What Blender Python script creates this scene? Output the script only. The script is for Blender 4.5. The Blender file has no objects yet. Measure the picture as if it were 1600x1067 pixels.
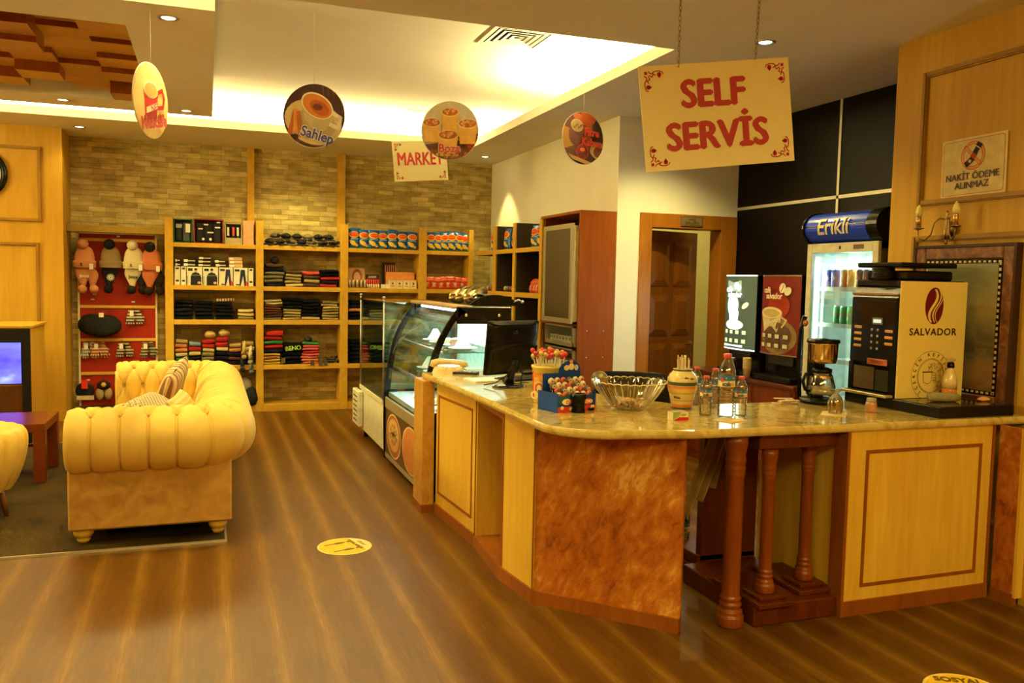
import bpy, bmesh, math, random
from mathutils import Vector, Matrix, noise
random.seed(7)
PI = math.pi
S = bpy.context.scene
COL = S.collection
# ------------------------------------------------------------------ camera
CAMH, FPX = 1.65, 1314.16
YAW, PIT, ROL = 0.34644326, -0.07159805, 0.02056419
fwd = Vector((math.sin(YAW) * math.cos(PIT), math.cos(YAW) * math.cos(PIT), math.sin(PIT)))
rt0 = Vector((math.cos(YAW), -math.sin(YAW), 0)); up0 = rt0.cross(fwd)
RT = math.cos(ROL) * rt0 + math.sin(ROL) * up0
UP = -math.sin(ROL) * rt0 + math.cos(ROL) * up0
cam = bpy.data.cameras.new('camera'); camo = bpy.data.objects.new('camera', cam); COL.objects.link(camo)
m = Matrix((RT, UP, -fwd)).transposed().to_4x4(); m.translation = Vector((0, 0, CAMH))
camo.matrix_world = m
cam.sensor_width = 36.0; cam.lens = FPX / 1600 * 36; cam.clip_start = 0.05
S.camera = camo
# ------------------------------------------------------------------ colour, world, exposure
S.view_settings.view_transform = 'Standard'; S.view_settings.look = 'None'
S.view_settings.gamma = 1; S.view_settings.exposure = 1.08
S.view_settings.use_curve_mapping = False
S.cycles.max_bounces = 7; S.cycles.diffuse_bounces = 4; S.cycles.glossy_bounces = 4
S.cycles.transparent_max_bounces = 24; S.cycles.transmission_bounces = 6
S.cycles.caustics_reflective = False; S.cycles.caustics_refractive = False
S.cycles.sample_clamp_indirect = 4.0
S.cycles.use_denoising = True
W = bpy.data.worlds.new('world'); S.world = W; W.use_nodes = True
W.node_tree.nodes['Background'].inputs[0].default_value = (1.0, 0.55, 0.12, 1)
W.node_tree.nodes['Background'].inputs[1].default_value = 0.04

WARM = (1.0, 0.82, 0.25)
COVE = (1.0, 0.80, 0.34)
COOL = (0.72, 1.0, 0.86)

def area(name, loc, sx, sy, power, color, rot=(0, 0, 0), spread=PI):
    l = bpy.data.lights.new(name, 'AREA'); l.shape = 'RECTANGLE'; l.size = sx; l.size_y = sy
    l.energy = power; l.color = color; l.spread = spread
    o = bpy.data.objects.new(name, l); COL.objects.link(o); o.location = loc; o.rotation_euler = rot
    return o
UPW = (PI, 0, 0)
ZC, ZR = 3.207, 3.47          # lower ceiling, raised ceiling
# light strips lying in the ceiling coves (they shine up at the raised ceiling)
area('cove_light', (-0.6, 9.78, ZC + .10), 7.0, .03, 740, COVE, UPW)
area('cove_light', (3.06, 6.05, ZC + .10), .03, 2.1, 600, COVE, UPW)
area('cove_light', (3.02, 9.45, ZC + .10), .03, .5, 60, COVE, UPW)
area('cove_light', (-1.9, 5.20, ZC + .11), 3.8, .03, 260, COVE, UPW)

# unseen fill lights added behind the camera to brighten surfaces facing it
area('added_fill_light', (-1.0, -1.2, 3.18), 3.5, 1.6, 88, WARM)
area('added_fill_light', (2.4, -1.4, 3.18), 2.0, 1.4, 72, WARM)
side = area('added_side_light', (-5.5, 7.2, 2.9), 2.6, .5, 95, WARM); side.rotation_euler = Vector((1, .05, -.12)).to_track_quat('-Z', 'Y').to_euler()  # unseen lamp added far left to brighten the white wall

def spot(name, loc, power, ang, blend=.6, color=WARM, radius=.04, aim=None):
    l = bpy.data.lights.new(name, 'SPOT'); l.energy = power; l.spot_size = math.radians(ang); l.spot_blend = blend
    l.color = color; l.shadow_soft_size = radius
    o = bpy.data.objects.new(name, l); COL.objects.link(o); o.location = loc
    if aim is not None:
        o.rotation_euler = (Vector(aim) - Vector(loc)).to_track_quat('-Z', 'Y').to_euler()
    return o
# downlights: x, y, power, cone, fixture angle
DOWN = [(-0.225, 5.665, 100, 120), (-1.24, 8.70, 45, 120), (-0.196, 8.74, 70, 130), (-1.30, 10.21, 9, 120),
        (1.003, 10.15, 50, 125), (3.286, 10.24, 34, 75), (3.357, 4.642, 28, 110)]
DOWN_UNSEEN = [(-1.6, 3.4, 30, 130), (0.6, 3.1, 22, 130), (-0.6, 1.2, 20, 140), (2.0, 1.0, 14, 150),
             (0.9, 4.3, 36, 120), (3.9, 6.3, 60, 130), (3.72, 2.5, 12, 140), (4.2, 5.9, 14, 120), (2.6, 9.85, 0, 100), (1.6,-1.2, 10, 150)]  # all unseen; those behind the sign and at front right added to brighten walls
# ------------------------------------------------------------------ pixel -> point on a known plane
def ray(x, y):
    return fwd + (x - 800) / FPX * RT - (y - 533.5) / FPX * UP
def at(x, y, ax, v):
    d = ray(x, y); i = 'xyz'.index(ax); c = Vector((0, 0, CAMH))
    return c + d * ((v - c[i]) / d[i])

# ------------------------------------------------------------------ materials
MATS = {}
def nodes(name):
    mt = bpy.data.materials.new(name); mt.use_nodes = True
    nt = mt.node_tree; return mt, nt, nt.nodes['Principled BSDF']
def N(nt, t, **kw):
    n = nt.nodes.new(t)
    for k, v in kw.items():
        if k.startswith('i_'): n.inputs[int(k[2:])].default_value = v
        else: setattr(n, k, v)
    return n
def coords(nt, scale=(1, 1, 1), which='Object', rot=(0, 0, 0)):
    tc = N(nt, 'ShaderNodeTexCoord'); mp = N(nt, 'ShaderNodeMapping')
    mp.inputs['Scale'].default_value = scale; mp.inputs['Rotation'].default_value = rot
    nt.links.new(tc.outputs[which], mp.inputs[0]); return mp.outputs[0]
def ramp(nt, fac, stops):
    r = N(nt, 'ShaderNodeValToRGB'); e = r.color_ramp.elements
    e[0].position, e[0].color = stops[0][0], (*stops[0][1], 1)
    e[1].position, e[1].color = stops[-1][0], (*stops[-1][1], 1)
    for p, c in stops[1:-1]:
        x = e.new(p); x.color = (*c, 1)
    nt.links.new(fac, r.inputs[0]); return r.outputs[0]
def bump(nt, b, h, strength=.3, dist=.01):
    n = N(nt, 'ShaderNodeBump'); n.inputs['Strength'].default_value = strength; n.inputs['Distance'].default_value = dist
    nt.links.new(h, n.inputs['Height']); nt.links.new(n.outputs[0], b.inputs['Normal'])
def mul(c, k): return tuple(min(1, x * k) for x in c)

def plain(c, rough=.5, metal=0.0, var=.12, scale=18, name=None, spec=.5, sheen=0, bmp=0, coat=0):
    if max(c) < .06: spec = min(spec, .18)
    key = ('p', tuple(round(x, 3) for x in c), rough, metal, var, scale, spec, sheen, bmp, coat)
    if key in MATS: return MATS[key]
    mt, nt, b = nodes(name or 'surface')
    v = coords(nt); nz = N(nt, 'ShaderNodeTexNoise'); nz.inputs['Scale'].default_value = scale; nz.inputs['Detail'].default_value = 3
    nt.links.new(v, nz.inputs[0])
    nt.links.new(ramp(nt, nz.outputs[0], [(.3, mul(c, 1 - var)), (.7, mul(c, 1 + var))]), b.inputs['Base Color'])
    b.inputs['Roughness'].default_value = rough; b.inputs['Metallic'].default_value = metal
    b.inputs['Specular IOR Level'].default_value = spec
    if sheen: b.inputs['Sheen Weight'].default_value = sheen; b.inputs['Sheen Roughness'].default_value = .4
    if coat: b.inputs['Coat Weight'].default_value = coat; b.inputs['Coat Roughness'].default_value = .08
    if bmp: bump(nt, b, nz.outputs[0], bmp, .01)
    MATS[key] = mt; return mt

def wood(name, c1, c2, scale=(14, 14, 1.2), rough=.4, coat=0.0, ring=0):
    key = ('w', name)
    if key in MATS: return MATS[key]
    c1, c2 = (c1[0], c1[1] * .88, c1[2] * .25), (c2[0], c2[1] * .85, c2[2] * .21)
    mt, nt, b = nodes(name)
    v = coords(nt, scale); nz = N(nt, 'ShaderNodeTexNoise')
    nz.inputs['Scale'].default_value = 3.0; nz.inputs['Detail'].default_value = 6; nz.inputs['Distortion'].default_value = .6
    nt.links.new(v, nz.inputs[0])
    v2 = coords(nt, tuple(s * .22 for s in scale)); n2 = N(nt, 'ShaderNodeTexNoise')
    n2.inputs['Scale'].default_value = 2.0; n2.inputs['Detail'].default_value = 2; nt.links.new(v2, n2.inputs[0])
    mx = N(nt, 'ShaderNodeMath', operation='ADD'); nt.links.new(nz.outputs[0], mx.inputs[0]); nt.links.new(n2.outputs[0], mx.inputs[1])
    dv = N(nt, 'ShaderNodeMath', operation='MULTIPLY', i_1=.5); nt.links.new(mx.outputs[0], dv.inputs[0])
    nt.links.new(ramp(nt, dv.outputs[0], [(.36, c2), (.5, tuple((a + d) / 2 for a, d in zip(c1, c2))), (.62, c1)]), b.inputs['Base Color'])
    b.inputs['Roughness'].default_value = rough; b.inputs['Specular IOR Level'].default_value = .3
    if coat: b.inputs['Coat Weight'].default_value = coat; b.inputs['Coat Roughness'].default_value = .1
    bump(nt, b, nz.outputs[0], .08, .004)
    MATS[key] = mt; return mt

def emit(name, c, s, base=None):
    key = ('e', name, tuple(c), s)
    if key in MATS: return MATS[key]
    mt, nt, b = nodes(name)
    b.inputs['Base Color'].default_value = (*(base or c), 1)
    b.inputs['Emission Color'].default_value = (*c, 1); b.inputs['Emission Strength'].default_value = s
    v = coords(nt); nz = N(nt, 'ShaderNodeTexNoise'); nz.inputs['Scale'].default_value = 2; nt.links.new(v, nz.inputs[0])
    nt.links.new(ramp(nt, nz.outputs[0], [(.2, mul(c, .93)), (.8, c)]), b.inputs['Emission Color'])
    MATS[key] = mt; return mt

def glass(name, tint=(.95, 1, .98), refl=.10, rough=.02):
    """thin pane: clear with a fresnel sheen"""
    key = ('g', name)
    if key in MATS: return MATS[key]
    mt = bpy.data.materials.new(name); mt.use_nodes = True; nt = mt.node_tree; nt.nodes.clear()
    out = N(nt, 'ShaderNodeOutputMaterial'); mx = N(nt, 'ShaderNodeMixShader'); tr = N(nt, 'ShaderNodeBsdfTransparent')
    gl = N(nt, 'ShaderNodeBsdfGlossy'); gl.inputs['Roughness'].default_value = rough
    tr.inputs[0].default_value = (*tint, 1)
    fr = N(nt, 'ShaderNodeLayerWeight'); fr.inputs[0].default_value = .25
    a = N(nt, 'ShaderNodeMath', operation='MULTIPLY', i_1=.7); nt.links.new(fr.outputs['Fresnel'], a.inputs[0])
    c = N(nt, 'ShaderNodeMath', operation='ADD', i_1=refl); nt.links.new(a.outputs[0], c.inputs[0])
    cl = N(nt, 'ShaderNodeClamp'); nt.links.new(c.outputs[0], cl.inputs[0])
    nt.links.new(cl.outputs[0], mx.inputs[0]); nt.links.new(tr.outputs[0], mx.inputs[1]); nt.links.new(gl.outputs[0], mx.inputs[2])
    nt.links.new(mx.outputs[0], out.inputs[0])
    MATS[key] = mt; return mt

def floor_mat():
    mt, nt, b = nodes('floor_laminate'); PW = .2165
    tc = N(nt, 'ShaderNodeTexCoord'); sp = N(nt, 'ShaderNodeSeparateXYZ'); nt.links.new(tc.outputs['Object'], sp.inputs[0])
    def M(op, a, b_=None, v=None):
        n = N(nt, 'ShaderNodeMath', operation=op)
        nt.links.new(a, n.inputs[0])
        if b_ is not None: nt.links.new(b_, n.inputs[1])
        if v is not None: n.inputs[1].default_value = v
        return n.outputs[0]
    u = M('DIVIDE', M('ADD', sp.outputs[0], v=.143 + 50 * PW), v=PW); cell = M('FLOOR', u); fr = M('FRACT', u)
    edge = M('ABSOLUTE', M('SUBTRACT', fr, v=.5))            # 0 in the middle of a plank, .5 at a seam
    wn = N(nt, 'ShaderNodeTexWhiteNoise', noise_dimensions='1D'); nt.links.new(cell, wn.inputs['W'])
    yy = M('ADD', M('DIVIDE', sp.outputs[1], v=1.25), wn.outputs['Value']); row = M('FLOOR', yy); fy = M('ABSOLUTE', M('SUBTRACT', M('FRACT', yy), v=.5))
    cb = N(nt, 'ShaderNodeCombineXYZ'); nt.links.new(cell, cb.inputs[0]); nt.links.new(row, cb.inputs[1])
    w2 = N(nt, 'ShaderNodeTexWhiteNoise', noise_dimensions='3D'); nt.links.new(cb.outputs[0], w2.inputs[0])
    v = coords(nt, (30, 1.6, 1)); va = N(nt, 'ShaderNodeVectorMath', operation='ADD'); nt.links.new(v, va.inputs[0]); nt.links.new(w2.outputs['Color'], va.inputs[1])
    nz = N(nt, 'ShaderNodeTexNoise'); nz.inputs['Scale'].default_value = 2; nz.inputs['Detail'].default_value = 7; nz.inputs['Distortion'].default_value = 1.2
    nt.links.new(va.outputs[0], nz.inputs[0])
    v3 = coords(nt, (4, 1.1, 1)); n3 = N(nt, 'ShaderNodeTexNoise'); n3.inputs['Scale'].default_value = 1.5; n3.inputs['Detail'].default_value = 3; nt.links.new(v3, n3.inputs[0])
    # light towards the seams, dark in the middle, grain on top
    t = M('ADD', M('MULTIPLY', M('POWER', M('MULTIPLY', edge, v=2.0), v=2.6), v=.40), M('MULTIPLY', nz.outputs[0], v=.62))
    t = M('ADD', t, M('MULTIPLY', n3.outputs[0], v=.35)); t = M('ADD', t, M('MULTIPLY', w2.outputs['Value'], v=.06)); t = M('SUBTRACT', t, v=.18)
    c = ramp(nt, t, [(.12, (.060, .020, .0015)), (.42, (.105, .042, .004)), (.66, (.165, .075, .008)), (.92, (.27, .140, .020))])
    seam = M('GREATER_THAN', edge, v=.4935); s2 = M('GREATER_THAN', fy, v=.4985); sm = M('MAXIMUM', seam, s2)
    mx = N(nt, 'ShaderNodeMix', data_type='RGBA'); mx.inputs['B'].default_value = (.10, .05, .02, 1)
    f = M('MULTIPLY', sm, v=.75); nt.links.new(f, mx.inputs['Factor']); nt.links.new(c, mx.inputs['A'])
    nt.links.new(mx.outputs['Result'], b.inputs['Base Color'])
    b.inputs['Roughness'].default_value = .38; b.inputs['Specular IOR Level'].default_value = .24
    hb = M('SUBTRACT', M('MULTIPLY', nz.outputs[0], v=.3), sm); bump(nt, b, hb, .12, .003)
    return mt

def tile_mat():
    mt, nt, b = nodes('stone_strip_cladding')
    v = coords(nt, (1, 1, 1), rot=(PI / 2, 0, 0))
    br = N(nt, 'ShaderNodeTexBrick'); br.offset = .37; br.squash = .8; br.squash_frequency = 3
    for k, x in (('Scale', 1.0), ('Brick Width', .235), ('Row Height', .062), ('Mortar Size', .0016), ('Bias', .0)): br.inputs[k].default_value = x
    br.inputs['Color1'].default_value = (.46, .34, .11, 1); br.inputs['Color2'].default_value = (.76, .61, .25, 1); br.inputs['Mortar'].default_value = (.16, .12, .06, 1)
    nt.links.new(v, br.inputs[0])
    v2 = coords(nt, (3, 3, 10)); nz = N(nt, 'ShaderNodeTexNoise'); nz.inputs['Scale'].default_value = 2; nz.inputs['Detail'].default_value = 6; nt.links.new(v2, nz.inputs[0])
    mx = N(nt, 'ShaderNodeMix', data_type='RGBA', blend_type='MULTIPLY'); mx.inputs['Factor'].default_value = 1
    nt.links.new(br.outputs[0], mx.inputs['A']); nt.links.new(ramp(nt, nz.outputs[0], [(.3, (.55, .52, .45)), (.7, (1, 1, 1))]), mx.inputs['B'])
    nt.links.new(mx.outputs['Result'], b.inputs['Base Color']); b.inputs['Roughness'].default_value = .8
    bump(nt, b, mx.outputs['Result'], .6, .012)
    return mt

def marble(name, stops, scale, rot, rough, distort=1.6, coat=0):
    mt, nt, b = nodes(name)
    v = coords(nt, scale, rot=rot)
    nz = N(nt, 'ShaderNodeTexNoise'); nz.inputs['Scale'].default_value = 1.6; nz.inputs['Detail'].default_value = 9; nz.inputs['Roughness'].default_value = .62; nz.inputs['Distortion'].default_value = distort
    nt.links.new(v, nz.inputs[0])
    nt.links.new(ramp(nt, nz.outputs[0], stops), b.inputs['Base Color'])
    b.inputs['Roughness'].default_value = rough
    if coat: b.inputs['Coat Weight'].default_value = coat; b.inputs['Coat Roughness'].default_value = .05
    return mt

def redstone_mat():
    mt, nt, b = nodes('red_veined_stone')
    v = coords(nt, (1, 1, 1), rot=(.0, -.62, .75))
    mp = N(nt, 'ShaderNodeMapping'); mp.inputs['Scale'].default_value = (22, 22, 3.2); nt.links.new(v, mp.inputs[0])
    n1 = N(nt, 'ShaderNodeTexNoise'); n1.inputs['Scale'].default_value = 1; n1.inputs['Detail'].default_value = 8; n1.inputs['Roughness'].default_value = .7; n1.inputs['Distortion'].default_value = .35; nt.links.new(mp.outputs[0], n1.inputs[0])
    n2 = N(nt, 'ShaderNodeTexNoise'); n2.inputs['Scale'].default_value = 3.2; n2.inputs['Detail'].default_value = 6; n2.inputs['Distortion'].default_value = .5; nt.links.new(v, n2.inputs[0])
    a = N(nt, 'ShaderNodeMath', operation='MULTIPLY', i_1=.55); nt.links.new(n1.outputs[0], a.inputs[0])
    c = N(nt, 'ShaderNodeMath', operation='MULTIPLY_ADD', i_1=.45); nt.links.new(n2.outputs[0], c.inputs[0]); nt.links.new(a.outputs[0], c.inputs[2])
    nt.links.new(ramp(nt, c.outputs[0], [(.34, (.12, .022, .003)), (.43, (.36, .095, .012)), (.50, (.46, .14, .018)), (.55, (.54, .20, .03)), (.61, (.68, .38, .09)), (.69, (.50, .17, .025))]), b.inputs['Base Color'])
    b.inputs['Roughness'].default_value = .35; b.inputs['Specular IOR Level'].default_value = .3
    return mt

def carpet_mat():
    mt, nt, b = nodes('carpet_pile')
    v = coords(nt, (1, 1, 1)); nz = N(nt, 'ShaderNodeTexNoise'); nz.inputs['Scale'].default_value = 160; nz.inputs['Detail'].default_value = 3; nt.links.new(v, nz.inputs[0])
    n2 = N(nt, 'ShaderNodeTexNoise'); n2.inputs['Scale'].default_value = 3.5; n2.inputs['Detail'].default_value = 5; nt.links.new(v, n2.inputs[0])
    ad = N(nt, 'ShaderNodeMath', operation='ADD'); nt.links.new(nz.outputs[0], ad.inputs[0]); nt.links.new(n2.outputs[0], ad.inputs[1])
    nt.links.new(ramp(nt, ad.outputs[0], [(.8, (.014, .008, .002)), (1.25, (.040, .024, .006))]), b.inputs['Base Color'])
    b.inputs['Roughness'].default_value = .95; b.inputs['Specular IOR Level'].default_value = .05; bump(nt, b, nz.outputs[0], .6, .01)
    return mt

def velvet_mat(name, c1, c2, sc=5.0):
    mt, nt, b = nodes(name)
    v = coords(nt, (1, 1, 1)); nz = N(nt, 'ShaderNodeTexNoise'); nz.inputs['Scale'].default_value = sc; nz.inputs['Detail'].default_value = 5; nz.inputs['Distortion'].default_value = .8; nt.links.new(v, nz.inputs[0])
    nt.links.new(ramp(nt, nz.outputs[0], [(.3, c2), (.62, c1)]), b.inputs['Base Color'])
    b.inputs['Roughness'].default_value = .55; b.inputs['Sheen Weight'].default_value = .10; b.inputs['Sheen Roughness'].default_value = .35
    b.inputs['Specular IOR Level'].default_value = .25
    n2 = N(nt, 'ShaderNodeTexNoise'); n2.inputs['Scale'].default_value = 60; nt.links.new(v, n2.inputs[0]); bump(nt, b, n2.outputs[0], .05, .003)
    return mt

def stripes_mat(name, cols, freq, axis=0, rot=(0, 0, 0), rough=.8):
    mt, nt, b = nodes(name)
    v = coords(nt, (1, 1, 1), rot=rot); sp = N(nt, 'ShaderNodeSeparateXYZ'); nt.links.new(v, sp.inputs[0])
    a = N(nt, 'ShaderNodeMath', operation='MULTIPLY', i_1=freq); nt.links.new(sp.outputs[axis], a.inputs[0])
    f = N(nt, 'ShaderNodeMath', operation='FRACT'); nt.links.new(a.outputs[0], f.inputs[0])
    r = N(nt, 'ShaderNodeValToRGB'); r.color_ramp.interpolation = 'CONSTANT'; e = r.color_ramp.elements
    e[0].position = 0; e[0].color = (*cols[0], 1); e[1].position = 1 / len(cols); e[1].color = (*cols[1], 1)
    for i, c in enumerate(cols[2:], 2): x = e.new(i / len(cols)); x.color = (*c, 1)
    nt.links.new(f.outputs[0], r.inputs[0]); nt.links.new(r.outputs[0], b.inputs['Base Color'])
    b.inputs['Roughness'].default_value = rough
    return mt

def painting_mat():
    mt, nt, b = nodes('oil_landscape')
    tc = N(nt, 'ShaderNodeTexCoord'); sp = N(nt, 'ShaderNodeSeparateXYZ'); nt.links.new(tc.outputs['Object'], sp.inputs[0])
    nz = N(nt, 'ShaderNodeTexNoise'); nz.inputs['Scale'].default_value = 5; nz.inputs['Detail'].default_value = 6; nz.inputs['Distortion'].default_value = .8
    v = coords(nt, (1, 1, 2.4)); nt.links.new(v, nz.inputs[0])
    a = N(nt, 'ShaderNodeMath', operation='MULTIPLY', i_1=.34); nt.links.new(nz.outputs[0], a.inputs[0])
    s = N(nt, 'ShaderNodeMath', operation='ADD'); nt.links.new(sp.outputs[2], s.inputs[0]); nt.links.new(a.outputs[0], s.inputs[1])
    d = N(nt, 'ShaderNodeMath', operation='SUBTRACT', i_1=.17); nt.links.new(s.outputs[0], d.inputs[0])
    nt.links.new(ramp(nt, d.outputs[0], [(.06, (.16, .085, .03)), (.20, (.30, .17, .07)), (.30, (.20, .15, .09)), (.34, (.11, .085, .05)), (.42, (.17, .15, .09)), (.55, (.36, .30, .15)), (.68, (.26, .24, .12)), (.80, (.20, .20, .11))]), b.inputs['Base Color'])
    b.inputs['Roughness'].default_value = .5; return mt

# ------------------------------------------------------------------ mesh builder
class MB:
    def __init__(s): s.v = []; s.f = []; s.mi = []; s.sm = []
    def add(s, vs, fs, m=0, smooth=False):
        o = len(s.v); s.v += [Vector(p) for p in vs]
        s.f += [tuple(i + o for i in f) for f in fs]; s.mi += [m] * len(fs); s.sm += [smooth] * len(fs); return s
    def xf(s, mat, start=0):
        for i in range(start, len(s.v)): s.v[i] = mat @ s.v[i]
        return s
    def n(s): return len(s.v)
    def box(s, x0, x1, y0, y1, z0, z1, m=0, b=0.0):
        if x0 > x1: x0, x1 = x1, x0
        if y0 > y1: y0, y1 = y1, y0
        if z0 > z1: z0, z1 = z1, z0
        b = min(b, (x1 - x0) * .49, (y1 - y0) * .49, (z1 - z0) * .49)
        if b <= 0:
            return s.add([(x, y, z) for z in (z0, z1) for y in (y0, y1) for x in (x0, x1)],
                         [(0, 2, 3, 1), (4, 5, 7, 6), (0, 1, 5, 4), (2, 6, 7, 3), (0, 4, 6, 2), (1, 3, 7, 5)], m)
        vs, idx = [], {}
        for i, x in enumerate((x0, x1)):
            for j, y in enumerate((y0, y1)):
                for k, z in enumerate((z0, z1)):
                    for a in range(3):
                        sx, sy, sz = (b if i == 0 else -b), (b if j == 0 else -b), (b if k == 0 else -b)
                        p = [x + sx, y + sy, z + sz]; p[a] = (x, y, z)[a]
                        idx[(i, j, k, a)] = len(vs); vs.append(p)
        fs = []
        for i in (0, 1): fs.append([idx[(i, 0, 0, 0)], idx[(i, 1, 0, 0)], idx[(i, 1, 1, 0)], idx[(i, 0, 1, 0)]][::(-1 if i == 0 else 1)])
        for j in (0, 1): fs.append([idx[(0, j, 0, 1)], idx[(1, j, 0, 1)], idx[(1, j, 1, 1)], idx[(0, j, 1, 1)]][::(1 if j == 0 else -1)])
        for k in (0, 1): fs.append([idx[(0, 0, k, 2)], idx[(1, 0, k, 2)], idx[(1, 1, k, 2)], idx[(0, 1, k, 2)]][::(-1 if k == 0 else 1)])
        for i in (0, 1):
            for j in (0, 1): fs.append([idx[(i, j, 0, 0)], idx[(i, j, 1, 0)], idx[(i, j, 1, 1)], idx[(i, j, 0, 1)]])
            for k in (0, 1): fs.append([idx[(i, 0, k, 0)], idx[(i, 1, k, 0)], idx[(i, 1, k, 2)], idx[(i, 0, k, 2)]])
        for j in (0, 1):
            for k in (0, 1): fs.append([idx[(0, j, k, 1)], idx[(1, j, k, 1)], idx[(1, j, k, 2)], idx[(0, j, k, 2)]])
        for i in (0, 1):
            for j in (0, 1):
                for k in (0, 1): fs.append([idx[(i, j, k, 0)], idx[(i, j, k, 1)], idx[(i, j, k, 2)]])
        return s.add(vs, fs, m)
    def lathe(s, prof, n=24, c=(0, 0, 0), m=0, smooth=True, cap=True, sc=(1, 1)):
        vs, fs = [], []
        for (r, z) in prof:
            for i in range(n):
                a = 2 * PI * i / n; vs.append((c[0] + r * math.cos(a) * sc[0], c[1] + r * math.sin(a) * sc[1], c[2] + z))
        for k in range(len(prof) - 1):
            for i in range(n):
                j = (i + 1) % n; fs.append((k * n + i, k * n + j, (k + 1) * n + j, (k + 1) * n + i))
        s.add(vs, fs, m, smooth)
        if cap:
            o = len(s.v) - len(vs)
            if prof[0][0] > 1e-4: s.f.append(tuple(o + i for i in range(n))[::-1]); s.mi.append(m); s.sm.append(False)
            if prof[-1][0] > 1e-4: s.f.append(tuple(o + (len(prof) - 1) * n + i for i in range(n))); s.mi.append(m); s.sm.append(False)
        return s
    def cyl(s, r, z0, z1, c=(0, 0), m=0, n=20, r2=None):
        return s.lathe([(r, z0), (r if r2 is None else r2, z1)], n, (c[0], c[1], 0), m, True)
    def rod(s, p, q, r, m=0, n=10, r2=None):
        return s.tube([p, q], [r, r if r2 is None else r2], m, n)
    def tube(s, path, r, m=0, n=8, closed=False):
        P = [Vector(p) for p in path]; k = len(P); R = r if isinstance(r, (list, tuple)) else [r] * k
        vs, fs = [], []; prev = None
        for i, p in enumerate(P):
            if closed: t = P[(i + 1) % k] - P[i - 1]
            else: t = P[min(i + 1, k - 1)] - P[max(i - 1, 0)]
            t.normalize()
            if prev is None:
                a = Vector((0, 0, 1)) if abs(t.z) < .9 else Vector((1, 0, 0)); prev = t.cross(a).normalized()
            prev = (prev - t * prev.dot(t)).normalized(); b = t.cross(prev)
            for j in range(n):
                a = 2 * PI * j / n; vs.append(p + (prev * math.cos(a) + b * math.sin(a)) * R[i])
        for i in range(k if closed else k - 1):
            for j in range(n):
                a, b2 = i * n + j, i * n + (j + 1) % n; c, d = ((i + 1) % k) * n + (j + 1) % n, ((i + 1) % k) * n + j
                fs.append((a, b2, c, d))
        if not closed: fs += [tuple(range(n))[::-1], tuple((k - 1) * n + j for j in range(n))]
        return s.add(vs, fs, m, True)
    def prism(s, poly, z0, z1, m=0, mtop=None, smooth=False):
        n = len(poly); vs = [(x, y, z0) for x, y in poly] + [(x, y, z1) for x, y in poly]
        s.add(vs, [(i, (i + 1) % n, n + (i + 1) % n, n + i) for i in range(n)], m, smooth)
        o = len(s.v) - 2 * n
        s.f += [tuple(o + i for i in range(n))[::-1], tuple(o + n + i for i in range(n))]
        s.mi += [m, m if mtop is None else mtop]; s.sm += [False, False]; return s
    def grid(s, fn, nu, nv, m=0, smooth=True, flip=False, closeu=False):
        vs = [fn(i / nu, j / nv) for j in range(nv + 1) for i in range(nu + 1)]
        fs = []
        for j in range(nv):
            for i in range(nu):
                a = j * (nu + 1) + i; q = (a, a + 1, a + nu + 2, a + nu + 1); fs.append(q[::-1] if flip else q)
        return s.add(vs, fs, m, smooth)
    def ball(s, c, r, m=0, nu=16, nv=10, fn=None):
        if not isinstance(r, (tuple, list)): r = (r, r, r)
        def f(u, v):
            a, b = 2 * PI * u, PI * (v - .5); d = Vector((math.cos(a) * math.cos(b), math.sin(a) * math.cos(b), math.sin(b)))
            k = fn(d) if fn else 1
            return (c[0] + d.x * r[0] * k, c[1] + d.y * r[1] * k, c[2] + d.z * r[2] * k)
        return s.grid(f, nu, nv, m)
    def build(s, name, mats, parent=None, loc=None, label=None, weld=False):
        me = bpy.data.meshes.new(name); L = Vector(loc) if loc is not None else Vector((0, 0, 0))
        me.from_pydata([tuple(v - L) for v in s.v], [], s.f)
        if not isinstance(mats, (list, tuple)): mats = [mats]
        for x in mats: me.materials.append(x)
        for p, i, q in zip(me.polygons, s.mi, s.sm): p.material_index = min(i, len(mats) - 1); p.use_smooth = q
        bm = bmesh.new(); bm.from_mesh(me)
        if weld: bmesh.ops.remove_doubles(bm, verts=bm.verts, dist=1e-5)
        bmesh.ops.recalc_face_normals(bm, faces=bm.faces); bm.to_mesh(me); bm.free(); me.update()
        o = bpy.data.objects.new(name, me); COL.objects.link(o)
        if loc is not None: o.location = L
        if parent is not None: o.parent = parent
        if label: o['label'] = label
        return o
def BX(*a, **k): return MB().box(*a, **k)

def tag(o, label, cat, group=None):
    o['label'] = label; o['category'] = cat
    if group: o['group'] = group
    return o
def thing(name, label, cat, loc=(0, 0, 0), rz=0.0, group=None):
    o = bpy.data.objects.new(name, None); COL.objects.link(o); o.location = loc; o.rotation_euler = (0, 0, rz)
    o.empty_display_size = .05
    return tag(o, label, cat, group)
def struct(name, mb, mats, parent=None, loc=None):
    o = mb.build(name, mats, parent, loc)
    if parent is None: o['kind'] = 'structure'
    return o
def frame(o, r, u):
    r = Vector(r).normalized(); u = Vector(u); u = (u - r * u.dot(r)).normalized(); n = r.cross(u)
    M = Matrix((r, u, n)).transposed().to_4x4(); M.translation = Vector(o); return M

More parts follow.
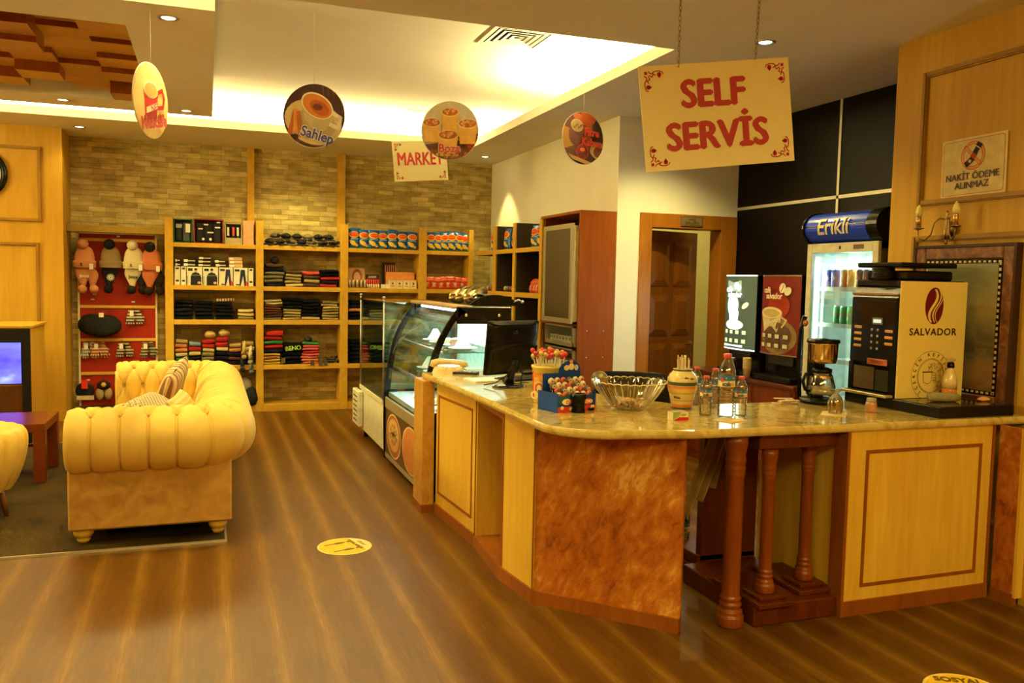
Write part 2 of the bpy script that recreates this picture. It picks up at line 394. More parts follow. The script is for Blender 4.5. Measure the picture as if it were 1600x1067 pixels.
# flat printing: 2D shapes laid in thin layers on a surface
def ell(cx, cy, rx, ry, n=28, rot=0, a0=0, a1=2 * PI):
    out = []
    for i in range(n):
        a = a0 + (a1 - a0) * i / (n if abs(a1 - a0 - 2 * PI) < 1e-6 else n - 1)
        x, y = rx * math.cos(a), ry * math.sin(a)
        out.append((cx + x * math.cos(rot) - y * math.sin(rot), cy + x * math.sin(rot) + y * math.cos(rot)))
    return out
def rec(x0, x1, y0, y1): return [(x0, y0), (x1, y0), (x1, y1), (x0, y1)]
def rrec(x0, x1, y0, y1, r):
    o = []
    for cx, cy, a in ((x1 - r, y1 - r, 0), (x0 + r, y1 - r, PI / 2), (x0 + r, y0 + r, PI), (x1 - r, y0 + r, 1.5 * PI)):
        for k in range(5): o.append((cx + r * math.cos(a + k * PI / 8), cy + r * math.sin(a + k * PI / 8)))
    return o
def clip(poly, cp):
    out = poly
    for i in range(len(cp)):
        a, b = cp[i], cp[(i + 1) % len(cp)]; inp, out = out, []
        if not inp: return []
        def side(p): return (b[0] - a[0]) * (p[1] - a[1]) - (b[1] - a[1]) * (p[0] - a[0])
        for j in range(len(inp)):
            p, q = inp[j - 1], inp[j]; sp_, sq = side(p), side(q)
            if (sp_ >= 0) != (sq >= 0):
                t = sp_ / (sp_ - sq); out.append((p[0] + (q[0] - p[0]) * t, p[1] + (q[1] - p[1]) * t))
            if sq >= 0: out.append(q)
    return out
class Art:
    def __init__(s, clipto=None, h=None, step=.0005, z0=.0006, rough=.55, em=0):
        s.mb = MB(); s.mats = []; s.k = 0; s.cl = clipto; s.h = h; s.step = step; s.z0 = z0; s.rough = rough; s.em = em; s.key = {}
    def mi(s, c):
        if not isinstance(c, tuple): key = id(c)
        else: key = c
        if key not in s.key:
            s.key[key] = len(s.mats)
            s.mats.append(c if not isinstance(c, tuple) else (emit('lit_print', c, s.em) if s.em else plain(c, s.rough, spec=.15)))
        return s.key[key]
    def poly(s, pts, c, lift=True):
        if s.cl: pts = clip(pts, s.cl)
        if len(pts) < 3: return s
        if lift: s.k += 1
        z = s.z0 + s.step * s.k; mi = s.mi(c)
        if s.h is None:
            s.mb.add([(x, y, z) for x, y in pts], [tuple(range(len(pts)))], mi)
        else:
            cx = sum(p[0] for p in pts) / len(pts); cy = sum(p[1] for p in pts) / len(pts); n = len(pts)
            vs = [(cx, cy, s.h(cx, cy) + z)]
            for t in (.33, .67, 1):
                for x, y in pts:
                    a, b = cx + (x - cx) * t, cy + (y - cy) * t; vs.append((a, b, s.h(a, b) + z))
            fs = [(0, 1 + i, 1 + (i + 1) % n) for i in range(n)]
            for q in (0, 1):
                for i in range(n): j = (i + 1) % n; fs.append((1 + q * n + i, 1 + (q + 1) * n + i, 1 + (q + 1) * n + j, 1 + q * n + j))
            s.mb.add(vs, fs, mi)
        return s
    def line(s, pts, w, c, lift=True):
        if lift: s.k += 1
        for a, b in zip(pts[:-1], pts[1:]):
            d = Vector((b[0] - a[0], b[1] - a[1])); L = d.length
            if L < 1e-6: continue
            n = Vector((-d.y, d.x)) / L * w / 2; e = d / L * w * .3
            s.poly([(a[0] - n.x - e.x, a[1] - n.y - e.y), (b[0] - n.x + e.x, b[1] - n.y + e.y), (b[0] + n.x + e.x, b[1] + n.y + e.y), (a[0] + n.x - e.x, a[1] + n.y - e.y)], c, False)
        return s
    def put(s, M, name, parent=None, inv=None):
        if not s.mb.v: return None
        s.mb.xf((inv @ M) if inv is not None else M)
        me_o = s.mb
        me = bpy.data.meshes.new(name); me.from_pydata([tuple(v) for v in me_o.v], [], me_o.f)
        for x in s.mats: me.materials.append(x)
        for p, i in zip(me.polygons, me_o.mi): p.material_index = i; p.use_smooth = s.h is not None
        o = bpy.data.objects.new(name, me); COL.objects.link(o); o.parent = parent
        return o
def local(parent):
    """world -> parent's own space (parents sit at top level)"""
    return (Matrix.Translation(parent.location) @ parent.rotation_euler.to_matrix().to_4x4()).inverted()

def text(body, size, mat, M, parent=None, name='lettering', depth=.0006, bold=.0, sx=1.0, align='CENTER', shear=0, spacing=1.0, fn=None, z=.0016, inv=None, thick=0):
    cu = bpy.data.curves.new('text', 'FONT'); cu.body = body; cu.size = size; cu.extrude = depth; cu.offset = bold * size
    cu.align_x = align; cu.align_y = 'CENTER'; cu.shear = shear; cu.space_character = spacing; cu.resolution_u = 3
    o = bpy.data.objects.new('text', cu); COL.objects.link(o)
    dg = bpy.context.evaluated_depsgraph_get(); me = bpy.data.meshes.new_from_object(o.evaluated_get(dg))
    bpy.data.objects.remove(o); bpy.data.curves.remove(cu)
    if thick:
        bm = bmesh.new()
        for k, (dx, dy) in enumerate(((0, 0), (thick, 0), (-thick, 0), (0, thick * .6), (0, -thick * .6))):
            n0 = len(bm.verts); bm.from_mesh(me); bm.verts.ensure_lookup_table()
            for v in bm.verts[n0:]: v.co += Vector((dx, dy, k * .00006))
        bm.to_mesh(me); bm.free()
    me.transform(Matrix.Diagonal((sx, 1, 1, 1))); me.transform(Matrix.Translation((0, 0, z)))
    if fn:
        bm = bmesh.new(); bm.from_mesh(me); bmesh.ops.triangulate(bm, faces=bm.faces)
        for _ in range(3):
            lg = [e for e in bm.edges if e.calc_length() > size * .12]
            if lg: bmesh.ops.subdivide_edges(bm, edges=lg, cuts=1); bmesh.ops.triangulate(bm, faces=bm.faces)
        bm.to_mesh(me); bm.free()
        for v in me.vertices: v.co = Vector(fn(v.co))
    me.transform((inv @ M) if inv is not None else M)
    me.materials.clear(); me.materials.append(mat); me.name = name
    o = bpy.data.objects.new(name, me); COL.objects.link(o); o.parent = parent
    return o
def place(i, n, a='left'):
    w = ['', 'second', 'third', 'fourth', 'fifth', 'sixth', 'seventh', 'eighth', 'ninth', 'tenth', 'eleventh', 'twelfth', 'thirteenth', 'fourteenth', 'fifteenth', 'sixteenth']
    if i == 0: return 'farthest ' + a if a != 'left' else 'leftmost'
    if i == n - 1 and a == 'left': return 'rightmost'
    return (w[i] if i < 16 else '%dth' % (i + 1)) + ' from ' + a
# ------------------------------------------------------------------ shared materials
MAPLE = wood('maple_veneer', (.78, .56, .27), (.66, .44, .19), (10, 10, 1.0), .38)
MAPLE_EDGE = wood('cherry_edging', (.30, .10, .04), (.22, .065, .025), (8, 8, 1.4), .4)
OAK = wood('oak_wall_veneer', (.60, .39, .15), (.50, .31, .11), (9, 9, .7), .42)
OAKTRIM = wood('oak_moulding', (.36, .22, .09), (.28, .16, .06), (9, 9, 3), .45)
PINE = wood('shelf_board', (.68, .46, .18), (.56, .36, .13), (7, 7, 5), .45)
CHERRY = wood('cherry_wood', (.25, .065, .02), (.16, .038, .012), (9, 9, .9), .3, .15)
CHERRY2 = wood('cabinet_cherry', (.30, .09, .04), (.22, .055, .022), (6, 6, .8), .35, .1)
DOORW = wood('dark_door_wood', (.20, .075, .025), (.13, .045, .015), (9, 9, .9), .35, .1)
FRAMEW = wood('door_frame_wood', (.42, .18, .07), (.32, .13, .05), (9, 9, .9), .4)
WHITE = plain((.82, .78, .68), .8, var=.02, scale=3, name='ceiling_paint')
WALLW = plain((.88, .85, .78), .8, var=.03, scale=3, name='white_wall_paint')
BACKROOM = plain((.75, .68, .45), .8, var=.03, scale=3, name='back_room_paint')
COUNTER = marble('polished_yellow_marble', [(.25, (.34, .20, .04)), (.42, (.54, .37, .10)), (.55, (.66, .50, .17)), (.72, (.46, .28, .065))], (3.2, 3.2, 3.2), (0, 0, .6), .12, 1.8, .4)
REDST = redstone_mat()
REDST2 = marble('stone_end_strip', [(.26, (.42, .18, .03)), (.5, (.58, .30, .06)), (.75, (.66, .40, .10))], (5, 5, 4), (.2, .9, .2), .3, 2.0)
BLACK = plain((.005, .0045, .0045), .25, var=.1, name='black_plastic', spec=.3)
BLACKM = plain((.010, .008, .007), .5, var=.1, name='black_matt')
DARKW = plain((.0042, .0022, .0016), .45, var=.15, name='dark_wall_panel', spec=.08)
CHROME = plain((.8, .78, .74), .18, 1.0, .04, name='chrome')
STEEL = plain((.62, .60, .56), .32, 1.0, .04, name='brushed_steel')
ALU = plain((.72, .68, .58), .35, .8, .03, name='aluminium')
BRASS = plain((.32, .22, .11), .3, 1.0, .1, name='old_brass')
CREAM = plain((.78, .70, .50), .5, var=.03, name='cream_plastic')
OFFW = plain((.80, .76, .66), .55, var=.03, name='off_white')
PAPER = plain((.82, .78, .70), .8, var=.03, name='paper')
GLASS = glass('clear_glass', refl=.045)
GLASSG = glass('greenish_glass', (.86, .97, .92), .12)
SIGNRED = plain((.50, .008, .012), .5, var=.03, name='sign_red')
SIGNBG = plain((.90, .80, .46), .55, var=.02, name='sign_cream')
VELVET = velvet_mat('mustard_velvet', (.80, .56, .14), (.68, .45, .10), 4)
VELVET2 = velvet_mat('rubbed_velvet_panel', (.58, .33, .085), (.42, .22, .05), 9)
TIMB = [CHERRY]

# ------------------------------------------------------------------ room shell
XR, YB, XD, YD, XP, YL = 3.609, 10.93, 4.93, 7.16, 4.17, 10.391
struct('floor', BX(-6, 6.2, -3, 12, -.1, 0), floor_mat())
cp = BX(-5.2, .085, 5.42, 8.97, .0, .012); o = cp.build('carpet', carpet_mat(), None); tag(o, 'dark brown flat carpet under the sofa and coffee table', 'carpet')
tr = MB().box(-5.2, .098, 5.405, 5.42, 0, .014).box(.085, .098, 5.42, 8.985, 0, .014).box(-5.2, .098, 8.97, 8.985, 0, .014)
struct('trim_1', tr, ALU)
struct('wall_back', BX(-1.6, XR + .05, YB, YB + .12, 0, ZC), tile_mat())
struct('wall_right', BX(XR, XR + .10, YD, YB + .12, 0, ZC), WALLW)
# wall with the doorway
dw = MB().box(XR + .10, 3.93, YD, YD + .16, 0, ZC).box(4.80, XD + .12, YD, YD + .16, 0, ZC).box(3.93, 4.80, YD, YD + .16, 2.24, ZC)
struct('wall_door', dw, WALLW)
struct('wall_corridor', MB().box(XR + .10, 6.2, 9.2, 9.3, 0, ZC).box(6.1, 6.2, YD + .16, 9.2, 0, ZC).box(XD + .12, 6.2, YD + .1, YD + .16, 0, ZC), BACKROOM)
struct('wall_dark', BX(XD, XD + .12, 4.36, YD, 0, ZC), DARKW)
al = MB()
for z in (2.404, 1.1): al.box(XD - .006, XD, 4.42, YD, z - .014, z + .014)
al.box(XD - .006, XD, 5.742 - .014, 5.742 + .014, 0, ZC)
struct('trim_2', al, ALU)
struct('wall_pillar', BX(XP, XD + .12, -3, 4.36, 0, ZC), OAK)
struct('wall_left', MB().box(-6, -1.498, YL, YB + .12, 0, ZC), OAK)
struct('wall_left.001', BX(-6.1, -6, -3, YL + .4, 0, ZC), OAK)
struct('wall_front', BX(-6, XP, -3.1, -3, 0, ZC), OAK)
def molding(a, b, c, d, put, w=.035, t=.018):
    mb = MB()
    for (p, q, r, s_) in ((a, b, c - w, c), (a, b, d, d + w), (a - w, a, c - w, d + w), (b, b + w, c - w, d + w)): put(mb, p, q, r, s_, t); put(mb, p + .008 * (p != a), q - .008 * (q != b), r + .008, s_ - .008, t + .010)
    return mb
def onL(mb, p, q, r, s_, t): mb.box(p, q, YL - t, YL, r, s_)
def onR(mb, p, q, r, s_, t): mb.box(XP - t, XP, p, q, r, s_)
struct('trim_3', molding(-2.75, -1.735, 2.22, 2.955, onL), OAKTRIM)
struct('trim_4', molding(-2.75, -1.765, .35, 1.925, onL), OAKTRIM)
struct('trim_5', molding(2.4, 4.095, 2.20, 2.945, onR), OAKTRIM)
struct('trim_6', molding(2.4, 4.115, .35, 1.945, onR), OAKTRIM)
struct('baseboard_left', BX(-6, -1.498, YL - .018, YL, 0, .11), OAK)
struct('baseboard_right', BX(XP - .018, XP, -3, 3.27, 0, .10), MAPLE_EDGE)

# battens running down the stone wall and the beam over the hat recess
for i, (a, b) in enumerate(((.447, .529), (1.539, 1.636))): struct('trim_%d' % (7 + i), BX(a, b, YB - .05, YB, 2.2, ZC), PINE)

# ------------------------------------------------------------------ ceiling
H = .085
HX0, HX1, HY0, HY1 = -4.6, 2.92, 5.02, 9.6
rim = MB().box(-6.1, XD + .2, -3.1, HY0, ZC, ZC + H).box(-6.1, XD + .2, HY1, 11.1, ZC, ZC + H).box(HX1, XD + .2, HY0, HY1, ZC, ZC + H).box(-6.1, HX0, HY0, HY1, ZC, ZC + H)
rim.box(XD, 6.3, YD - .1, 9.4, ZC, ZC + H)
struct('ceiling', rim, WHITE)
struct('ceiling.001', MB().box(HX0 - .6, HX1 + .45, HY0 - .45, HY1 + .45, ZR, ZR + .08).box(HX1 + .37, HX1 + .45, HY0 - .45, HY1 + .45, ZC + H, ZR).box(HX0 - .6, HX1 + .45, HY1 + .37, HY1 + .45, ZC + H, ZR).box(HX0 - .6, HX1 + .45, HY0 - .45, HY0 - .37, ZC + H, ZR), WHITE)
# hanging block with a wooden relief
ra, rb = at(196, 39, 'z', ZC), at(224, 113, 'z', ZC); rc = at(214, 159, 'z', ZC)
RX1, RY0, RY1 = ra.x, ra.y, rc.y
blk = MB().box(-4.2, .042, 5.41, RY0, ZC, ZC + .17).box(-4.2, .042, RY1, 8.97, ZC, ZC + .17).box(RX1, .042, RY0, RY1, ZC, ZC + .17).box(-4.2, .042, 5.41, 8.97, ZC + .17, ZC + .19)
blk.box(-4.2, -4.1, RY0, RY1, ZC, ZC + .17)
struct('ceiling.002', blk, WHITE)
TW = wood('ceiling_relief_wood', (.56, .33, .13), (.44, .24, .08), (3, 9, 9), .45)
wt = MB(); random.seed(3); sx = .30; y = RY0; j = 0
ny = 8; sy = (RY1 - RY0 - .12) / ny
for j in range(ny):
    x = RX1; i = 0
    while x > -4.0:
        w_ = sx; dz = random.choice((-.02, .02, .06, .10, .14))
        k0 = len(wt.f); wt.box(x - w_, x, RY0 + j * sy, RY0 + (j + 1) * sy, ZC + dz, ZC + .169, 1); wt.mi[k0] = 0; x -= w_
struct('ceiling.003', wt, [TW, CHERRY2])

def vent(cx, cy, s, label):
    t = thing('ceiling_vent', label, 'air vent', (cx, cy, ZR))
    mb = MB()
    def ring(a, b, z0, z1, mm):
        for q in ((-a, a, -a, -b), (-a, a, b, a), (-a, -b, -b, b), (b, a, -b, b)): mm.box(q[0], q[1], q[2], q[3], z0, z1)
    ring(s, s * .86, -.005, 0, mb); mb.build('frame', WHITE, t)
    BX(-s * .86, s * .86, -s * .86, s * .86, -.001, 0).build('backing', BLACKM, t)
    for k in range(4):
        r = s * (.80 - k * .2); l = MB()
        def lf(u, v, r=r):
            q = int(u * 4) % 4; f = u * 4 - int(u * 4); rr = r - v * s * .11; c = [(-1, -1), (1, -1), (1, 1), (-1, 1)]
            a, b = c[q], c[(q + 1) % 4]; return ((a[0] + (b[0] - a[0]) * f) * rr, (a[1] + (b[1] - a[1]) * f) * rr, -.005 + v * .004)
        l.grid(lf, 4, 1, 0, False); l.build('louvre', OFFW, t)
vent(2.18, 6.07, .24, 'square white louvred air vent near the front edge of the ceiling recess')
v2 = at(663, 179, 'z', ZR); vent(v2.x, v2.y + .05, .25, 'air vent at the far side of the ceiling recess, partly behind the dessert-cup board')

names = ['recessed spotlight in the hanging ceiling block, nearest to the camera at its front right', 'recessed spotlight in the hanging ceiling block beyond the wooden relief, left one',
         'recessed spotlight at the far right corner of the hanging ceiling block', 'recessed spotlight in the ceiling over the wall of knitted hats',
         'recessed spotlight near the stone wall, just behind the round coffee-cup board', 'recessed spotlight in the corner above the white wall with the light cone',
         'recessed spotlight in the ceiling above the large red-lettered sign']
LAMP = emit('lamp_lens', (1, .86, .6), 9.0)
def downlight(x, y, e, ang, label):
    t = thing('ceiling_spotlight', label or 'unseen recessed ceiling spotlight', 'spotlight', (x, y, ZC), 0, None if label else 'unseen spotlights')
    MB().lathe([(.040, .0), (.048, -.006), (.062, -.007), (.066, 0)], 24, m=0, cap=False).build('trim_ring', STEEL, t)
    MB().lathe([(.0, -.001), (.040, -.001)], 24, cap=False, smooth=False).build('lamp_lens', LAMP if e > 0 else OFFW, t)
    if e > 0:
        l = spot('spotlight_lamp', (0, 0, -.02), e, ang, .7 if ang > 80 else .35); l.parent = t
for (x, y, e, a), lb in zip(DOWN, names): downlight(x, y, e, a, lb)
for i, (x, y, e, a) in enumerate(DOWN_UNSEEN):
    if y < 4.9 or i > 4: 
        if HX0 < x < HX1 and HY0 < y < HY1: continue
    if e > 0: downlight(x, y, e, a, None)

# ------------------------------------------------------------------ hanging boards
def chain(p, q, parent, inv, name='chain'):
    mb = MB(); p, q = Vector(p), Vector(q); L = (q - p).length; n = int(L / .022); d = (q - p).normalized()
    a = d.cross(Vector((0, 1, 0))).normalized(); b = d.cross(a)
    for i in range(n):
        c = p + d * (i + .5) * L / n; e = a if i % 2 else b
        mb.tube([c + d * .014 * math.cos(t) + e * .006 * math.sin(t) for t in [k * PI / 4 for k in range(8)]], .0018, 0, 5, True)
    mb.xf(inv); return mb.build(name, BRASS, parent)
def corner_scroll(A, x, y, sx, sy, s, c):
    def p(a, b): return (x + sx * a * s, y + sy * b * s)
    def ln(pts, w): A.line([p(a, b) for a, b in pts], w * s, c, False)
    A.k += 1
    A.poly([p(*q) for q in ([(.0, .0), (.16, .02), (.16, .16), (.02, .16)] if sx * sy > 0 else [(.02, .16), (.16, .16), (.16, .02), (0, 0)])], c, False)
    for (u, v) in (((1, 0), (0, 1)), ((0, 1), (1, 0))):
        def g(a, b): return (a * u[0] + b * v[0], a * u[1] + b * v[1])
        ln([g(.22, .0), g(.3, .1), g(.42, .12), g(.5, .03), g(.62, .0)], .05)
        ln([g(.25, .2), g(.4, .28), g(.46, .18)], .05); ln([g(.6, .0), g(.8, .0), g(.95, .06), g(.98, .16)], .045); ln([g(.42, .1), g(.58, .2)], .05)
        cx, cy = g(.78, .16); pts = [p(cx + .11 * math.cos(t), cy + .11 * math.sin(t)) for t in [k * PI / 5 for k in range(10)]]
        A.poly(pts if sx * sy > 0 else pts[::-1], c, False)
        tp = [p(*g(.66, .19)), p(*g(.90, .19)), p(*g(.78, .36))]; A.poly(tp, c, False); A.poly(tp[::-1], c, False)
def board(c, r, w, h, label, lines, sizes, name='hanging_sign', thick=.006, cx=.72, chains=True, skew=0, scroll=.19):
    r = Vector(r).normalized(); u = Vector((0, 0, 1)); F = frame(c, r, u + r * skew)
    t = thing(name, label, 'sign', c); inv = local(t)
    mb = MB().box(-w / 2, w / 2, -h / 2, h / 2, -thick, 0, 0, .001); mb.xf(inv @ F); mb.build('board', SIGNBG, t)
    for sx in (-1, 1):
        for sy in (-1, 1): A = Art(); corner_scroll(A, sx * (w / 2 - .025), sy * (h / 2 - .025), -sx, -sy, scroll * h, (.50, .008, .012)); A.put(F, 'corner_ornament', t, inv)
    for (s_, y, dx), sz in zip(lines, sizes):
        text(s_, sz * h, SIGNRED, F @ Matrix.Translation((dx * w, y * h, 0)), t, 'lettering', .0004, .0, cx, inv=inv, thick=(.048 if h > .45 else .030) * sz * h)
    return t, F, inv
# self-service board, nearer at its right end
F0 = Vector((1.795, 3.30, 2.36)); a1, b1 = at(1002, 266, 'y', 3.42), at(1233, 255, 'y', 3.28)
a2, b2 = at(1005, 108, 'y', 3.42), at(1240, 85, 'y', 3.28)
cc = (a1 + b1 + a2 + b2) / 4; wv = ((b1 - a1) + (b2 - a2)) / 2; hv = ((a2 - a1) + (b2 - b1)) / 2
r_ = Vector((wv.x, wv.y, 0)); sgn, FS, inv = board(cc, wv, wv.length, hv.length, 'large cream board with red SELF SERVİS lettering hanging on chains over the counter', [('SELF', .20, -.02), ('SERVİS', -.20, -.01)], [.365, .365], skew=0, cx=.93)
for (px, py) in ((1060, 104), (1180, 92)):
    p = at(px, py, 'y', 3.42 - .14 * (px - 1002) / 235)
    chain(p, Vector((p.x + (.0 if px < 1100 else .02), p.y, ZC)), sgn, inv)
mk1, mk2 = at(614, 284, 'y', 9.1), at(698, 281, 'y', 9.1); mk3 = at(614, 221, 'y', 9.1)
c = (mk1 + mk2) / 2; c.z += (mk3.z - mk1.z) / 2
t, F, inv = board(c, (mk2 - mk1), (mk2 - mk1).length, mk3.z - mk1.z, 'small cream board with red MARKET lettering hanging before the stone wall', [('MARKET', .04, 0)], [.45], cx=.70)
for sx in (-.36, .36): MB().rod((F @ Vector((sx * .55, .2, 0))), (F @ Vector((sx * .55, 0, 0))) + Vector((0, 0, ZR - (F @ Vector((sx * .55, 0, 0))).z)), .0012).xf(inv).build('string', OFFW, t)

def disc(c, r, R, label, draw, top, bg, tilt=0):
    F = frame(c, r, (0, 0, 1)) @ Matrix.Rotation(tilt, 4, 'Z')
    t = thing('round_hanging_board', label, 'hanging board', c); inv = local(t)
    mb = MB().lathe([(R, -.005), (R, 0)], 56, smooth=False); mb.xf(inv @ F); mb.build('board', OFFW, t)
    A = Art(clipto=ell(0, 0, R * .985, R * .985, 48)); A.poly(rec(-R, R, -R, R), bg); draw(A, R); A.put(F, 'printed_picture', t, inv)
    p = Vector(c) + Vector((0, 0, R * .96)); MB().rod(p, (p.x, p.y, top), .0011, 0, 5).xf(inv).build('string', OFFW, t)
    return t, F, inv
def facing(c, ang):      # right-hand direction of a board whose face is turned by ang from the camera
    d = Vector((-c[0], -c[1], 0)).normalized(); n = Matrix.Rotation(ang, 3, 'Z') @ d
    return Vector((0, 0, 1)).cross(n)
def d_nes(A, R):
    re, dk, cr = (.50, .02, .015), (.22, .03, .02), (.80, .45, .16)
    A.poly([(-.42 * R, .25 * R), (-.32 * R, -.55 * R), (.30 * R, -.45 * R), (.40 * R, .32 * R)], re)
    A.poly(ell(-.02 * R, .30 * R, .42 * R, .24 * R, rot=.12), (.82, .74, .58)); A.poly(ell(-.02 * R, .28 * R, .36 * R, .19 * R, rot=.12), (.74, .38, .12))
    A.line([(.40 * R, .30 * R), (.62 * R, .40 * R), (.74 * R, .20 * R), (.66 * R, -.05 * R), (.38 * R, -.12 * R)], .11 * R, re)
    A.poly([(-.28 * R, -.22 * R), (.34 * R, .02 * R), (.34 * R, -.14 * R), (-.28 * R, -.38 * R)], (.86, .8, .7))
    random.seed(4)
    for k in range(26):
        q = random.random(); x, y = (-.55 + q * 1.15) * R, (-.42 - .18 * random.random() + (q - .4) * .25) * R
        A.poly(ell(x, y, .075 * R, .05 * R, 10, random.random() * 3), dk if k % 2 else (.34, .08, .04))
def d_sah(A, R):
    A.poly(ell(.05 * R, -.30 * R, 1.02 * R, .72 * R), (.04, .015, .012)); A.poly(ell(.0 * R, -.2 * R, .95 * R, .68 * R, rot=-.25), (.56, .44, .22))
    A.poly(ell(.1 * R, -.22 * R, .66 * R, .45 * R, rot=-.25), (.40, .31, .16))
    A.poly([(-.42 * R, .45 * R), (-.30 * R, -.10 * R), (.0 * R, -.42 * R), (.38 * R, -.45 * R), (.62 * R, -.1 * R), (.62 * R, .1 * R)], (.50, .42, .24))
    A.line([(.58 * R, .15 * R), (.86 * R, .02 * R), (.84 * R, -.32 * R), (.56 * R, -.22 * R)], .12 * R, (.86, .82, .7))
    A.poly(ell(.08 * R, .32 * R, .56 * R, .36 * R, rot=-.45), (.86, .78, .62)); A.poly(ell(.08 * R, .31 * R, .51 * R, .32 * R, rot=-.45), (.58, .20, .04))
    A.poly(ell(.16 * R, .26 * R, .34 * R, .2 * R, rot=-.45), (.40, .10, .02)); A.poly(ell(.10 * R, .28 * R, .16 * R, .10 * R), (.12, .02, .01))
    for x, a in ((-.68, 1.2), (-.56, 1.75), (-.42, 2.1)):
        d = Vector((math.cos(a), math.sin(a))) * .42 * R; A.line([(x * R - d.x * .3, -.42 * R - d.y * .6), (x * R + d.x * .4, -.30 * R + d.y)], .13 * R, (.36, .10, .02) if x != -.56 else (.60, .25, .06))
    A.poly(ell(-.52 * R, -.70 * R, .10 * R, .08 * R), (.03, .01, .01))
    for k in range(5): A.line([((.2 + .15 * k) * R, .95 * R), ((.25 + .17 * k) * R, .66 * R)], .05 * R, (.10, .04, .02))
def cupb(A, cx, cy, s):
    A.poly([(cx - .30 * s, cy), (cx - .24 * s, cy - .62 * s), (cx + .24 * s, cy - .62 * s), (cx + .30 * s, cy)], (.78, .46, .12))
    A.poly(ell(cx, cy, .32 * s, .16 * s), (.82, .62, .26)); A.poly(ell(cx, cy + .01 * s, .27 * s, .125 * s), (.48, .13, .03))
    for k in range(13):
        a, q = random.random() * 6.28, random.random() ** .5
        A.poly(ell(cx + .22 * s * q * math.cos(a), cy + .01 * s + .10 * s * q * math.sin(a), .042 * s, .038 * s, 10), (.76, .42, .20) if k % 3 else (.60, .25, .10))
def d_boz(A, R):
    random.seed(8)
    A.poly([(-R, -.5 * R), (R, -.25 * R), (R, -R), (-R, -R)], (.16, .06, .04)); A.poly([(.1 * R, -.1 * R), (R, -.1 * R), (R, -.9 * R)], (.30, .05, .03))
    cupb(A, 0, .62 * R, R * 1.0); cupb(A, -.62 * R, .25 * R, R * 1.05); cupb(A, .62 * R, .22 * R, R * 1.1); cupb(A, -.05 * R, -.18 * R, R * 1.15)
    A.line([(.18 * R, .10 * R), (.42 * R, -.25 * R)], .10 * R, (.82, .52, .12))
    for k in range(26): A.poly(ell(random.uniform(-.7, .6) * R, random.uniform(-.97, -.72) * R, .055 * R, .05 * R, 9), (.72, .46, .22) if k % 2 else (.35, .14, .06))
def d_fil(A, R):
    A.poly([(-R, .4 * R), (-.55 * R, .3 * R), (-.4 * R, -.3 * R), (-R, -.5 * R)], (.36, .19, .04)); A.poly([(.3 * R, R), (.55 * R, .2 * R), (R, .2 * R), (R, R)], (.02, .012, .012))
    A.poly([(.1 * R, .45 * R), (.45 * R, .55 * R), (.3 * R, -.4 * R), (-.1 * R, -.5 * R)], (.20, .07, .02))
    A.poly(ell(.18 * R, .76 * R, .42 * R, .28 * R, rot=.1), (.42, .09, .02)); A.poly(ell(-.3 * R, .80 * R, .2 * R, .12 * R), (.5, .16, .06))
    A.poly(ell(-.36 * R, .12 * R, .34 * R, .42 * R), (.05, .02, .015)); A.poly(ell(-.32 * R, .45 * R, .30 * R, .24 * R, rot=-.2), (.78, .68, .40)); A.poly(ell(-.32 * R, .44 * R, .25 * R, .19 * R), (.56, .46, .20))
    for k in range(6): A.poly(ell((-.45 + .07 * k) * R, (.38 + .05 * (k % 3)) * R, .04 * R, .04 * R, 8), (.25, .07, .03))
    A.poly(ell(-.05 * R, -.52 * R, .32 * R, .30 * R), (.34, .05, .03)); A.poly(ell(-.05 * R, -.54 * R, .27 * R, .25 * R), (.10, .02, .015)); A.poly(ell(-.05 * R, -.44 * R, .12 * R, .08 * R), (.70, .18, .06))
    A.poly(ell(.72 * R, -.42 * R, .40 * R, .32 * R), (.55, .40, .14)); A.poly(ell(.76 * R, -.48 * R, .27 * R, .22 * R), (.12, .03, .02))
    A.poly([(-.8 * R, -.62 * R), (.4 * R, -.9 * R), (.2 * R, -1.0 * R), (-.7 * R, -.8 * R)], (.55, .36, .12))
RD = .22
def dpos(px, py, D):
    d = ray(px, py); return Vector((0, 0, CAMH)) + d * D / d.length
c = dpos(236, 157.5, 5.62); t, F, inv = disc(c, facing(c, 1.12), RD, 'round cream board with a red coffee mug picture hanging left, seen nearly edge-on', d_nes, ZC, (.84, .58, .25))
text('Nescafe', .10, plain((.60, .02, .02)), F @ Matrix.Translation((0, -.125, .018)) @ Matrix.Rotation(.22, 4, 'Z'), t, 'lettering', .0004, .035, 1.0, inv=inv)
text('NES', .055, plain((.5, .02, .02)), F @ Matrix.Translation((.01, -.04, .018)) @ Matrix.Rotation(.35, 4, 'Z'), t, 'lettering', .0004, .02, 1, inv=inv)
c = dpos(490.5, 181, 6.2); t, F, inv = disc(c, facing(c, -.30), RD, 'round dark board with a cinnamon drink cup and the word Sahlep', d_sah, ZR, (.035, .008, .006), -.10)
for b_, cc_, z_ in ((.075, (.86, .84, .80), .008), (.025, (.02, .02, .20), .0095)):
    text('Sahlep', .098, plain(cc_), F @ Matrix.Translation((.040, -.132, z_)) @ Matrix.Rotation(-.18, 4, 'Z'), t, 'lettering', .0004, b_, .95, inv=inv)
c = dpos(703, 204, 6.6); t, F, inv = disc(c, facing(c, -.12), RD, 'round board picturing four dessert cups with nuts and the word Boza', d_boz, ZR, (.60, .54, .42))
for b_, cc_, z_ in ((.075, (.86, .80, .70), .030), (.025, (.62, .04, .02), .0315)):
    text('Boza', .085, plain(cc_), F @ Matrix.Translation((.0, -.14, z_)), t, 'lettering', .0004, b_, 1.0, inv=inv)
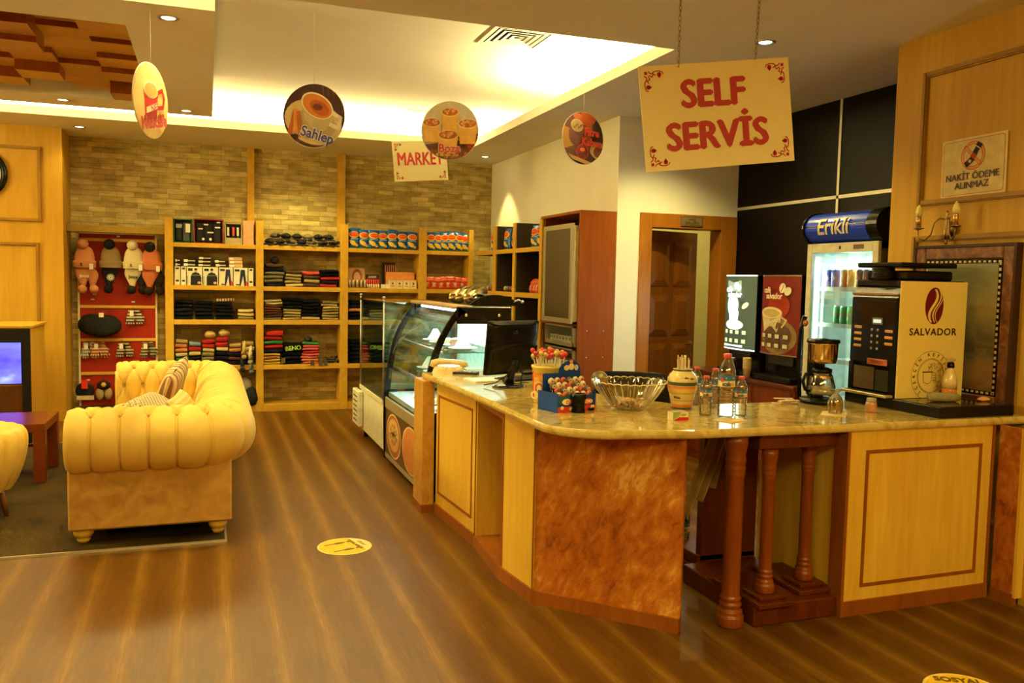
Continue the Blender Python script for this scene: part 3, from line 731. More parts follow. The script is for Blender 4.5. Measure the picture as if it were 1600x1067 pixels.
c = dpos(911, 216, 7.2); t, F, inv = disc(c, facing(c, .66), .215, 'round board with coffee pots and the words Fitre Kahve, nearest the white wall', d_fil, ZC, (.05, .02, .012))
for s_, y_ in (('Fitre', .05), ('Kahve', -.035)): text(s_, .088, plain((.62, .05, .03)), F @ Matrix.Translation((.075, y_, .018)) @ Matrix.Rotation(-.05, 4, 'Z'), t, 'lettering', .0004, .04, .95, inv=inv)
# ------------------------------------------------------------------ wall shelving
YS = 10.584; TOP = 2.308
BZ = [(0.0, .088), (.517, .572), (1.063, 1.12), (1.472, 1.526), (1.970, 2.020)]
SZ = [b[1] for b in BZ]          # where things stand: SZ[1]..SZ[4]
SPAN = [(-.39, .533), (.62, 1.538), (1.634, 2.534), (2.635, 3.20)]
sh = thing('shelving', 'light pine open shelving along the stone wall, filled with clothes and snacks', 'shelving', (1.4, YS, 0))
inv = local(sh)
for a, b in ((-.48, -.39), (.533, .62), (1.538, 1.634), (2.534, 2.635), (3.20, 3.262)):
    BX(a, b, YS, YB - .005, 0, TOP, 0, .003).xf(inv).build('upright', PINE, sh)
for i, (a, b) in enumerate(SPAN):
    for k, (z0, z1) in enumerate(BZ):
        BX(a, b, YS + .006, YB - .005, z0, z1, 0, .002).xf(inv).build('shelf_board', PINE, sh)
    BX(a, b, YB - .03, YB - .005, 1.20, 1.245).xf(inv).build('back_rail', MAPLE_EDGE, sh)
# right-hand run
XS = 3.262
sr = thing('shelving', 'light pine shelving with dark backs along the white wall', 'shelving', (XS, 9.4, 0)); inv = local(sr)
DARKB = plain((.035, .022, .014), .6, name='dark_shelf_back')
UPR = [(9.80, 9.685), (9.08, 9.0), (8.255, 8.185)]
for a, b in UPR: BX(XS, XS + .02, b, a, 0, TOP, 0, .002).xf(inv).build('upright', PINE, sr); BX(XS + .02, XR - .003, b, a, 0, TOP).xf(inv).build('upright', DARKB, sr)
BAY = [(9.80, 10.55), (9.08, 9.685), (8.255, 9.0)]
for (a, b) in BAY:
    for k, (z0, z1) in enumerate(BZ):
        BX(XS + .002, XS + .03, a, b, z0, z1, 0, .002).xf(inv).build('shelf_board', PINE, sr)
        BX(XS + .03, XR - .003, a, b, z0, z1).xf(inv).build('shelf_board', DARKB, sr)
BX(XR - .012, XR - .002, 8.25, 10.55, .09, TOP - .02).xf(inv).build('back_panel', DARKB, sr)

# beam and red slat panel behind the hats
tb = struct_beam = BX(-1.497, -.482, YS + .02, YS + .2, 2.105, 2.185, 0, .004).build('trim_9', wood('beam_wood', (.34, .25, .11), (.27, .19, .08), (5, 9, 9), .5)); tb['kind'] = 'structure'
REDP = plain((.34, .022, .010), .5, spec=.2, var=.06, scale=4, name='red_panel')
PX0, PX1, PY = -1.405, -.60, 10.84
pn = thing('slatwall_stand', 'red slotted display panel with pale rails holding knitted hats and gloves', 'display stand', (-1.0, PY, .1)); inv = local(pn)
BX(PX0, PX1, PY, PY + .02, .1, 2.10).xf(inv).build('back_board', REDP, pn)
fr = MB().box(PX0 - .02, PX0, PY - .008, PY + .02, .1, 2.12).box(PX1, PX1 + .02, PY - .008, PY + .02, .1, 2.12).box(PX0 - .02, PX1 + .02, PY - .008, PY + .02, 2.10, 2.12)
fr.xf(inv).build('frame', CREAM, pn)
RAIL = [2.03, 1.255, .868, .475]
for z in RAIL: BX(PX0, PX1, PY - .014, PY, z - .018, z + .018, 0, .004).xf(inv).build('rail', wood('rail', (.72, .50, .30), (.66, .44, .25), (3, 9, 9)), pn)
for x, z in ((-.99, 2.075), (-1.27, 1.34), (-.84, 1.315), (-1.25, 1.40), (-1.33, .40)): BX(x - .018, x + .018, PY - .003, PY, z - .008, z + .008).xf(inv).build('price_tag', PAPER, pn)

def knit(c): 
    key = ('knit', tuple(c))
    if key in MATS: return MATS[key]
    mt, nt, b = nodes('knitted_wool'); v = coords(nt, (1, 1, 1))
    wv = N(nt, 'ShaderNodeTexWave', bands_direction='X'); wv.inputs['Scale'].default_value = 60; wv.inputs['Distortion'].default_value = 1.5; nt.links.new(v, wv.inputs[0])
    nt.links.new(ramp(nt, wv.outputs[0], [(.1, mul(c, .75)), (.8, c)]), b.inputs['Base Color']); b.inputs['Roughness'].default_value = .95; b.inputs['Specular IOR Level'].default_value = .08
    bump(nt, b, wv.outputs[0], .5, .006); MATS[key] = mt; return mt
def pom(mb, c, r, m=0):
    rnd = random.Random(int(c[0] * 1000 + c[2] * 77))
    return mb.ball(c, r, m, 14, 10, lambda d: 1 + .10 * noise.noise(d * 4.5 + Vector((rnd.random() * 9, 0, 0))))
HOOK = plain((.1, .09, .08), .3, .8)
def hatset(x, z, c, c2, label, word=None, double=False, star=False, top_c=None, crumple=False):
    Y = PY - .115
    t = thing('knitted_hat_set', label, 'knitted hat and scarf', (x, Y, z), 0, 'knitted hat sets on the red panel')
    MB().tube([(0, .09, .01), (0, .0, .01), (0, -.02, .03)], .003, 0, 6).build('hanger', HOOK, t)
    mb = MB()
    def f(u, v):    # beanie: dome with a turned cuff
        a = 2 * PI * u
        if v < .72: q = v / .72; r = .108 * math.sin(q * PI / 2) ** .55 * (1 + .03 * math.sin(a * 5)); zz = -.045 - .19 * q ** 1.8
        elif v < .78: r = .120; zz = -.225 + (v - .72) * .2
        else: r = .122 - .006 * (v - .78) / .22; zz = -.215 - (v - .78) / .22 * .075
        return (r * math.cos(a), r * .55 * math.sin(a), zz)
    mb.grid(f, 24, 18); mb.build('beanie', knit(top_c or c), t)
    pom(MB(), (-.01, -.03, -.025), .060).build('pompom', knit(c if not crumple else (.02, .015, .015)), t)
    for k in ((0, 1) if double else (0,)):
        s = MB(); dx = (.045 if k else -.01); cc = c2 if (k and c2) else c
        def g(u, v, dx=dx, k=k):
            w = .068 * (1 - v) ** .7 * (1 + .25 * math.sin(v * 5)) + .020; cx = dx * (v * 1.6) + (.035 * math.sin(v * PI) if k else -.01 * math.sin(v * PI)); a = 2 * PI * u
            return (cx + w * math.cos(a), (.02 if k else -.005) + .026 * math.sin(a), -.285 - v * .22)
        s.grid(g, 14, 10); s.build('scarf', knit(cc), t)
        pom(MB(), (dx * 1.6 + (.02 if k else -.01), -.02 + k * .03, -.535), .050).build('pompom', knit(c2 or cc), t)
    F = Matrix.Translation((-.015, -.069, -.255)) @ Matrix.Rotation(PI / 2, 4, 'X')
    if word:
        text('S', .045, plain((.02, .02, .02)), F @ Matrix.Translation((-.01, 0, 0)), t, 'emblem', .0005, .03)
        F2 = Matrix.Translation((-.0, -.045, -.385)) @ Matrix.Rotation(PI / 2, 4, 'X')
        text(word, .05, plain((.75, .72, .66) if word == 'Jance' else (.02, .02, .02)), F2, t, 'lettering', .0005, .03, .9)
    if star:
        F2 = Matrix.Translation((0, -.045, -.40)) @ Matrix.Rotation(PI / 2, 4, 'X'); A = Art(step=.0002)
        for k in range(12): a = k * PI / 6; A.line([(.010 * math.cos(a), .010 * math.sin(a)), (.040 * math.cos(a), .040 * math.sin(a))], .006, (.8, .76, .66), False)
        A.put(F2, 'star_patch', t)
    if not star: BX(.055, .095, -.066, -.062, -.31, -.245).build('price_label', PAPER if word == 'Jance' else PAPER, t)
hatset(-1.335, 1.995, (.72, .30, .13), None, 'salmon pink knitted beanie with pale letters and pompoms, leftmost on the red panel', 'Jance', True)
hatset(-1.063, 2.0, (.012, .011, .012), None, 'black knitted hat and scarf with a white star patch on the red panel', None, False, True, (.30, .20, .09))
hatset(-.82, 1.995, (.80, .66, .40), (.02, .015, .015), 'cream white knitted beanie with black letters and pompoms on the red panel', 'Jance ', True)
hatset(-.635, 1.985, (.66, .20, .08), (.03, .02, .02), 'coral orange knitted hat with a black pompom, rightmost on the red panel', None, True, False, None, True)

def glove_pair(x, z, c, cs, label, s=1.0, stripes=True):
    t = thing('knitted_gloves', label, 'knitted gloves', (x, PY - .05, z), 0, 'knitted gloves on the red panel')
    MB().tube([(0, .05, .01), (0, 0, .01), (0, -.01, .02)], .003, 0, 6).build('hanger', HOOK, t)
    sm = stripes_mat('striped_knit', [c, cs], 28, 2) if stripes else knit(c)
    for k, (dx, ry, dy) in enumerate(((-.012, .10, 0), (.035, -.28, .02))):
        mb = MB(); o = 0
        mb.ball((0, 0, -.10), (.038 * s, .014, .055 * s), 0, 12, 8); mb.lathe([(.027 * s, -.055), (.03 * s, -.02), (.026 * s, -.012)], 12, (0, 0, 0), 0, sc=(1, .55))
        for q in range(4): mb.tube([((-.026 + q * .017) * s, 0, -.13), ((-.034 + q * .023) * s, 0, -.165 - .012 * (q in (1, 2))), ((-.036 + q * .024) * s, 0, -.185 - .012 * (q in (1, 2)))], [.0095, .0085, .005], 0, 7)
        mb.tube([(.030 * s, 0, -.09), (.046 * s, 0, -.115), (.05 * s, 0, -.13)], [.010, .009, .005], 0, 7)
        mb.xf(Matrix.Translation((dx, dy, 0)) @ Matrix.Rotation(ry, 4, 'Y')); mb.build('glove', sm, t)
    BX(-.028, .012, -.022, -.019, -.085, -.025).build('price_label', PAPER, t)
glove_pair(-.845, 1.235, (.66, .58, .44), (.05, .04, .05), 'cream gloves with dark stripes hanging right of the black woollen bundle', 1.15)
glove_pair(-1.33, .85, (.20, .36, .42), (.66, .58, .30), 'blue and yellow striped gloves at the left end of their rail')
glove_pair(-1.225, .85, (.36, .07, .05), (.70, .50, .22), 'dark red gloves with yellow bands, second from the left on their rail', 1.2)
glove_pair(-.96, .85, (.56, .46, .26), (.03, .03, .06), 'navy and tan striped gloves hanging just above the sofa back')
glove_pair(-.70, .85, (.05, .05, .04), (.40, .36, .20), 'dark gloves with a pale label, rightmost on their rail')
t = thing('woollen_shawls', 'bulky bundle of black woollen shawls hanging at the left of the red panel', 'shawl', (-1.18, PY - .08, 1.22), 0)
for k, (dx, w) in enumerate(((-.09, .15), (.06, .16), (0, .19))):
    mb = MB().ball((dx, -.02 * k, -.17 - .01 * k), (w, .055, .125), 0, 18, 10, lambda d: 1 + .10 * noise.noise(d * 3 + Vector((k * 3, 0, 0)))); mb.build('shawl', plain((.010, .010, .010), .9, name='black_wool'), t)
for dx in (-.07, .08): MB().tube([(dx, .08, .02), (dx, 0, .01), (dx, -.02, -.06)], .003, 0, 6).build('hanger', HOOK, t)
BX(-.01, .04, -.085, -.08, -.08, -.03).build('price_label', PAPER, t)
def soft(name, label, cat, c, x, y, z, rx, ry, rz_, group=None, tagc=None):
    mb = MB().ball((0, 0, 0), (rx, ry, rz_), 0, 16, 10, lambda d: 1 + .12 * noise.noise(d * 2.6 + Vector((x * 3, 0, 0))))
    o = mb.build(name, plain(c, .9, name='wool')); o.location = (x, y, z); tag(o, label, cat, group); return o
t = thing('ear_warmer', 'black pouch with a bright red tag low on the red panel', 'ear warmer', (-1.36, PY - .05, .44), 0)
MB().ball((0, 0, -.16), (.10, .04, .10), 0, 14, 8).build('pouch', plain((.012, .011, .012), .9), t); BX(-.03, .035, -.05, -.046, -.13, -.03).build('tag', plain((.72, .03, .015), .5), t); BX(-.08, .10, -.05, -.045, -.26, -.21).build('label_band', plain((.70, .55, .38)), t)
MB().tube([(0, .05, .01), (0, 0, .01), (0, -.01, -.03)], .003, 0, 6).build('hanger', HOOK, t)
t = thing('slipper_pair', 'pair of pale fluffy slippers with a dark top hanging low on the red panel', 'slippers', (-1.16, PY - .05, .44), 0)
for dx in (-.045, .045): MB().ball((dx, 0, -.20), (.045, .03, .075), 0, 12, 8).build('slipper', knit((.60, .46, .20)), t)
MB().ball((0, -.01, -.10), (.075, .035, .055), 0, 12, 8).build('cuff', knit((.03, .02, .02)), t); MB().ball((0, -.04, -.09), (.028, .012, .028), 0, 10, 6).build('badge', plain((.66, .42, .10)), t)
MB().tube([(0, .05, .01), (0, 0, .01), (0, -.01, -.05)], .003, 0, 6).build('hanger', HOOK, t)
soft('woollen_hat', 'black woollen hat beside the slippers, partly behind the sofa', 'hat', (.012, .012, .012), -.95, PY - .06, .29, .09, .05, .12)

# ------------------------------------------------------------------ goods on the shelves
def book(x0, w, h, z, mats, name, label, cat, d=.12, group=None, y=None, art=None):
    y = YS + .03 if y is None else y
    t = thing(name, label, cat, (x0 + w / 2, y, z), 0, group)
    BX(-w / 2, w / 2, 0, d, 0, h, 0, .002).build('box', mats, t)
    if art:
        A = Art(); art(A, w, h); A.put(Matrix.Translation((0, 0, 0)) @ Matrix.Rotation(PI / 2, 4, 'X'), 'print', t)
    return t
X1 = SPAN[0][0]; z = SZ[4]
def open_tray(x0, w, h, c, fill, label, n):
    t = thing('gift_box', label, 'box', (x0 + w / 2, YS + .02, z), 0)
    mb = MB(); mb.box(-w / 2, w / 2, .15, .16, 0, h).box(-w / 2, w / 2, 0, .16, 0, .01).box(-w / 2, -w / 2 + .012, 0, .16, 0, h).box(w / 2 - .012, w / 2, 0, .16, 0, h).box(-w / 2, w / 2, 0, .16, h - .012, h)
    mb.build('tray', plain(c, .5), t)
    for k in range(n):
        a = -w / 2 + .02 + (w - .04) * k / n; b = a + (w - .04) / n - .004
        MB().box(a, b, .02, .14, .012, h * .86, 0, .012).build('packet', plain(fill[k % len(fill)], .45), t)
    return t
t = open_tray(X1 + .004, .205, .275, (.01, .10, .05), [(.015, .02, .02), (.06, .07, .06)], 'dark green boxed gift set at the left end of the top shelf', 2)
BX(-.075, -.01, -.0, .018, .17, .215).build('label', plain((.30, .28, .24)), t); BX(.03, .08, .0, .018, .12, .22).build('label', PAPER, t)
t = open_tray(X1 + .225, .33, .285, (.26, .015, .02), [(.012, .012, .016)], 'crimson display tray of black folded garments on the top shelf', 3)
for dx, dz, w in ((-.09, .17, .05), (.02, .13, .07), (.10, .19, .06), (.11, .25, .04), (-.03, .22, .05)): BX(dx - w / 2, dx + w / 2, .012, .018, dz - .008, dz + .008).build('printed_word', PAPER, t)
for dx in (-.06, .02): MB().lathe([(.0, 0), (.016, 0)], 14, smooth=False, cap=False).xf(Matrix.Translation((dx, .01, .05)) @ Matrix.Rotation(PI / 2, 4, 'X')).build('badge', PAPER, t)
t = open_tray(X1 + .57, .195, .25, (.42, .33, .18), [(.012, .012, .02), (.03, .01, .015), (.02, .02, .03)], 'grey box of dark garments with round labels on the top shelf', 3)
BX(-.095, .095, -.004, .0, .0, .075).build('front_flap', plain((.45, .36, .20)), t)
for dx, c in ((-.06, (.75, .7, .6)), (0, (.60, .10, .06)), (.05, (.70, .66, .52))): BX(dx - .012, dx + .012, .01, .018, .10, .20).build('label', plain(c), t)
book(X1 + .775, .125, .285, z, plain((.86, .36, .20), .5), 'gift_box', 'plain coral pink box standing at the right end of the first bay', 'box', .14)
z = SZ[3]; WB = plain((.82, .76, .62), .5)
def a_shirt(A, w, h):
    A.poly(rec(-w * .42, -w * .12, h * .78, h * .92), (.03, .03, .03)); A.poly(ell(.08 * w, h * .82, .10 * w, .09 * h), (.60, .36, .22)); A.poly(ell(.08 * w, h * .87, .105 * w, .06 * h), (.03, .02, .02))
    A.poly([(-.26 * w, .0), (-.26 * w, .45 * h), (-.14 * w, .66 * h), (.06 * w, .72 * h), (.30 * w, .66 * h), (.44 * w, .45 * h), (.44 * w, 0)], (.015, .015, .02))
    A.poly(rec(-.24 * w, .42 * w, .52 * h, .57 * h), (.16, .14, .12)); A.poly(ell(.30 * w, .14 * h, .12 * w, .07 * h), (.62, .40, .26)); A.poly(rec(-.49 * w, -.42 * w, 0, h * .5), (.4, .38, .34))
def a_trou(A, w, h):
    A.poly(rec(-w * .42, -w * .08, h * .80, h * .92), (.03, .03, .03)); A.poly([(.0, .9 * h), (.3 * w, .9 * h), (.42 * w, .0), (.26 * w, 0), (.18 * w, .55 * h), (.0, 0), (-.10 * w, .0)], (.02, .03, .07)); A.poly([(.36 * w, .3 * h), (.5 * w, .2 * h), (.5 * w, 0), (.36 * w, 0)], (.6, .05, .02)); A.poly(rec(-.34 * w, -.1 * w, .03 * h, .10 * h), (.05, .05, .05))
def a_sp(A, w, h): A.poly(rec(-w * .3, w * .3, h * .18, h * .28), (.05, .04, .04)); A.poly(rec(-w * .3, w * .3, h * .85, h * .95), (.06, .05, .05))
kinds = [(.060, a_sp, 'narrow white thermal underwear box'), (.055, a_sp, 'narrow white thermal underwear box'), (.168, a_shirt, 'white box showing a man in a striped black top'), (.168, a_shirt, 'white box showing a man in a striped black top'),
         (.155, a_trou, 'white box showing dark leggings'), (.160, a_trou, 'white box showing dark leggings'), (.055, a_sp, 'narrow white thermal underwear box')]
x = X1 + .012; pos = ['leftmost on its shelf', 'second from left on its shelf', 'left of the two alike', 'right of the two alike', 'left of the two alike', 'right of the two alike', 'rightmost on its shelf']
for (w, a, lb), p in zip(kinds, pos):
    book(x, w, .215, z, WB, 'clothing_box', lb + ', ' + p, 'box', .18, 'thermal clothing boxes in the first bay', None, a); x += w + .010
x = X1 + .012
for ci, (w, n, c, lb) in enumerate([(.06, 2, (.02, .018, .016), 'narrow dark'), (.15, 2, (.02, .018, .016), 'black'), (.16, 3, (.02, .018, .016), 'black'), (.14, 2, (.015, .013, .012), 'black tilted'), (.155, 3, (.72, .42, .28), 'white and red')]):
    for k in range(n):
        h = .045 if n < 3 else .040
        t = thing('garment_pack', '%s flat garment pack, %s of the stack on box %s' % (lb, ['bottom', 'second', 'top'][k] if n == 3 else ['lower', 'upper'][k], ['one at the left end', 'with the left printed man', 'with the right printed man', 'with the left leggings', 'with the right leggings'][ci]), 'garment pack', (x + w / 2 + random.uniform(-.008, .008), YS + .05, z + .217 + k * (h + .002)), 0, 'flat garment packs in the first bay')
        BX(-w / 2, w / 2, 0, .16, 0, h, 0, .006).build('pack', plain(c, .4), t)
        BX(-w * .42, -w * .12, -.002, 0, .008, h - .008).build('label', PAPER, t); BX(-.02, w * .4, -.0015, 0, h * .35, h * .65).build('label', plain((.62, .48, .32)), t)
    x += w + .022

def folded(w, d, h, c, x, y, z, label, cat='folded garment', group=None, rz=0, name='folded_garment', wav=.006, seed=0, mt=None):
    mb = MB()
    def f(u, v):       # rounded front fold; cross-section in z, swept in x
        a = -PI / 2 + 2 * PI * u; xx = (v - .5) * w
        cz = h / 2 * math.sin(a); cy = (d / 2) * math.copysign(abs(math.cos(a)) ** .35, math.cos(a)) * -1 + d / 2
        e = 1 - .10 * abs(2 * v - 1) ** 6; wob = wav * noise.noise(Vector((xx * 9, seed * 3.1, a)))
        groove = -.006 * math.exp(-(cz / (h * .12)) ** 2) if math.cos(a) > 0 else 0
        return (xx, cy - groove * 1.2 + wob, h / 2 + cz * e + wob * .8 + .004 * math.sin(xx * 20 + seed))
    mb.grid(f, 22, 8)
    for v_ in (0, 1):
        ring = [f(i / 22, v_) for i in range(22)]; mb.add(ring, [tuple(range(22)) if v_ else tuple(range(22))[::-1]], 0)
    o = mb.build(name, mt or knit(c)); o.location = (x, y, z); o.rotation_euler = (0, 0, rz); tag(o, label, cat, group); return o
WD = ['bottom', 'second from bottom', 'third from bottom', 'fourth from bottom', 'fifth from bottom', 'sixth from bottom', 'seventh from bottom']
def stack(x, z, cols, h, w, where, group, d=.26, lean=.0, y=None, jit=.008, names=None):
    for k, (c, cn) in enumerate(cols):
        p = 'topmost' if k == len(cols) - 1 and k else WD[k]
        if len(cols) == 1: p = 'lying alone'
        folded(w * random.uniform(.93, 1.03), d, h * .97, c, x + lean * k + random.uniform(-jit, jit), (YS + .04) if y is None else y, z + k * h, '%s garment, %s in the %s' % (cn, p, where), 'folded garment', group, random.uniform(-.03, .03), seed=k + x * 7)
random.seed(11)
BK = ((.005, .005, .006), 'black'); NV = ((.008, .009, .022), 'navy'); CR = ((.72, .56, .28), 'cream'); OL = ((.30, .25, .10), 'olive'); BR = ((.10, .05, .03), 'brown'); GY = ((.20, .18, .13), 'grey'); PK = ((.72, .10, .10), 'pink'); RD_ = ((.50, .03, .03), 'red'); TN = ((.46, .34, .15), 'tan'); GN = ((.05, .26, .06), 'green'); MR = ((.16, .04, .04), 'maroon'); OR = ((.72, .28, .10), 'orange'); NE = ((.86, .16, .18), 'neon pink'); YE = ((.74, .55, .10), 'yellow'); BL = ((.22, .32, .44), 'pale blue')
z = SZ[2]; g = 'dark folded clothes in the first bay'
stack(X1 + .11, z, [BK, BK, NV, BK, BK], .046, .20, 'leftmost dark pile of the first bay', g)
stack(X1 + .33, z, [BK, BK, NV, BK, BK], .044, .20, 'second dark pile of the first bay', g)
stack(X1 + .56, z, [BK, NV, BK, BK, BK], .042, .20, 'tall dark pile left of the cream pile', g)
stack(X1 + .80, z, [OL, CR, CR], .042, .18, 'small pale pile beside the dark piles', g)
folded(.20, .2, .04, (.62, .44, .18), X1 + .57, YS + .05, z + .212, 'animal print garment lying on the tall dark pile', mt=stripes_mat('animal_print', [(.62, .44, .18), (.06, .04, .02), (.66, .50, .25), (.08, .05, .03)], 16, 0))
z = SZ[1]; g = 'knitted hats and gloves in the first bay'
for i, (cols) in enumerate([[OL, GN, CR, OR, OR, (TN[0], 'tan')], [MR, BK, CR, RD_, BL], [BL, GY, OL, CR, RD_, RD_], [NV, NV, NV, CR, RD_, RD_], [BK, MR, NV, OR, TN], [NV, BK, YE, CR, TN]]):
    stack(X1 + .085 + i * .148, z, cols, .052 + .004 * (i % 2), .135, '%s colourful pile behind the sofa' % place(i, 6), g, .22)
for i, (dx, zz) in enumerate(((.40, .335), (.56, .355))):
    soft('bobble_hat', 'cream bobble hat on the %s red pile behind the sofa' % ('left' if i == 0 else 'right'), 'hat', (.62, .46, .18), X1 + dx, YS + .12, z + zz + .03, .065, .06, .045, 'bobble hats')
for i, (dx, dz, c, cn) in enumerate(((.80, .20, (.66, .46, .2), 'tan'), (.87, .14, (.72, .64, .46), 'cream'), (.78, .05, (.03, .03, .05), 'dark'), (.88, .02, (.20, .26, .34), 'blue grey'))):
    t = thing('knitted_gloves', '%s knitted gloves hanging over the shelf edge by the second upright' % cn, 'knitted gloves', (X1 + dx, YS - .02, z + dz + .06), 0, 'gloves hanging over the shelf edge')
    MB().tube([(0, .06, .02), (-.01, -.01, .03), (-.02, -.03, -.05), (-.015, -.03, -.12)], [.012, .014, .02, .026], 0, 8).build('strap', knit(c), t); pom(MB(), (-.015, -.03, -.155), .03).build('pompom', knit(mul(c, .7)), t)
z = SZ[0]
soft('woollen_hat', 'grey felt hat on the lowest shelf beside the sofa', 'hat', (.30, .27, .20), .40, YS + .10, z + .22, .09, .08, .10); soft('woollen_bundle', 'black woollen bundle on the lowest shelf by the second upright', 'woollen bundle', (.012, .012, .012), .47, YS + .05, z + .09, .10, .09, .12)

# second bay: caps on top
def cap(x, y, z, c, rz, s, label, group):
    t = thing('cap', label, 'cap', (x, y, z), rz, group)
    MB().ball((0, 0, 0), (.075 * s, .09 * s, .075 * s), 0, 16, 10, lambda d: 1 if d.z > 0 else .35).build('crown', plain(c, .7), t)
    mb = MB()
    def f(u, v): a = PI + PI * u; r = .6 + .95 * v; return (.072 * s * math.cos(a) * (1 + .1 * v), .09 * s * math.sin(a) * r * .95, .006 - .02 * v * v)
    mb.grid(f, 12, 4); mb.grid(lambda u, v: tuple(Vector(f(u, v)) - Vector((0, 0, .004))), 12, 4); mb.build('peak', plain(mul(c, .8), .6), t)
def shades(x, y, z, rz, label, group):
    t = thing('sunglasses', label, 'sunglasses', (x, y, z), rz, group); lens = plain((.02, .015, .012), .08, name='lens')
    for dx in (-.033, .033): MB().ball((dx, 0, 0), (.028, .004, .021), 0, 12, 8).build('lens', lens, t)
    MB().tube([(-.07, .10, 0), (-.066, 0, .008), (0, -.004, .010), (.066, 0, .008), (.07, .10, 0)], .0028, 0, 6).build('frame', BRASS, t)
random.seed(5); X2 = SPAN[1][0]; z = SZ[4]
cc = [(.014, .013, .014), (.02, .016, .014), (.10, .07, .04), (.014, .014, .03), (.20, .15, .08), (.012, .012, .012), (.05, .03, .02)]
for i in range(7): cap(X2 + .075 + i * .128, YS + .11, z + .025, cc[i % 7], random.uniform(-.3, .3), .9, 'dark cap in the front row on the top shelf, %s' % place(i, 7), 'caps on the top shelf')
for i in range(6): cap(X2 + .15 + i * .13, YS + .20, z + .095, cc[(i * 3 + 2) % 7], random.uniform(-.4, .4), .95, 'cap heaped in the back row on the top shelf, %s' % place(i, 6), 'caps on the top shelf')
for i, (dx, dz) in enumerate(((.14, .05), (.25, .06), (.52, .08), (.63, .05), (.70, .13), (.77, .06), (.86, .06), (.21, .13))): shades(X2 + dx, YS + .02, z + dz, random.uniform(-.5, .5), 'sunglasses among the caps on the top shelf, %s' % place(i, 8), 'sunglasses among the caps')
g = 'folded clothes in the second bay'; z = SZ[3]
stack(X2 + .125, z, [NV, GY, OL, GY, BK, BR], .046, .22, 'leftmost pile above the middle shelf', g, jit=.012); soft('woollen_hat', 'dark woollen hat on the leftmost pile of the second bay', 'hat', (.02, .014, .014), X2 + .14, YS + .12, z + .32, .055, .05, .045)
stack(X2 + .355, z, [CR, TN, OL, TN, BR], .040, .20, 'olive pile, second from left', g, jit=.012)
stack(X2 + .565, z, [BR, TN, BR, PK], .049, .20, 'pile with the bright pink top', g, jit=.012)
stack(X2 + .785, z, [RD_, NV, RD_, BK, BK], .044, .22, 'red and black pile by the third upright', g, jit=.012)
z = SZ[2]
stack(X2 + .115, z, [GY, BR, BR, MR, MR, BR, CR, CR], .031, .21, 'maroon pile with cream top', g, jit=.01)
stack(X2 + .335, z, [TN, OL, TN, OL], .034, .21, 'low olive pile on the middle shelf', g)
stack(X2 + .34, z + .137, [BK, BK, BK], .045, .24, 'black heap above the low olive pile', g)
stack(X2 + .565, z, [CR, BK, BK, BK, BK, NV], .042, .21, 'black pile standing on one cream garment', g, jit=.012)
stack(X2 + .80, z, [TN, OL, TN, OL, CR, TN, OL], .034, .20, 'olive pile by the third upright', g, jit=.012)
z = SZ[1]; g = 'sports clothes in the second bay'
stack(X2 + .10, z, [YE, YE, OR, YE], .034, .19, 'yellow pile low on the left', g); stack(X2 + .11, z + .14, [NV, RD_, GN, RD_], .052, .23, 'red and green pile low on the left', g, jit=.015)
o = folded(.20, .2, .07, (.62, .04, .04), X2 + .13, YS + .03, z + .345, 'red folded top with printed dots, topmost of the left sports pile', 'folded garment', None, -.15)
stack(X2 + .35, z, [BK, NV, BK, NV, BK], .052, .23, 'dark pile with bright green letters', g, jit=.01)
F = Matrix.Translation((X2 + .35, YS + .01, z + .20)) @ Matrix.Rotation(PI / 2, 4, 'X') @ Matrix.Rotation(.10, 4, 'Z')
to = text('BENO', .075, plain((.35, .62, .06)), F, None, 'printed_word', .001, .03, .95); tag(to, 'bright green printed letters on the front of the dark sports pile', 'lettering')
stack(X2 + .56, z, [NE, OR, NE, NE, RD_, NE, NE, GN], .034, .21, 'neon pink pile, low shelf', g, jit=.018)
soft('sock_ball', 'small dark bundle on top of the neon pink pile', 'socks', (.03, .02, .03), X2 + .54, YS + .12, z + .30, .05, .05, .035)
for i, (dx, dy, dz) in enumerate(((.76, .05, .03), (.82, .08, .055), (.87, .05, .03), (.80, .14, .03), (.86, .14, .07))): shades(X2 + dx, YS + dy, z + dz, random.uniform(-.8, .8), 'sunglasses heaped low by the third upright, %s' % place(i, 5), 'sunglasses low on the shelf')
for i, (dx, dz, c) in enumerate(((.23, .02, (.10, .07, .04)), (.58, -.01, (.06, .04, .03)), (.68, -.02, (.08, .05, .04)), (.74, -.01, (.06, .05, .04)))):
    o = BX(-.024, .024, -.003, .0, -.035, .03).build('swing_tag', plain(c)); o.location = (X2 + dx, YS - .004, z + dz + .035); tag(o, 'brown swing tag hanging over the low shelf, %s' % place(i, 4), 'tag', 'swing tags')

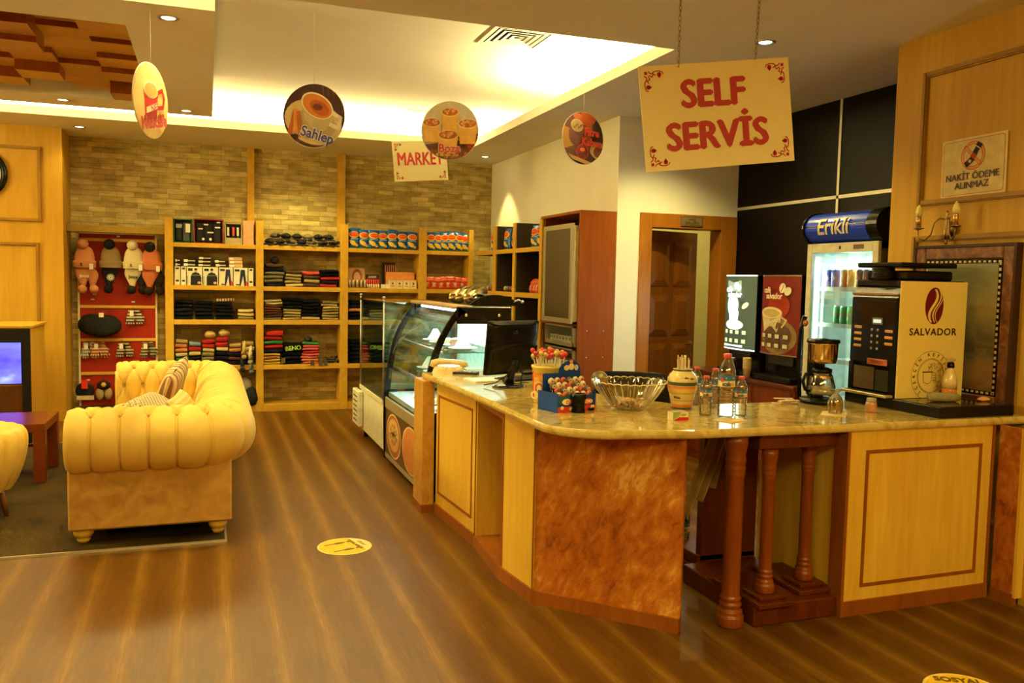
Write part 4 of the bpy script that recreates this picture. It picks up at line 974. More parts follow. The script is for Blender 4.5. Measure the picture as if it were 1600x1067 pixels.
# chips
CB = plain((.010, .085, .40), .25, name='blue_foil'); 
def bag_master(mat, w, h, d, art, zips=True):
    def hh(x, y): a = min(1, abs(2 * x / w)); b = abs(2 * (y - h / 2) / h); return d / 2 * (1 - a ** 2.6) ** .6 * (1 - b ** 3) ** .7
    mb = MB()
    for s in (1, -1): mb.grid(lambda u, v, s=s: ((u - .5) * w * (1 - .05 * math.sin(PI * v)), (v) * h, s * hh((u - .5) * w, v * h) + .0015 * noise.noise(Vector((u * 7, v * 7, s)))), 12, 14, flip=s < 0)
    A = Art(h=hh, rough=.3, z0=.0035, step=.0006); art(A, w, h); R = Matrix.Rotation(PI / 2, 4, 'X')
    mb.xf(R); A.mb.xf(R); return mb, A
def a_chip(A, w, h):
    A.poly(ell(0, .69 * h, .47 * w, .17 * h, 20), (.80, .52, .04)); A.poly(ell(0, .70 * h, .38 * w, .125 * h, 20), (.62, .05, .01)); A.poly(rec(-.26 * w, .26 * w, .69 * h, .735 * h), (.78, .24, .02))
    A.poly(rec(-.30 * w, .40 * w, .46 * h, .50 * h), (.45, .58, .66)); A.poly(ell(-.10 * w, .26 * h, .30 * w, .11 * h, 16, -.6), (.84, .60, .06)); A.poly(ell(.22 * w, .16 * h, .18 * w, .07 * h, 14, -.4), (.78, .52, .08)); A.poly(ell(-.32 * w, .37 * h, .14 * w, .05 * h, 12), (.70, .42, .06)); A.poly(rec(-.4 * w, .2 * w, .02 * h, .06 * h), (.04, .22, .08))
def bag(x, y, z, rz, label, group, kind='chips', tilt=0):
    key = ('bag', kind)
    if key not in MATS:
        if kind == 'chips': MATS[key] = (CB, .135, .245, .075, a_chip)
        else: MATS[key] = (plain((.62, .04, .02), .3), .125, .16, .05, lambda A, w, h: (A.poly(rec(-.4 * w, .4 * w, .15 * h, .55 * h), (.70, .40, .26)), A.poly(ell(0, .35 * h, .25 * w, .15 * h, 14), (.62, .06, .03)), A.poly(rec(-.35 * w, .35 * w, .68 * h, .80 * h), (.72, .22, .08))))
        mb, A = bag_master(*MATS[key][:4], MATS[key][4]); p = bpy.data.meshes
        t0 = thing('crisp_bag' if kind == 'chips' else 'sweet_bag', label, 'bag of crisps' if kind == 'chips' else 'bag of sweets', (x, y, z), rz, group)
        mb.build('bag', MATS[key][0], t0, weld=True); A.put(Matrix.Identity(4), 'print', t0); MATS[key] = t0; t0.rotation_euler = (tilt, 0, rz); return t0
    src = MATS[key]; t = src.copy(); COL.objects.link(t); q_ = 1 + .05 * math.sin(x * 37 + y * 11); t.scale = (q_, q_, 1 + .05 * math.sin(x * 53 + y * 29)); t.location = (x, y, z); t.rotation_euler = (tilt, .05 * math.sin(x * 91 + y * 17), rz); t['label'] = label; t['group'] = group
    for ch in src.children: c = ch.copy(); COL.objects.link(c); c.parent = t
    return t
g = 'blue crisp bags'
for i in range(7): bag(SPAN[2][0] + .075 + i * .123, YS + .06 + .012 * (i % 2), SZ[4], random.uniform(-.12, .12), 'blue crisp bag on the top shelf of the third bay, %s' % place(i, 7), g, tilt=-.06)
for i in range(6): bag(SPAN[3][0] + .065 + i * .093, YS + .06 + .012 * (i % 2), SZ[4], random.uniform(-.15, .15), 'blue crisp bag on the top shelf of the fourth bay, %s' % place(i, 6), g, tilt=-.06)
for i in range(5): bag(SPAN[2][0] + .10 + i * .16, YS + .16, SZ[4], random.uniform(-.1, .1), 'blue crisp bag in the back row of the third bay, %s' % place(i, 5), g, tilt=-.04)
RZ = -PI / 2
for (b, n, y0, dy) in ((0, 2, 9.93, .10), (1, 4, 9.16, .12), (2, 3, 8.33, .11)):
    for i in range(n): bag(XS + .07 + .03 * (i % 2), y0 + i * dy, SZ[4], RZ + random.uniform(-.35, .35), 'blue crisp bag on the right-hand shelving, %s of the %s bay' % (['first', 'second', 'third', 'fourth'][i], ['corner', 'middle', 'nearest'][b]), g, tilt=-.05)
g = 'red sweet bags'
for i in range(6): bag(SPAN[3][0] + .06 + i * .094, YS + .06, SZ[3], random.uniform(-.1, .1), 'red sweet bag in the fourth bay, %s' % place(i, 6), g, 'sweet')
for i in range(5): bag(XS + .06, 8.30 + i * .085, SZ[3] + (.0 if i < 4 else .0), RZ + random.uniform(-.3, .3), 'red sweet bag on the near right-hand shelf, %s' % place(i, 5, 'the near end'), g, 'sweet', -.25)
for i in range(8):
    o = MB().ball((0, 0, 0), (.03, .03, .032), 0, 10, 7).build('sweet_jar', plain([(.45, .2, .06), (.3, .05, .04), (.1, .1, .12), (.4, .3, .15)][i % 4], .3)); o.location = (XS + .05, (9.86 + i * .07) if i < 4 else (9.16 + (i - 4) * .09), SZ[3] + .034); tag(o, 'small wrapped sweet tin on the right-hand shelving, %s from the corner' % ['first', 'second', 'third', 'fourth', 'fifth', 'sixth', 'seventh', 'eighth'][7 - i], 'sweet tin', 'sweet tins')
# third bay: cosmetics
z = SZ[3]; X3 = SPAN[2][0]
def a_face(A, w, h):
    A.poly(rec(-w / 2, w / 2, 0, h), (.66, .42, .22)); A.poly(ell(.05 * w, .55 * h, .30 * w, .40 * h), (.30, .08, .03)); A.poly(ell(.05 * w, .52 * h, .20 * w, .28 * h), (.78, .52, .32)); A.poly(rec(-.5 * w, .0, .0, .3 * h), (.56, .06, .03))
t = book(X3 + .01, .215, .25, z, plain((.62, .30, .14)), 'cosmetics_display', 'cosmetics display with a picture of a face, left in the third bay', 'display box', .03, None, YS + .12, a_face)
BX(-.105, .105, -.09, .0, 0, .085, 0, .004).build('tray', plain((.66, .50, .28)), t)
for i in range(9): MB().cyl(.008, .005, .10, (-.095 + i * .024, -.098), 0, 8).build('lipstick', plain((.05, .03, .03) if i % 2 else (.68, .5, .3), .3), t)
t = book(X3 + .235, .17, .17, z, plain((.05, .015, .02)), 'cosmetics_display', 'dark red lipstick display rack in the middle of the third bay', 'display box', .03, None, YS + .10, lambda A, w, h: A.poly(rec(-.3 * w, .3 * w, .75 * h, .9 * h), (.4, .3, .28)))
for i in range(6): MB().cyl(.010, .0, .11, (-.07 + i * .028, -.02), 0, 8).build('lipstick', plain((.62, .03, .02), .3), t); MB().cyl(.011, .0, .05, (-.07 + i * .028, -.045), 0, 8).build('lipstick_base', plain((.80, .66, .5), .3), t)
for i in range(4): o = BX(0, .026, 0, .04, 0, .05).build('cosmetics_box', PAPER); o.location = (X3 + .425 + i * .028, YS + .05, z); tag(o, 'tiny white cosmetics box between the lipsticks and the orange box, %s' % place(i, 4), 'box', 'tiny white boxes')
t = book(X3 + .47, .17, .33, z, plain((.05, .012, .015)), 'cosmetics_display', 'tall dark display with upright pencils behind the orange box', 'display box', .03, None, YS + .22, None)
for i in range(6): MB().cyl(.006, .20, .30, (-.05 + i * .026, -.015), 0, 6).build('pencil', plain((.72, .30, .22), .4), t)
t = book(X3 + .50, .37, .21, z, plain((.78, .30, .08)), 'cosmetics_display', 'orange and pink display carton with four pale boxes before it', 'display box', .10, None, YS + .12, None)
for i in range(4): 
    t = book(X3 + .525 + i * .089, .085, .115, z, plain((.82, .68, .42)), 'soap_box', 'pale printed soap box before the orange carton, %s' % place(i, 4), 'box', .07, 'pale soap boxes', YS + .03, lambda A, w, h: (A.poly(ell(0, .55 * h, .14 * w, .12 * h), (.2, .06, .03)), A.poly(rec(-.3 * w, .3 * w, .22 * h, .3 * h), (.4, .2, .08)), A.poly(rec(-.5 * w, .5 * w, .93 * h, h), (.7, .25, .08))))
z = SZ[2]
stack(X3 + .12, z, [BK, BK, OR, BK, BK], .05, .20, 'dark pile behind the glass case', 'clothes in the third bay')
stack(X3 + .38, z, [BK, OL, BK], .05, .22, 'olive pile behind the glass case', 'clothes in the third bay')
z = SZ[1]
stack(X3 + .15, z, [BK] * 6, .05, .22, 'black pile low in the third bay', 'clothes in the third bay')
stack(X3 + .45, z, [NV, BK, NV, BK, BK], .05, .22, 'navy pile low in the third bay', 'clothes in the third bay')

# ------------------------------------------------------------------ tall cherry unit with frosted door
t = thing('tall_cabinet', 'tall cherry cabinet with open front at the end of the white wall', 'cabinet', (3.42, 7.66, 0)); inv = local(t)
CX = 3.235
BX(CX, XR - .002, 7.165, 7.19, 0, 2.32).xf(inv).build('side_panel', CHERRY2, t); BX(3.285, XR - .002, 8.155, 8.18, 0, 2.295).xf(inv).build('side_panel', CHERRY2, t)
BX(CX, XR - .002, 7.19, 8.155, 2.295, 2.32).xf(inv).build('top_panel', CHERRY2, t); BX(XR - .02, XR - .002, 7.19, 8.155, 0, 2.295).xf(inv).build('back_panel', DARKB, t)
for z in (1.235, .9, .5, .06): BX(CX + .01, XR - .02, 7.19, 8.155, z, z + .02).xf(inv).build('shelf', CHERRY2, t)
for (y, z) in ((0, 1.2), (0, .95)):
    for x in (3.33, 3.5): MB().ball((x, 7.163, z), (.006, .003, .006), 0, 8, 6).xf(inv).build('screw_cap', OFFW, t)
t = thing('display_cabinet', 'aluminium framed cabinet with a frosted glass door on the cherry unit', 'cabinet', (3.22, 7.45, 1.255)); inv = local(t)
FROST = glass('frosted_glass', (.45, .38, .22), .25, .35)
y0, y1, z0, z1, xf = 7.20, 7.92, 1.262, 2.20, 3.175
BX(xf + .02, XR - .05, y0, y0 + .02, z0, z1).xf(inv).build('side_panel', plain((.55, .45, .22), .4), t); BX(xf + .02, XR - .05, y1 - .02, y1, z0, z1).xf(inv).build('side_panel', ALU, t)
BX(xf + .02, XR - .05, y0, y1, z1 - .02, z1).xf(inv).build('top_panel', ALU, t); BX(xf + .02, XR - .05, y0, y1, z0, z0 + .02).xf(inv).build('bottom_panel', ALU, t); BX(XR - .06, XR - .05, y0, y1, z0, z1).xf(inv).build('back_panel', plain((.3, .24, .12)), t)
for z in (1.58, 1.88): BX(xf + .04, XR - .06, y0 + .02, y1 - .02, z, z + .012).xf(inv).build('inner_shelf', ALU, t)
d = MB()
for a, b, c_, e in ((y0, y0 + .05, z0, z1), (y1 - .05, y1, z0, z1), (y0 + .05, y1 - .05, z0, z0 + .045), (y0 + .05, y1 - .05, z1 - .045, z1)): d.box(xf, xf + .02, a, b, c_, e)
dd = d.xf(inv).build('door', ALU, t); BX(xf + .006, xf + .012, y0 + .05, y1 - .05, z0 + .045, z1 - .045).xf(inv).build('frosted_pane', FROST, dd)
for i in range(9): 
    o = BX(0, .1, 0, .05, 0, .09).build('carton', plain([(.7, .6, .4), (.5, .3, .15), (.6, .55, .5)][i % 3])); o.location = (xf + .08, 7.25 + (i % 5) * .12, 1.593 if i < 5 else 1.893); tag(o, 'pale carton behind the frosted glass door, %s %s row' % (place(i % 5, 5, 'the near side'), 'lower' if i < 5 else 'upper'), 'carton', 'cartons behind the frosted door')
t = thing('cigarette_rack', 'aluminium rack with a row of cigarette packs below the frosted cabinet', 'rack', (3.25, 7.45, .80)); inv = local(t)
y0, y1 = 7.205, 7.90
for (z0, z1) in ((1.03, 1.235), (.80, 1.02)):
    mb = MB().box(xf + .03, 3.5, y0, y0 + .012, z0, z1).box(xf + .03, 3.5, y1 - .012, y1, z0, z1).box(xf + .03, 3.5, y0, y1, z0, z0 + .012).box(xf + .03, 3.5, y0, y1, z1 - .012, z1).box(3.49, 3.5, y0, y1, z0, z1); mb.box(xf + .03, xf + .04, y0, y1, z0, z0 + .05)
    mb.xf(inv).build('tray', ALU, t)
for r in range(2):
    for i in range(8):
        p = thing('cigarette_pack', 'white cigarette pack in the %s tray, %s' % (['upper', 'lower'][r], place(i, 8, 'the near end')), 'cigarette pack', (xf + .07, y0 + .05 + i * .078, [1.043, .813][r]), 0, 'cigarette packs in the aluminium rack')
        BX(0, .03, 0, .055, 0, .088, 0, .001).build('pack', plain((.72, .64, .44)), p); BX(-.0008, 0, .006, .049, .05, .078).build('label', plain((.25, .2, .14)), p)

# ------------------------------------------------------------------ doorway, door leaf
df = MB().box(3.848, 3.975, YD - .02, YD, 0, 2.325, 0, .003).box(4.745, XD - .004, YD - .02, YD, 0, 2.325, 0, .003).box(3.975, 4.745, YD - .02, YD, 2.19, 2.325, 0, .003)
df.box(3.93, 3.975, YD, YD + .18, 0, 2.24).box(4.745, 4.80, YD, YD + .18, 0, 2.24).box(3.93, 4.80, YD, YD + .18, 2.19, 2.24)
struct('door_1', df, FRAMEW)
hx, hy = 3.985, YD + .17; da = .27
Fd = Matrix.Translation((hx, hy, .01)) @ Matrix.Rotation(da, 4, 'Z')
lf = MB().box(0, .74, -.02, .02, 0, 2.165); lf.xf(Fd); o = struct('door_2', lf, DOORW, None, (hx, hy, 0)); inv = local(o)
for (a, b) in ((.08, .34), (.40, .66)):
    for (c_, e) in ((.10, .55), (.65, 1.05), (1.13, 1.53), (1.62, 2.06)):
        pb = MB(); w, h = (b - a), (e - c_); pb.box(a, b, -.026, -.02, c_, e); 
        pb.add([(a, -.026, c_), (b, -.026, c_), (b, -.026, e), (a, -.026, e), (a + .06, -.044, c_ + .06), (b - .06, -.044, c_ + .06), (b - .06, -.044, e - .06), (a + .06, -.044, e - .06)], [(0, 1, 5, 4), (1, 2, 6, 5), (2, 3, 7, 6), (3, 0, 4, 7), (4, 5, 6, 7)])
        pb.xf(inv @ Fd).build('raised_panel', DOORW, o)
hb = MB().tube([(.68, -.02, 1.04), (.68, -.06, 1.04), (.58, -.065, 1.04)], .009, 0, 8); hb.ball((.68, -.022, 1.04), (.03, .006, .03), 0, 10, 6); hb.xf(inv @ Fd).build('handle', BRASS, o)
MB().ball((.68, -.022, .93), (.024, .006, .03), 0, 10, 6).xf(inv @ Fd).build('lock_plate', BRASS, o)
t = thing('door_plate', 'small engraved brass plate on the frame above the open door', 'sign plate', (4.40, YD - .02, 2.262))
BX(-.125, .125, -.012, 0, -.05, .05, 0, .003).build('plate', plain((.16, .10, .05), .4), t); BX(-.108, .108, -.014, -.012, -.036, .036).build('inset', plain((.36, .26, .12), .4, .5), t)
F = Matrix.Rotation(PI / 2, 4, 'X')
for s_, zz in (('WC', .014), ('SALON', -.018)): text(s_, .036, plain((.07, .04, .02)), Matrix.Translation((0, -.0142, zz)) @ F, t, 'engraving', .0003, .02, 1.3)
t = thing('wall_frame', 'small dark square frame on the back room wall, seen through the doorway', 'picture frame', (4.9, 9.19, 1.62)); BX(-.13, .13, -.02, 0, -.2, .2, 0, .004).build('frame', plain((.5, .45, .35), .4), t); BX(-.10, .10, -.024, -.02, -.17, .17).build('picture', BLACKM, t)
area('corridor_light', (5.0, 8.2, 3.15), .5, .5, 9, WARM)
# ------------------------------------------------------------------ button-tufted sofa
FX, FYN, FYF, BXR = -.80, 5.52, 8.50, .13
sofa = thing('sofa', 'long mustard velvet button-tufted sofa with rolled arms and turned feet on the carpet', 'sofa', (-.34, 7.0, 0)); inv = local(sofa)
PR, RR, RZC = .24, .20, .645
def ref(s):     # walk along the outline: returns point, outward normal
    L1 = (BXR - PR) - FX; A1 = PR * PI / 2; L2 = (FYF - PR) - (FYN + PR)
    if s < L1: return Vector((FX + s, FYN, 0)), Vector((0, -1, 0))
    s -= L1
    if s < A1: a = -PI / 2 + s / PR; n = Vector((math.cos(a), math.sin(a), 0)); return Vector((BXR - PR, FYN + PR, 0)) + n * PR, n
    s -= A1
    if s < L2: return Vector((BXR, FYN + PR + s, 0)), Vector((1, 0, 0))
    s -= L2
    if s < A1: a = s / PR; n = Vector((math.cos(a), math.sin(a), 0)); return Vector((BXR - PR, FYF - PR, 0)) + n * PR, n
    s -= A1
    return Vector((BXR - PR - s, FYF, 0)), Vector((0, 1, 0))
LA = (BXR - PR) - FX; AR = PR * PI / 2; LB = (FYF - PR) - (FYN + PR); TOT = 2 * LA + 2 * AR + LB
SP_ = .158; ZS = .47
def prof(v):    # v in metres down the section from the inner seat line; returns (offset, z, angle, normal)
    if v < RZC - ZS: return -.04 - RR, ZS + v, 180 + (RZC - ZS - v) / RR * 57.3, (-1, 0)
    a = 180 - (v - (RZC - ZS)) / RR * 57.3; r = math.radians(a); return -.04 + RR * math.cos(r), RZC + RR * math.sin(r), a, (math.cos(r), math.sin(r))
VL = (RZC - ZS) + RR * math.radians(180 + 97)
def tuft(s, a):
    u = (s + .02) / SP_
    if a < 64:
        ds = (u - round(u)) * SP_; g = -.016 * math.exp(-(ds / .0060) ** 2) + .014 * (abs(math.sin(PI * u)) ** .6 - 1)
        db = math.hypot(ds, (64 - a) / 57.3 * RR); th = math.atan2((64 - a) / 57.3 * RR, ds + 1e-6); return g - .036 * math.exp(-(db / .020) ** 2) + .0045 * math.cos(th * 13) * math.exp(-((db - .03) / .028) ** 2)
    v = (a - 64) / 58.0; p, q = u + v / 2, u - v / 2
    dp, dq = abs(p - round(p)) * SP_ * .8, abs(q - round(q)) * SP_ * .8
    g = -.015 * math.exp(-(min(dp, dq) / .008) ** 2) + .012 * (min(1, (abs(math.sin(PI * p) * math.sin(PI * q))) ** .5) - 1)
    rv = round(v); uu = u - (.5 if rv % 2 else 0); db = math.hypot((uu - round(uu)) * SP_, (v - rv) * 58 / 57.3 * RR)
    wr = .0022 * noise.noise(Vector((s * 26, a * .02, 1.7))) + .0016 * math.sin(s * 120 + 3 * noise.noise(Vector((s * 5, a * .03, 0))))
    return g - .034 * math.exp(-(db / .022) ** 2) + wr
def roll(s0, s1, name, res=.0085):
    nu = int((s1 - s0) / res); nv = 84 if res > .005 else 130; mb = MB()
    def f(u, v):
        s = s0 + (s1 - s0) * u; P_, n = ref(s); o, z, a, nn = prof(v * VL); t = tuft(s, a)
        e = min(s, TOT - s); k = 1 if e > .05 else 1 - .10 * (1 - e / .05) ** 2
        o2 = -.04 + (o + .04) * k; z2 = RZC + (z - RZC) * k
        w = P_ + n * (o2 + nn[0] * t); return (w.x, w.y, z2 + nn[1] * t)
    mb.grid(f, nu, nv, 0)
    for (e, u) in ((0, 0), (TOT, 1)):
        if (s0 <= e <= s1): ring = [f(u, i / nv) for i in range(nv + 1)]; mb.add(ring, [tuple(range(len(ring)))], 0)
    mb.xf(inv); return mb.build(name, VELVET, sofa, weld=True)
pa = roll(0, LA + AR * .62, 'arm', .004); pb = roll(LA + AR * .62, LA + AR * 1.4 + LB, 'backrest', .010); pc = roll(LA + AR * 1.4 + LB, TOT, 'arm')
bd = MB()
bd.box(FX, BXR, FYN, FYN + .22, .10, .50, 0, .012); bd.xf(inv); bd.build('side_panel', VELVET2, sofa, label='worn rust brown side panel of the near arm')
MB().box(BXR - .2, BXR, FYN + .22, FYF - .22, .10, .50, 0, .012).xf(inv).build('back_panel', VELVET2, sofa)
MB().box(FX, BXR, FYF - .22, FYF, .10, .50, 0, .012).xf(inv).build('side_panel', VELVET, sofa)
MB().box(FX + .02, BXR - .2, FYN + .22, FYF - .22, .10, .34, 0, .012).xf(inv).build('seat_frame', VELVET, sofa)
def cush(y0, y1):
    mb = MB(); 
    def f(u, v, top):
        a, b = 2 * u - 1, 2 * v - 1; return (FX - .02 + (BXR - .17 - FX) * u, y0 + (y1 - y0) * v, (.43 if top else .41) + (1 if top else -1) * .075 * ((1 - a ** 6) * (1 - b ** 6)) ** .4)
    mb.grid(lambda u, v: f(u, v, 1), 24, 24); mb.grid(lambda u, v: f(u, v, 0), 24, 24, flip=True); mb.xf(inv); mb.build('seat_cushion', VELVET, sofa)
yl = (FYF - FYN - .5) / 3
for i in range(3): cush(FYN + .25 + i * yl, FYN + .25 + (i + 1) * yl - .004)
FOOT = wood('pale_turned_wood', (.72, .52, .28), (.62, .42, .20), (8, 8, 3), .35)
for x, y in ((-.725, 5.60), (.045, 5.60), (-.725, 8.42), (.045, 8.42)):
    MB().lathe([(.030, 0), (.034, .010), (.040, .018), (.030, .028), (.046, .036), (.056, .052), (.058, .068), (.050, .082), (.058, .088), (.058, .102)], 20, (x, y, .013)).xf(inv).build('foot', FOOT, sofa)
BT = plain((.60, .42, .16), .6, name='button_cloth')
bme = None
for row in range(0, 4):
    a = 64 + 58 * row; s = -.02 + (SP_ / 2 if row % 2 else 0)
    v = (RZC - ZS) + (180 - a) / 57.3 * RR
    while s < TOT - .03:
        if s > .03:
            P_, n = ref(s); o, z, a_, nn = prof(max(0.0, v)); w = P_ + n * (o - nn[0] * .030); q = Vector((w.x, w.y, z - nn[1] * .030))
            if bme is None: b_ = MB().ball((0, 0, 0), (.011, .011, .011), 0, 10, 6).build('tufting_button', BT, sofa); bme = b_
            else: b_ = bme.copy(); COL.objects.link(b_)
            b_.location = inv @ q
            if row > 1 and LA - .1 < s < TOT - LA - .3: bpy.data.objects.remove(b_) if b_ is not bme else None
        s += SP_

def cushion(c, r, u, w, h, d, mt, label, name='cushion', cat='cushion'):
    F = frame((0, 0, 0), r, u)
    mb = MB()
    for sgn in (1, -1):
        def f(a, b, sgn=sgn):
            x, y = 2 * a - 1, 2 * b - 1; k = 1 - .10 * (x * y) ** 2 * 0; pin = 1 - .07 * (1 - abs(y) ** 2) * abs(x) ** 4
            pin2 = 1 - .07 * (1 - abs(x) ** 2) * abs(y) ** 4
            return (x * w / 2 * pin, y * h / 2 * pin2, sgn * d / 2 * ((1 - x ** 4) * (1 - y ** 4)) ** .55 + .006 * noise.noise(Vector((a * 4, b * 4, sgn))))
        mb.grid(f, 22, 22, flip=sgn < 0)
    o = mb.build(name, mt, weld=True); o.matrix_world = Matrix.Translation(c) @ F; tag(o, label, cat); return o
SM = stripes_mat('striped_cushion', [(.50, .34, .16), (.16, .06, .04), (.62, .44, .20), (.34, .16, .07), (.66, .50, .26), (.20, .08, .05), (.56, .36, .14), (.72, .56, .28)], 6.5, 0)
cushion((-.29, 7.14, .735), (.25, .92, .28), (.28, -.30, .9), .46, .44, .14, SM, 'brown and tan striped cushion leaning on the sofa back')
CM = None
def check_mat():
    mt, nt, b = nodes('houndstooth_cloth'); v = coords(nt, (1, 1, 1)); c = N(nt, 'ShaderNodeTexChecker'); c.inputs['Scale'].default_value = 62
    c.inputs['Color1'].default_value = (.62, .48, .28, 1); c.inputs['Color2'].default_value = (.22, .16, .10, 1); nt.links.new(v, c.inputs[0]); nt.links.new(c.outputs[0], b.inputs['Base Color']); b.inputs['Roughness'].default_value = .9; return mt
cushion((-.34, 6.45, .655), (.4, .86, .1), (-.80, .30, .45), .42, .42, .15, check_mat(), 'small-check beige cushion lying on the sofa seat near the front arm')
cushion((-.15, 6.28, .665), (.2, .9, .1), (-.5, .0, .8), .36, .34, .12, stripes_mat('pale_stripe', [(.70, .52, .22), (.58, .40, .15)], 26, 1), 'pale yellow corded cushion tucked beside the checked cushion')

# ------------------------------------------------------------------ armchair at the left edge
t = thing('armchair', 'mustard pleated tub armchair cut by the left edge of the picture', 'armchair', (-1.61, 6.42, 0)); Rr = .445
mb = MB()
def tub(u, v):
    a = 2 * PI * u; q = v * PI * 1.25 - .15
    base = Rr - .13 + .13 * math.sin(min(PI, max(0, v * PI * .98 + .12))) ** .6; pl = abs(math.sin(a * 11)) ** .5
    z = .17 + .43 * v; r = base - .034 * (1 - pl) * (1 if v < .97 else .3)
    if v > .80: z = .60 - .05 * ((v - .80) / .2) ** 2 * 0 + .0
    zz = .19 + .40 * math.sin(min(v, .8) / .8 * PI / 2) if v <= .8 else .59 - (v - .8) / .2 * .05
    rr_ = r if v <= .8 else r - (v - .8) / .2 * .17
    return (rr_ * math.cos(a), rr_ * math.sin(a), zz)
mb.grid(tub, 220, 30); mb.build('shell', VELVET, t, weld=True)
MB().lathe([(.0, .20), (.30, .20), (.34, .40), (.30, .47), (0, .49)], 36).build('seat_cushion', VELVET, t)
for k in range(4):
    a = -.25 + k * PI / 2; x, y = .30 * math.cos(a), .30 * math.sin(a); MB().rod((x, y, .22), (x * 1.14, y * 1.14, .013), .022, 0, 12, .013).build('leg', DOORW, t)

# ------------------------------------------------------------------ coffee table
TX1, TY0, TY1, TZ = -1.20, 7.28, 7.93, .475
t = thing('coffee_table', 'low red-brown wooden coffee table reflecting the blue screen', 'table', (-1.8, 7.6, 0)); inv = local(t)
TWD = wood('red_table_wood', (.15, .032, .02), (.10, .02, .012), (2, 9, 9), .25, .0)
BX(-2.4, TX1, TY0, TY1, TZ - .065, TZ, 0, .003).xf(inv).build('tabletop', TWD, t)
for x in (-2.4, TX1 - .085):
    for y in (TY0, TY1 - .085): BX(x, x + .085, y, y + .085, .013, TZ - .065, 0, .003).xf(inv).build('leg', TWD, t)
BX(-2.35, TX1 - .02, TY0 + .1, TY0 + .12, .28, .30).xf(inv).build('stretcher', TWD, t)

# ------------------------------------------------------------------ screen cabinet and clock on the left
t = thing('media_cabinet', 'oak cabinet with a wide black front frame left of the hats', 'cabinet', (-2.2, 9.05, 0)); inv = local(t)
BX(-2.9, -1.60, 9.06, 9.80, 0, 1.11, 0, .004).xf(inv).build('body', OAK, t); BX(-2.92, -1.585, 9.04, 9.82, 1.11, 1.135, 0, .003).xf(inv).build('top', OAK, t)
mb = MB().box(-2.9, -1.60, 9.03, 9.06, .98, 1.10).box(-1.672, -1.60, 9.03, 9.06, 0, .98).box(-2.9, -2.83, 9.03, 9.06, 0, .98).box(-2.83, -1.672, 9.03, 9.06, 0, .12)
mb.xf(inv).build('front_frame', BLACKM, t)
BX(-2.83, -1.672, 9.05, 9.06, .12, .56).xf(inv).build('lower_panel', wood('dark_reddish_panel', (.12, .04, .02), (.08, .03, .015)), t)
t = thing('screen', 'glowing blue screen set in the black cabinet frame', 'screen', (-2.25, 9.045, .59)); BX(-.575, .578, -.012, .01, -.01, .39, 0, .004).build('bezel', BLACK, t)
def scr_mat():
    mt, nt, b = nodes('blue_screen'); v = coords(nt, (3, 3, 6)); nz = N(nt, 'ShaderNodeTexNoise'); nz.inputs['Scale'].default_value = 1.2; nz.inputs['Detail'].default_value = 3; nt.links.new(v, nz.inputs[0])
    nt.links.new(ramp(nt, nz.outputs[0], [(.3, (.045, .03, .62)), (.6, (.10, .10, .95)), (.8, (.25, .30, 1.0))]), b.inputs['Emission Color']); b.inputs['Emission Strength'].default_value = 1.35; b.inputs['Base Color'].default_value = (.01, .01, .02, 1); return mt
BX(-.57, .572, -.0135, -.012, -.004, .385).build('panel', scr_mat(), t)
t = thing('wall_clock', 'dark-rimmed round wall clock cut by the left edge of the picture', 'clock', (-2.28, YL, 2.675)); R90 = Matrix.Rotation(PI / 2, 4, 'X')
MB().lathe([(.205, .0), (.265, .0), (.265, .035), (.235, .05), (.205, .03), (.205, .0)], 48, cap=False).xf(R90).build('rim', BLACK, t)
MB().lathe([(0, .012), (.206, .012)], 40, cap=False, smooth=False).xf(R90).build('dial', plain((.45, .42, .36), .4), t)
for a, l in ((.6, .15), (2.4, .11)): MB().rod((0, -.02, 0), (l * math.sin(a), -.02, l * math.cos(a)), .004).build('hand', BLACK, t)
for k in range(12): a = k * PI / 6; MB().rod((.17 * math.sin(a), -.014, .17 * math.cos(a)), (.195 * math.sin(a), -.014, .195 * math.cos(a)), .003, 0, 5).build('hour_mark', BLACK, t)
# floor stickers
YEL = (.80, .50, .02)
def sticker(x, y, rz, R, label, txt, size, off):
    t = thing('floor_sticker', label, 'floor sticker', (x, y, 0), rz)
    MB().lathe([(R, 0), (R, .001)], 48, smooth=False).build('disc', plain((.84, .62, .22), .5), t)
    A = Art(z0=.0012, step=.0002); A.poly(ell(0, -.01 * R, R * .93, R * .93, 40), YEL)
    if off:
        for sx in (-1, 1): A.poly(ell(sx * .42 * R, -.02 * R, .10 * R, .24 * R, 16), (.12, .08, .02)); A.poly(ell(sx * .42 * R, .32 * R, .07 * R, .07 * R, 12), (.12, .08, .02)); A.poly(rec(sx * .42 * R - .05 * R, sx * .42 * R + .05 * R, -.62 * R, -.2 * R), (.18, .12, .03))
        A.line([(-.25 * R, .1 * R), (.25 * R, .1 * R)], .02 * R, (.85, .8, .6)); 
        A.poly(clip(rec(-R, R, .52 * R, R), ell(0, 0, R * .93, R * .93, 40)), (.84, .66, .25))
    A.put(Matrix.Identity(4), 'print', t)
    for s_, yy, sz in txt: text(s_, sz * R, plain((.14, .08, .02)), Matrix.Translation((0, yy * R, .0018)), t, 'lettering', .0002, .03, 1)
s1 = at(538.5, 853.5, 'z', 0)
sticker(s1.x, s1.y, -1.28, .165, 'round yellow floor sticker with two figures between sofa and counter', [('SOSYAL MESAFE', .42, .17), ('DİKKAT', .68, .16)], 1, True)
sticker(2.93, 2.51, -.50, .165, 'round yellow floor sticker cut by the bottom edge of the picture', [('SOSYAL', .60, .34), ('MESAFE', .15, .30)], 1, False)
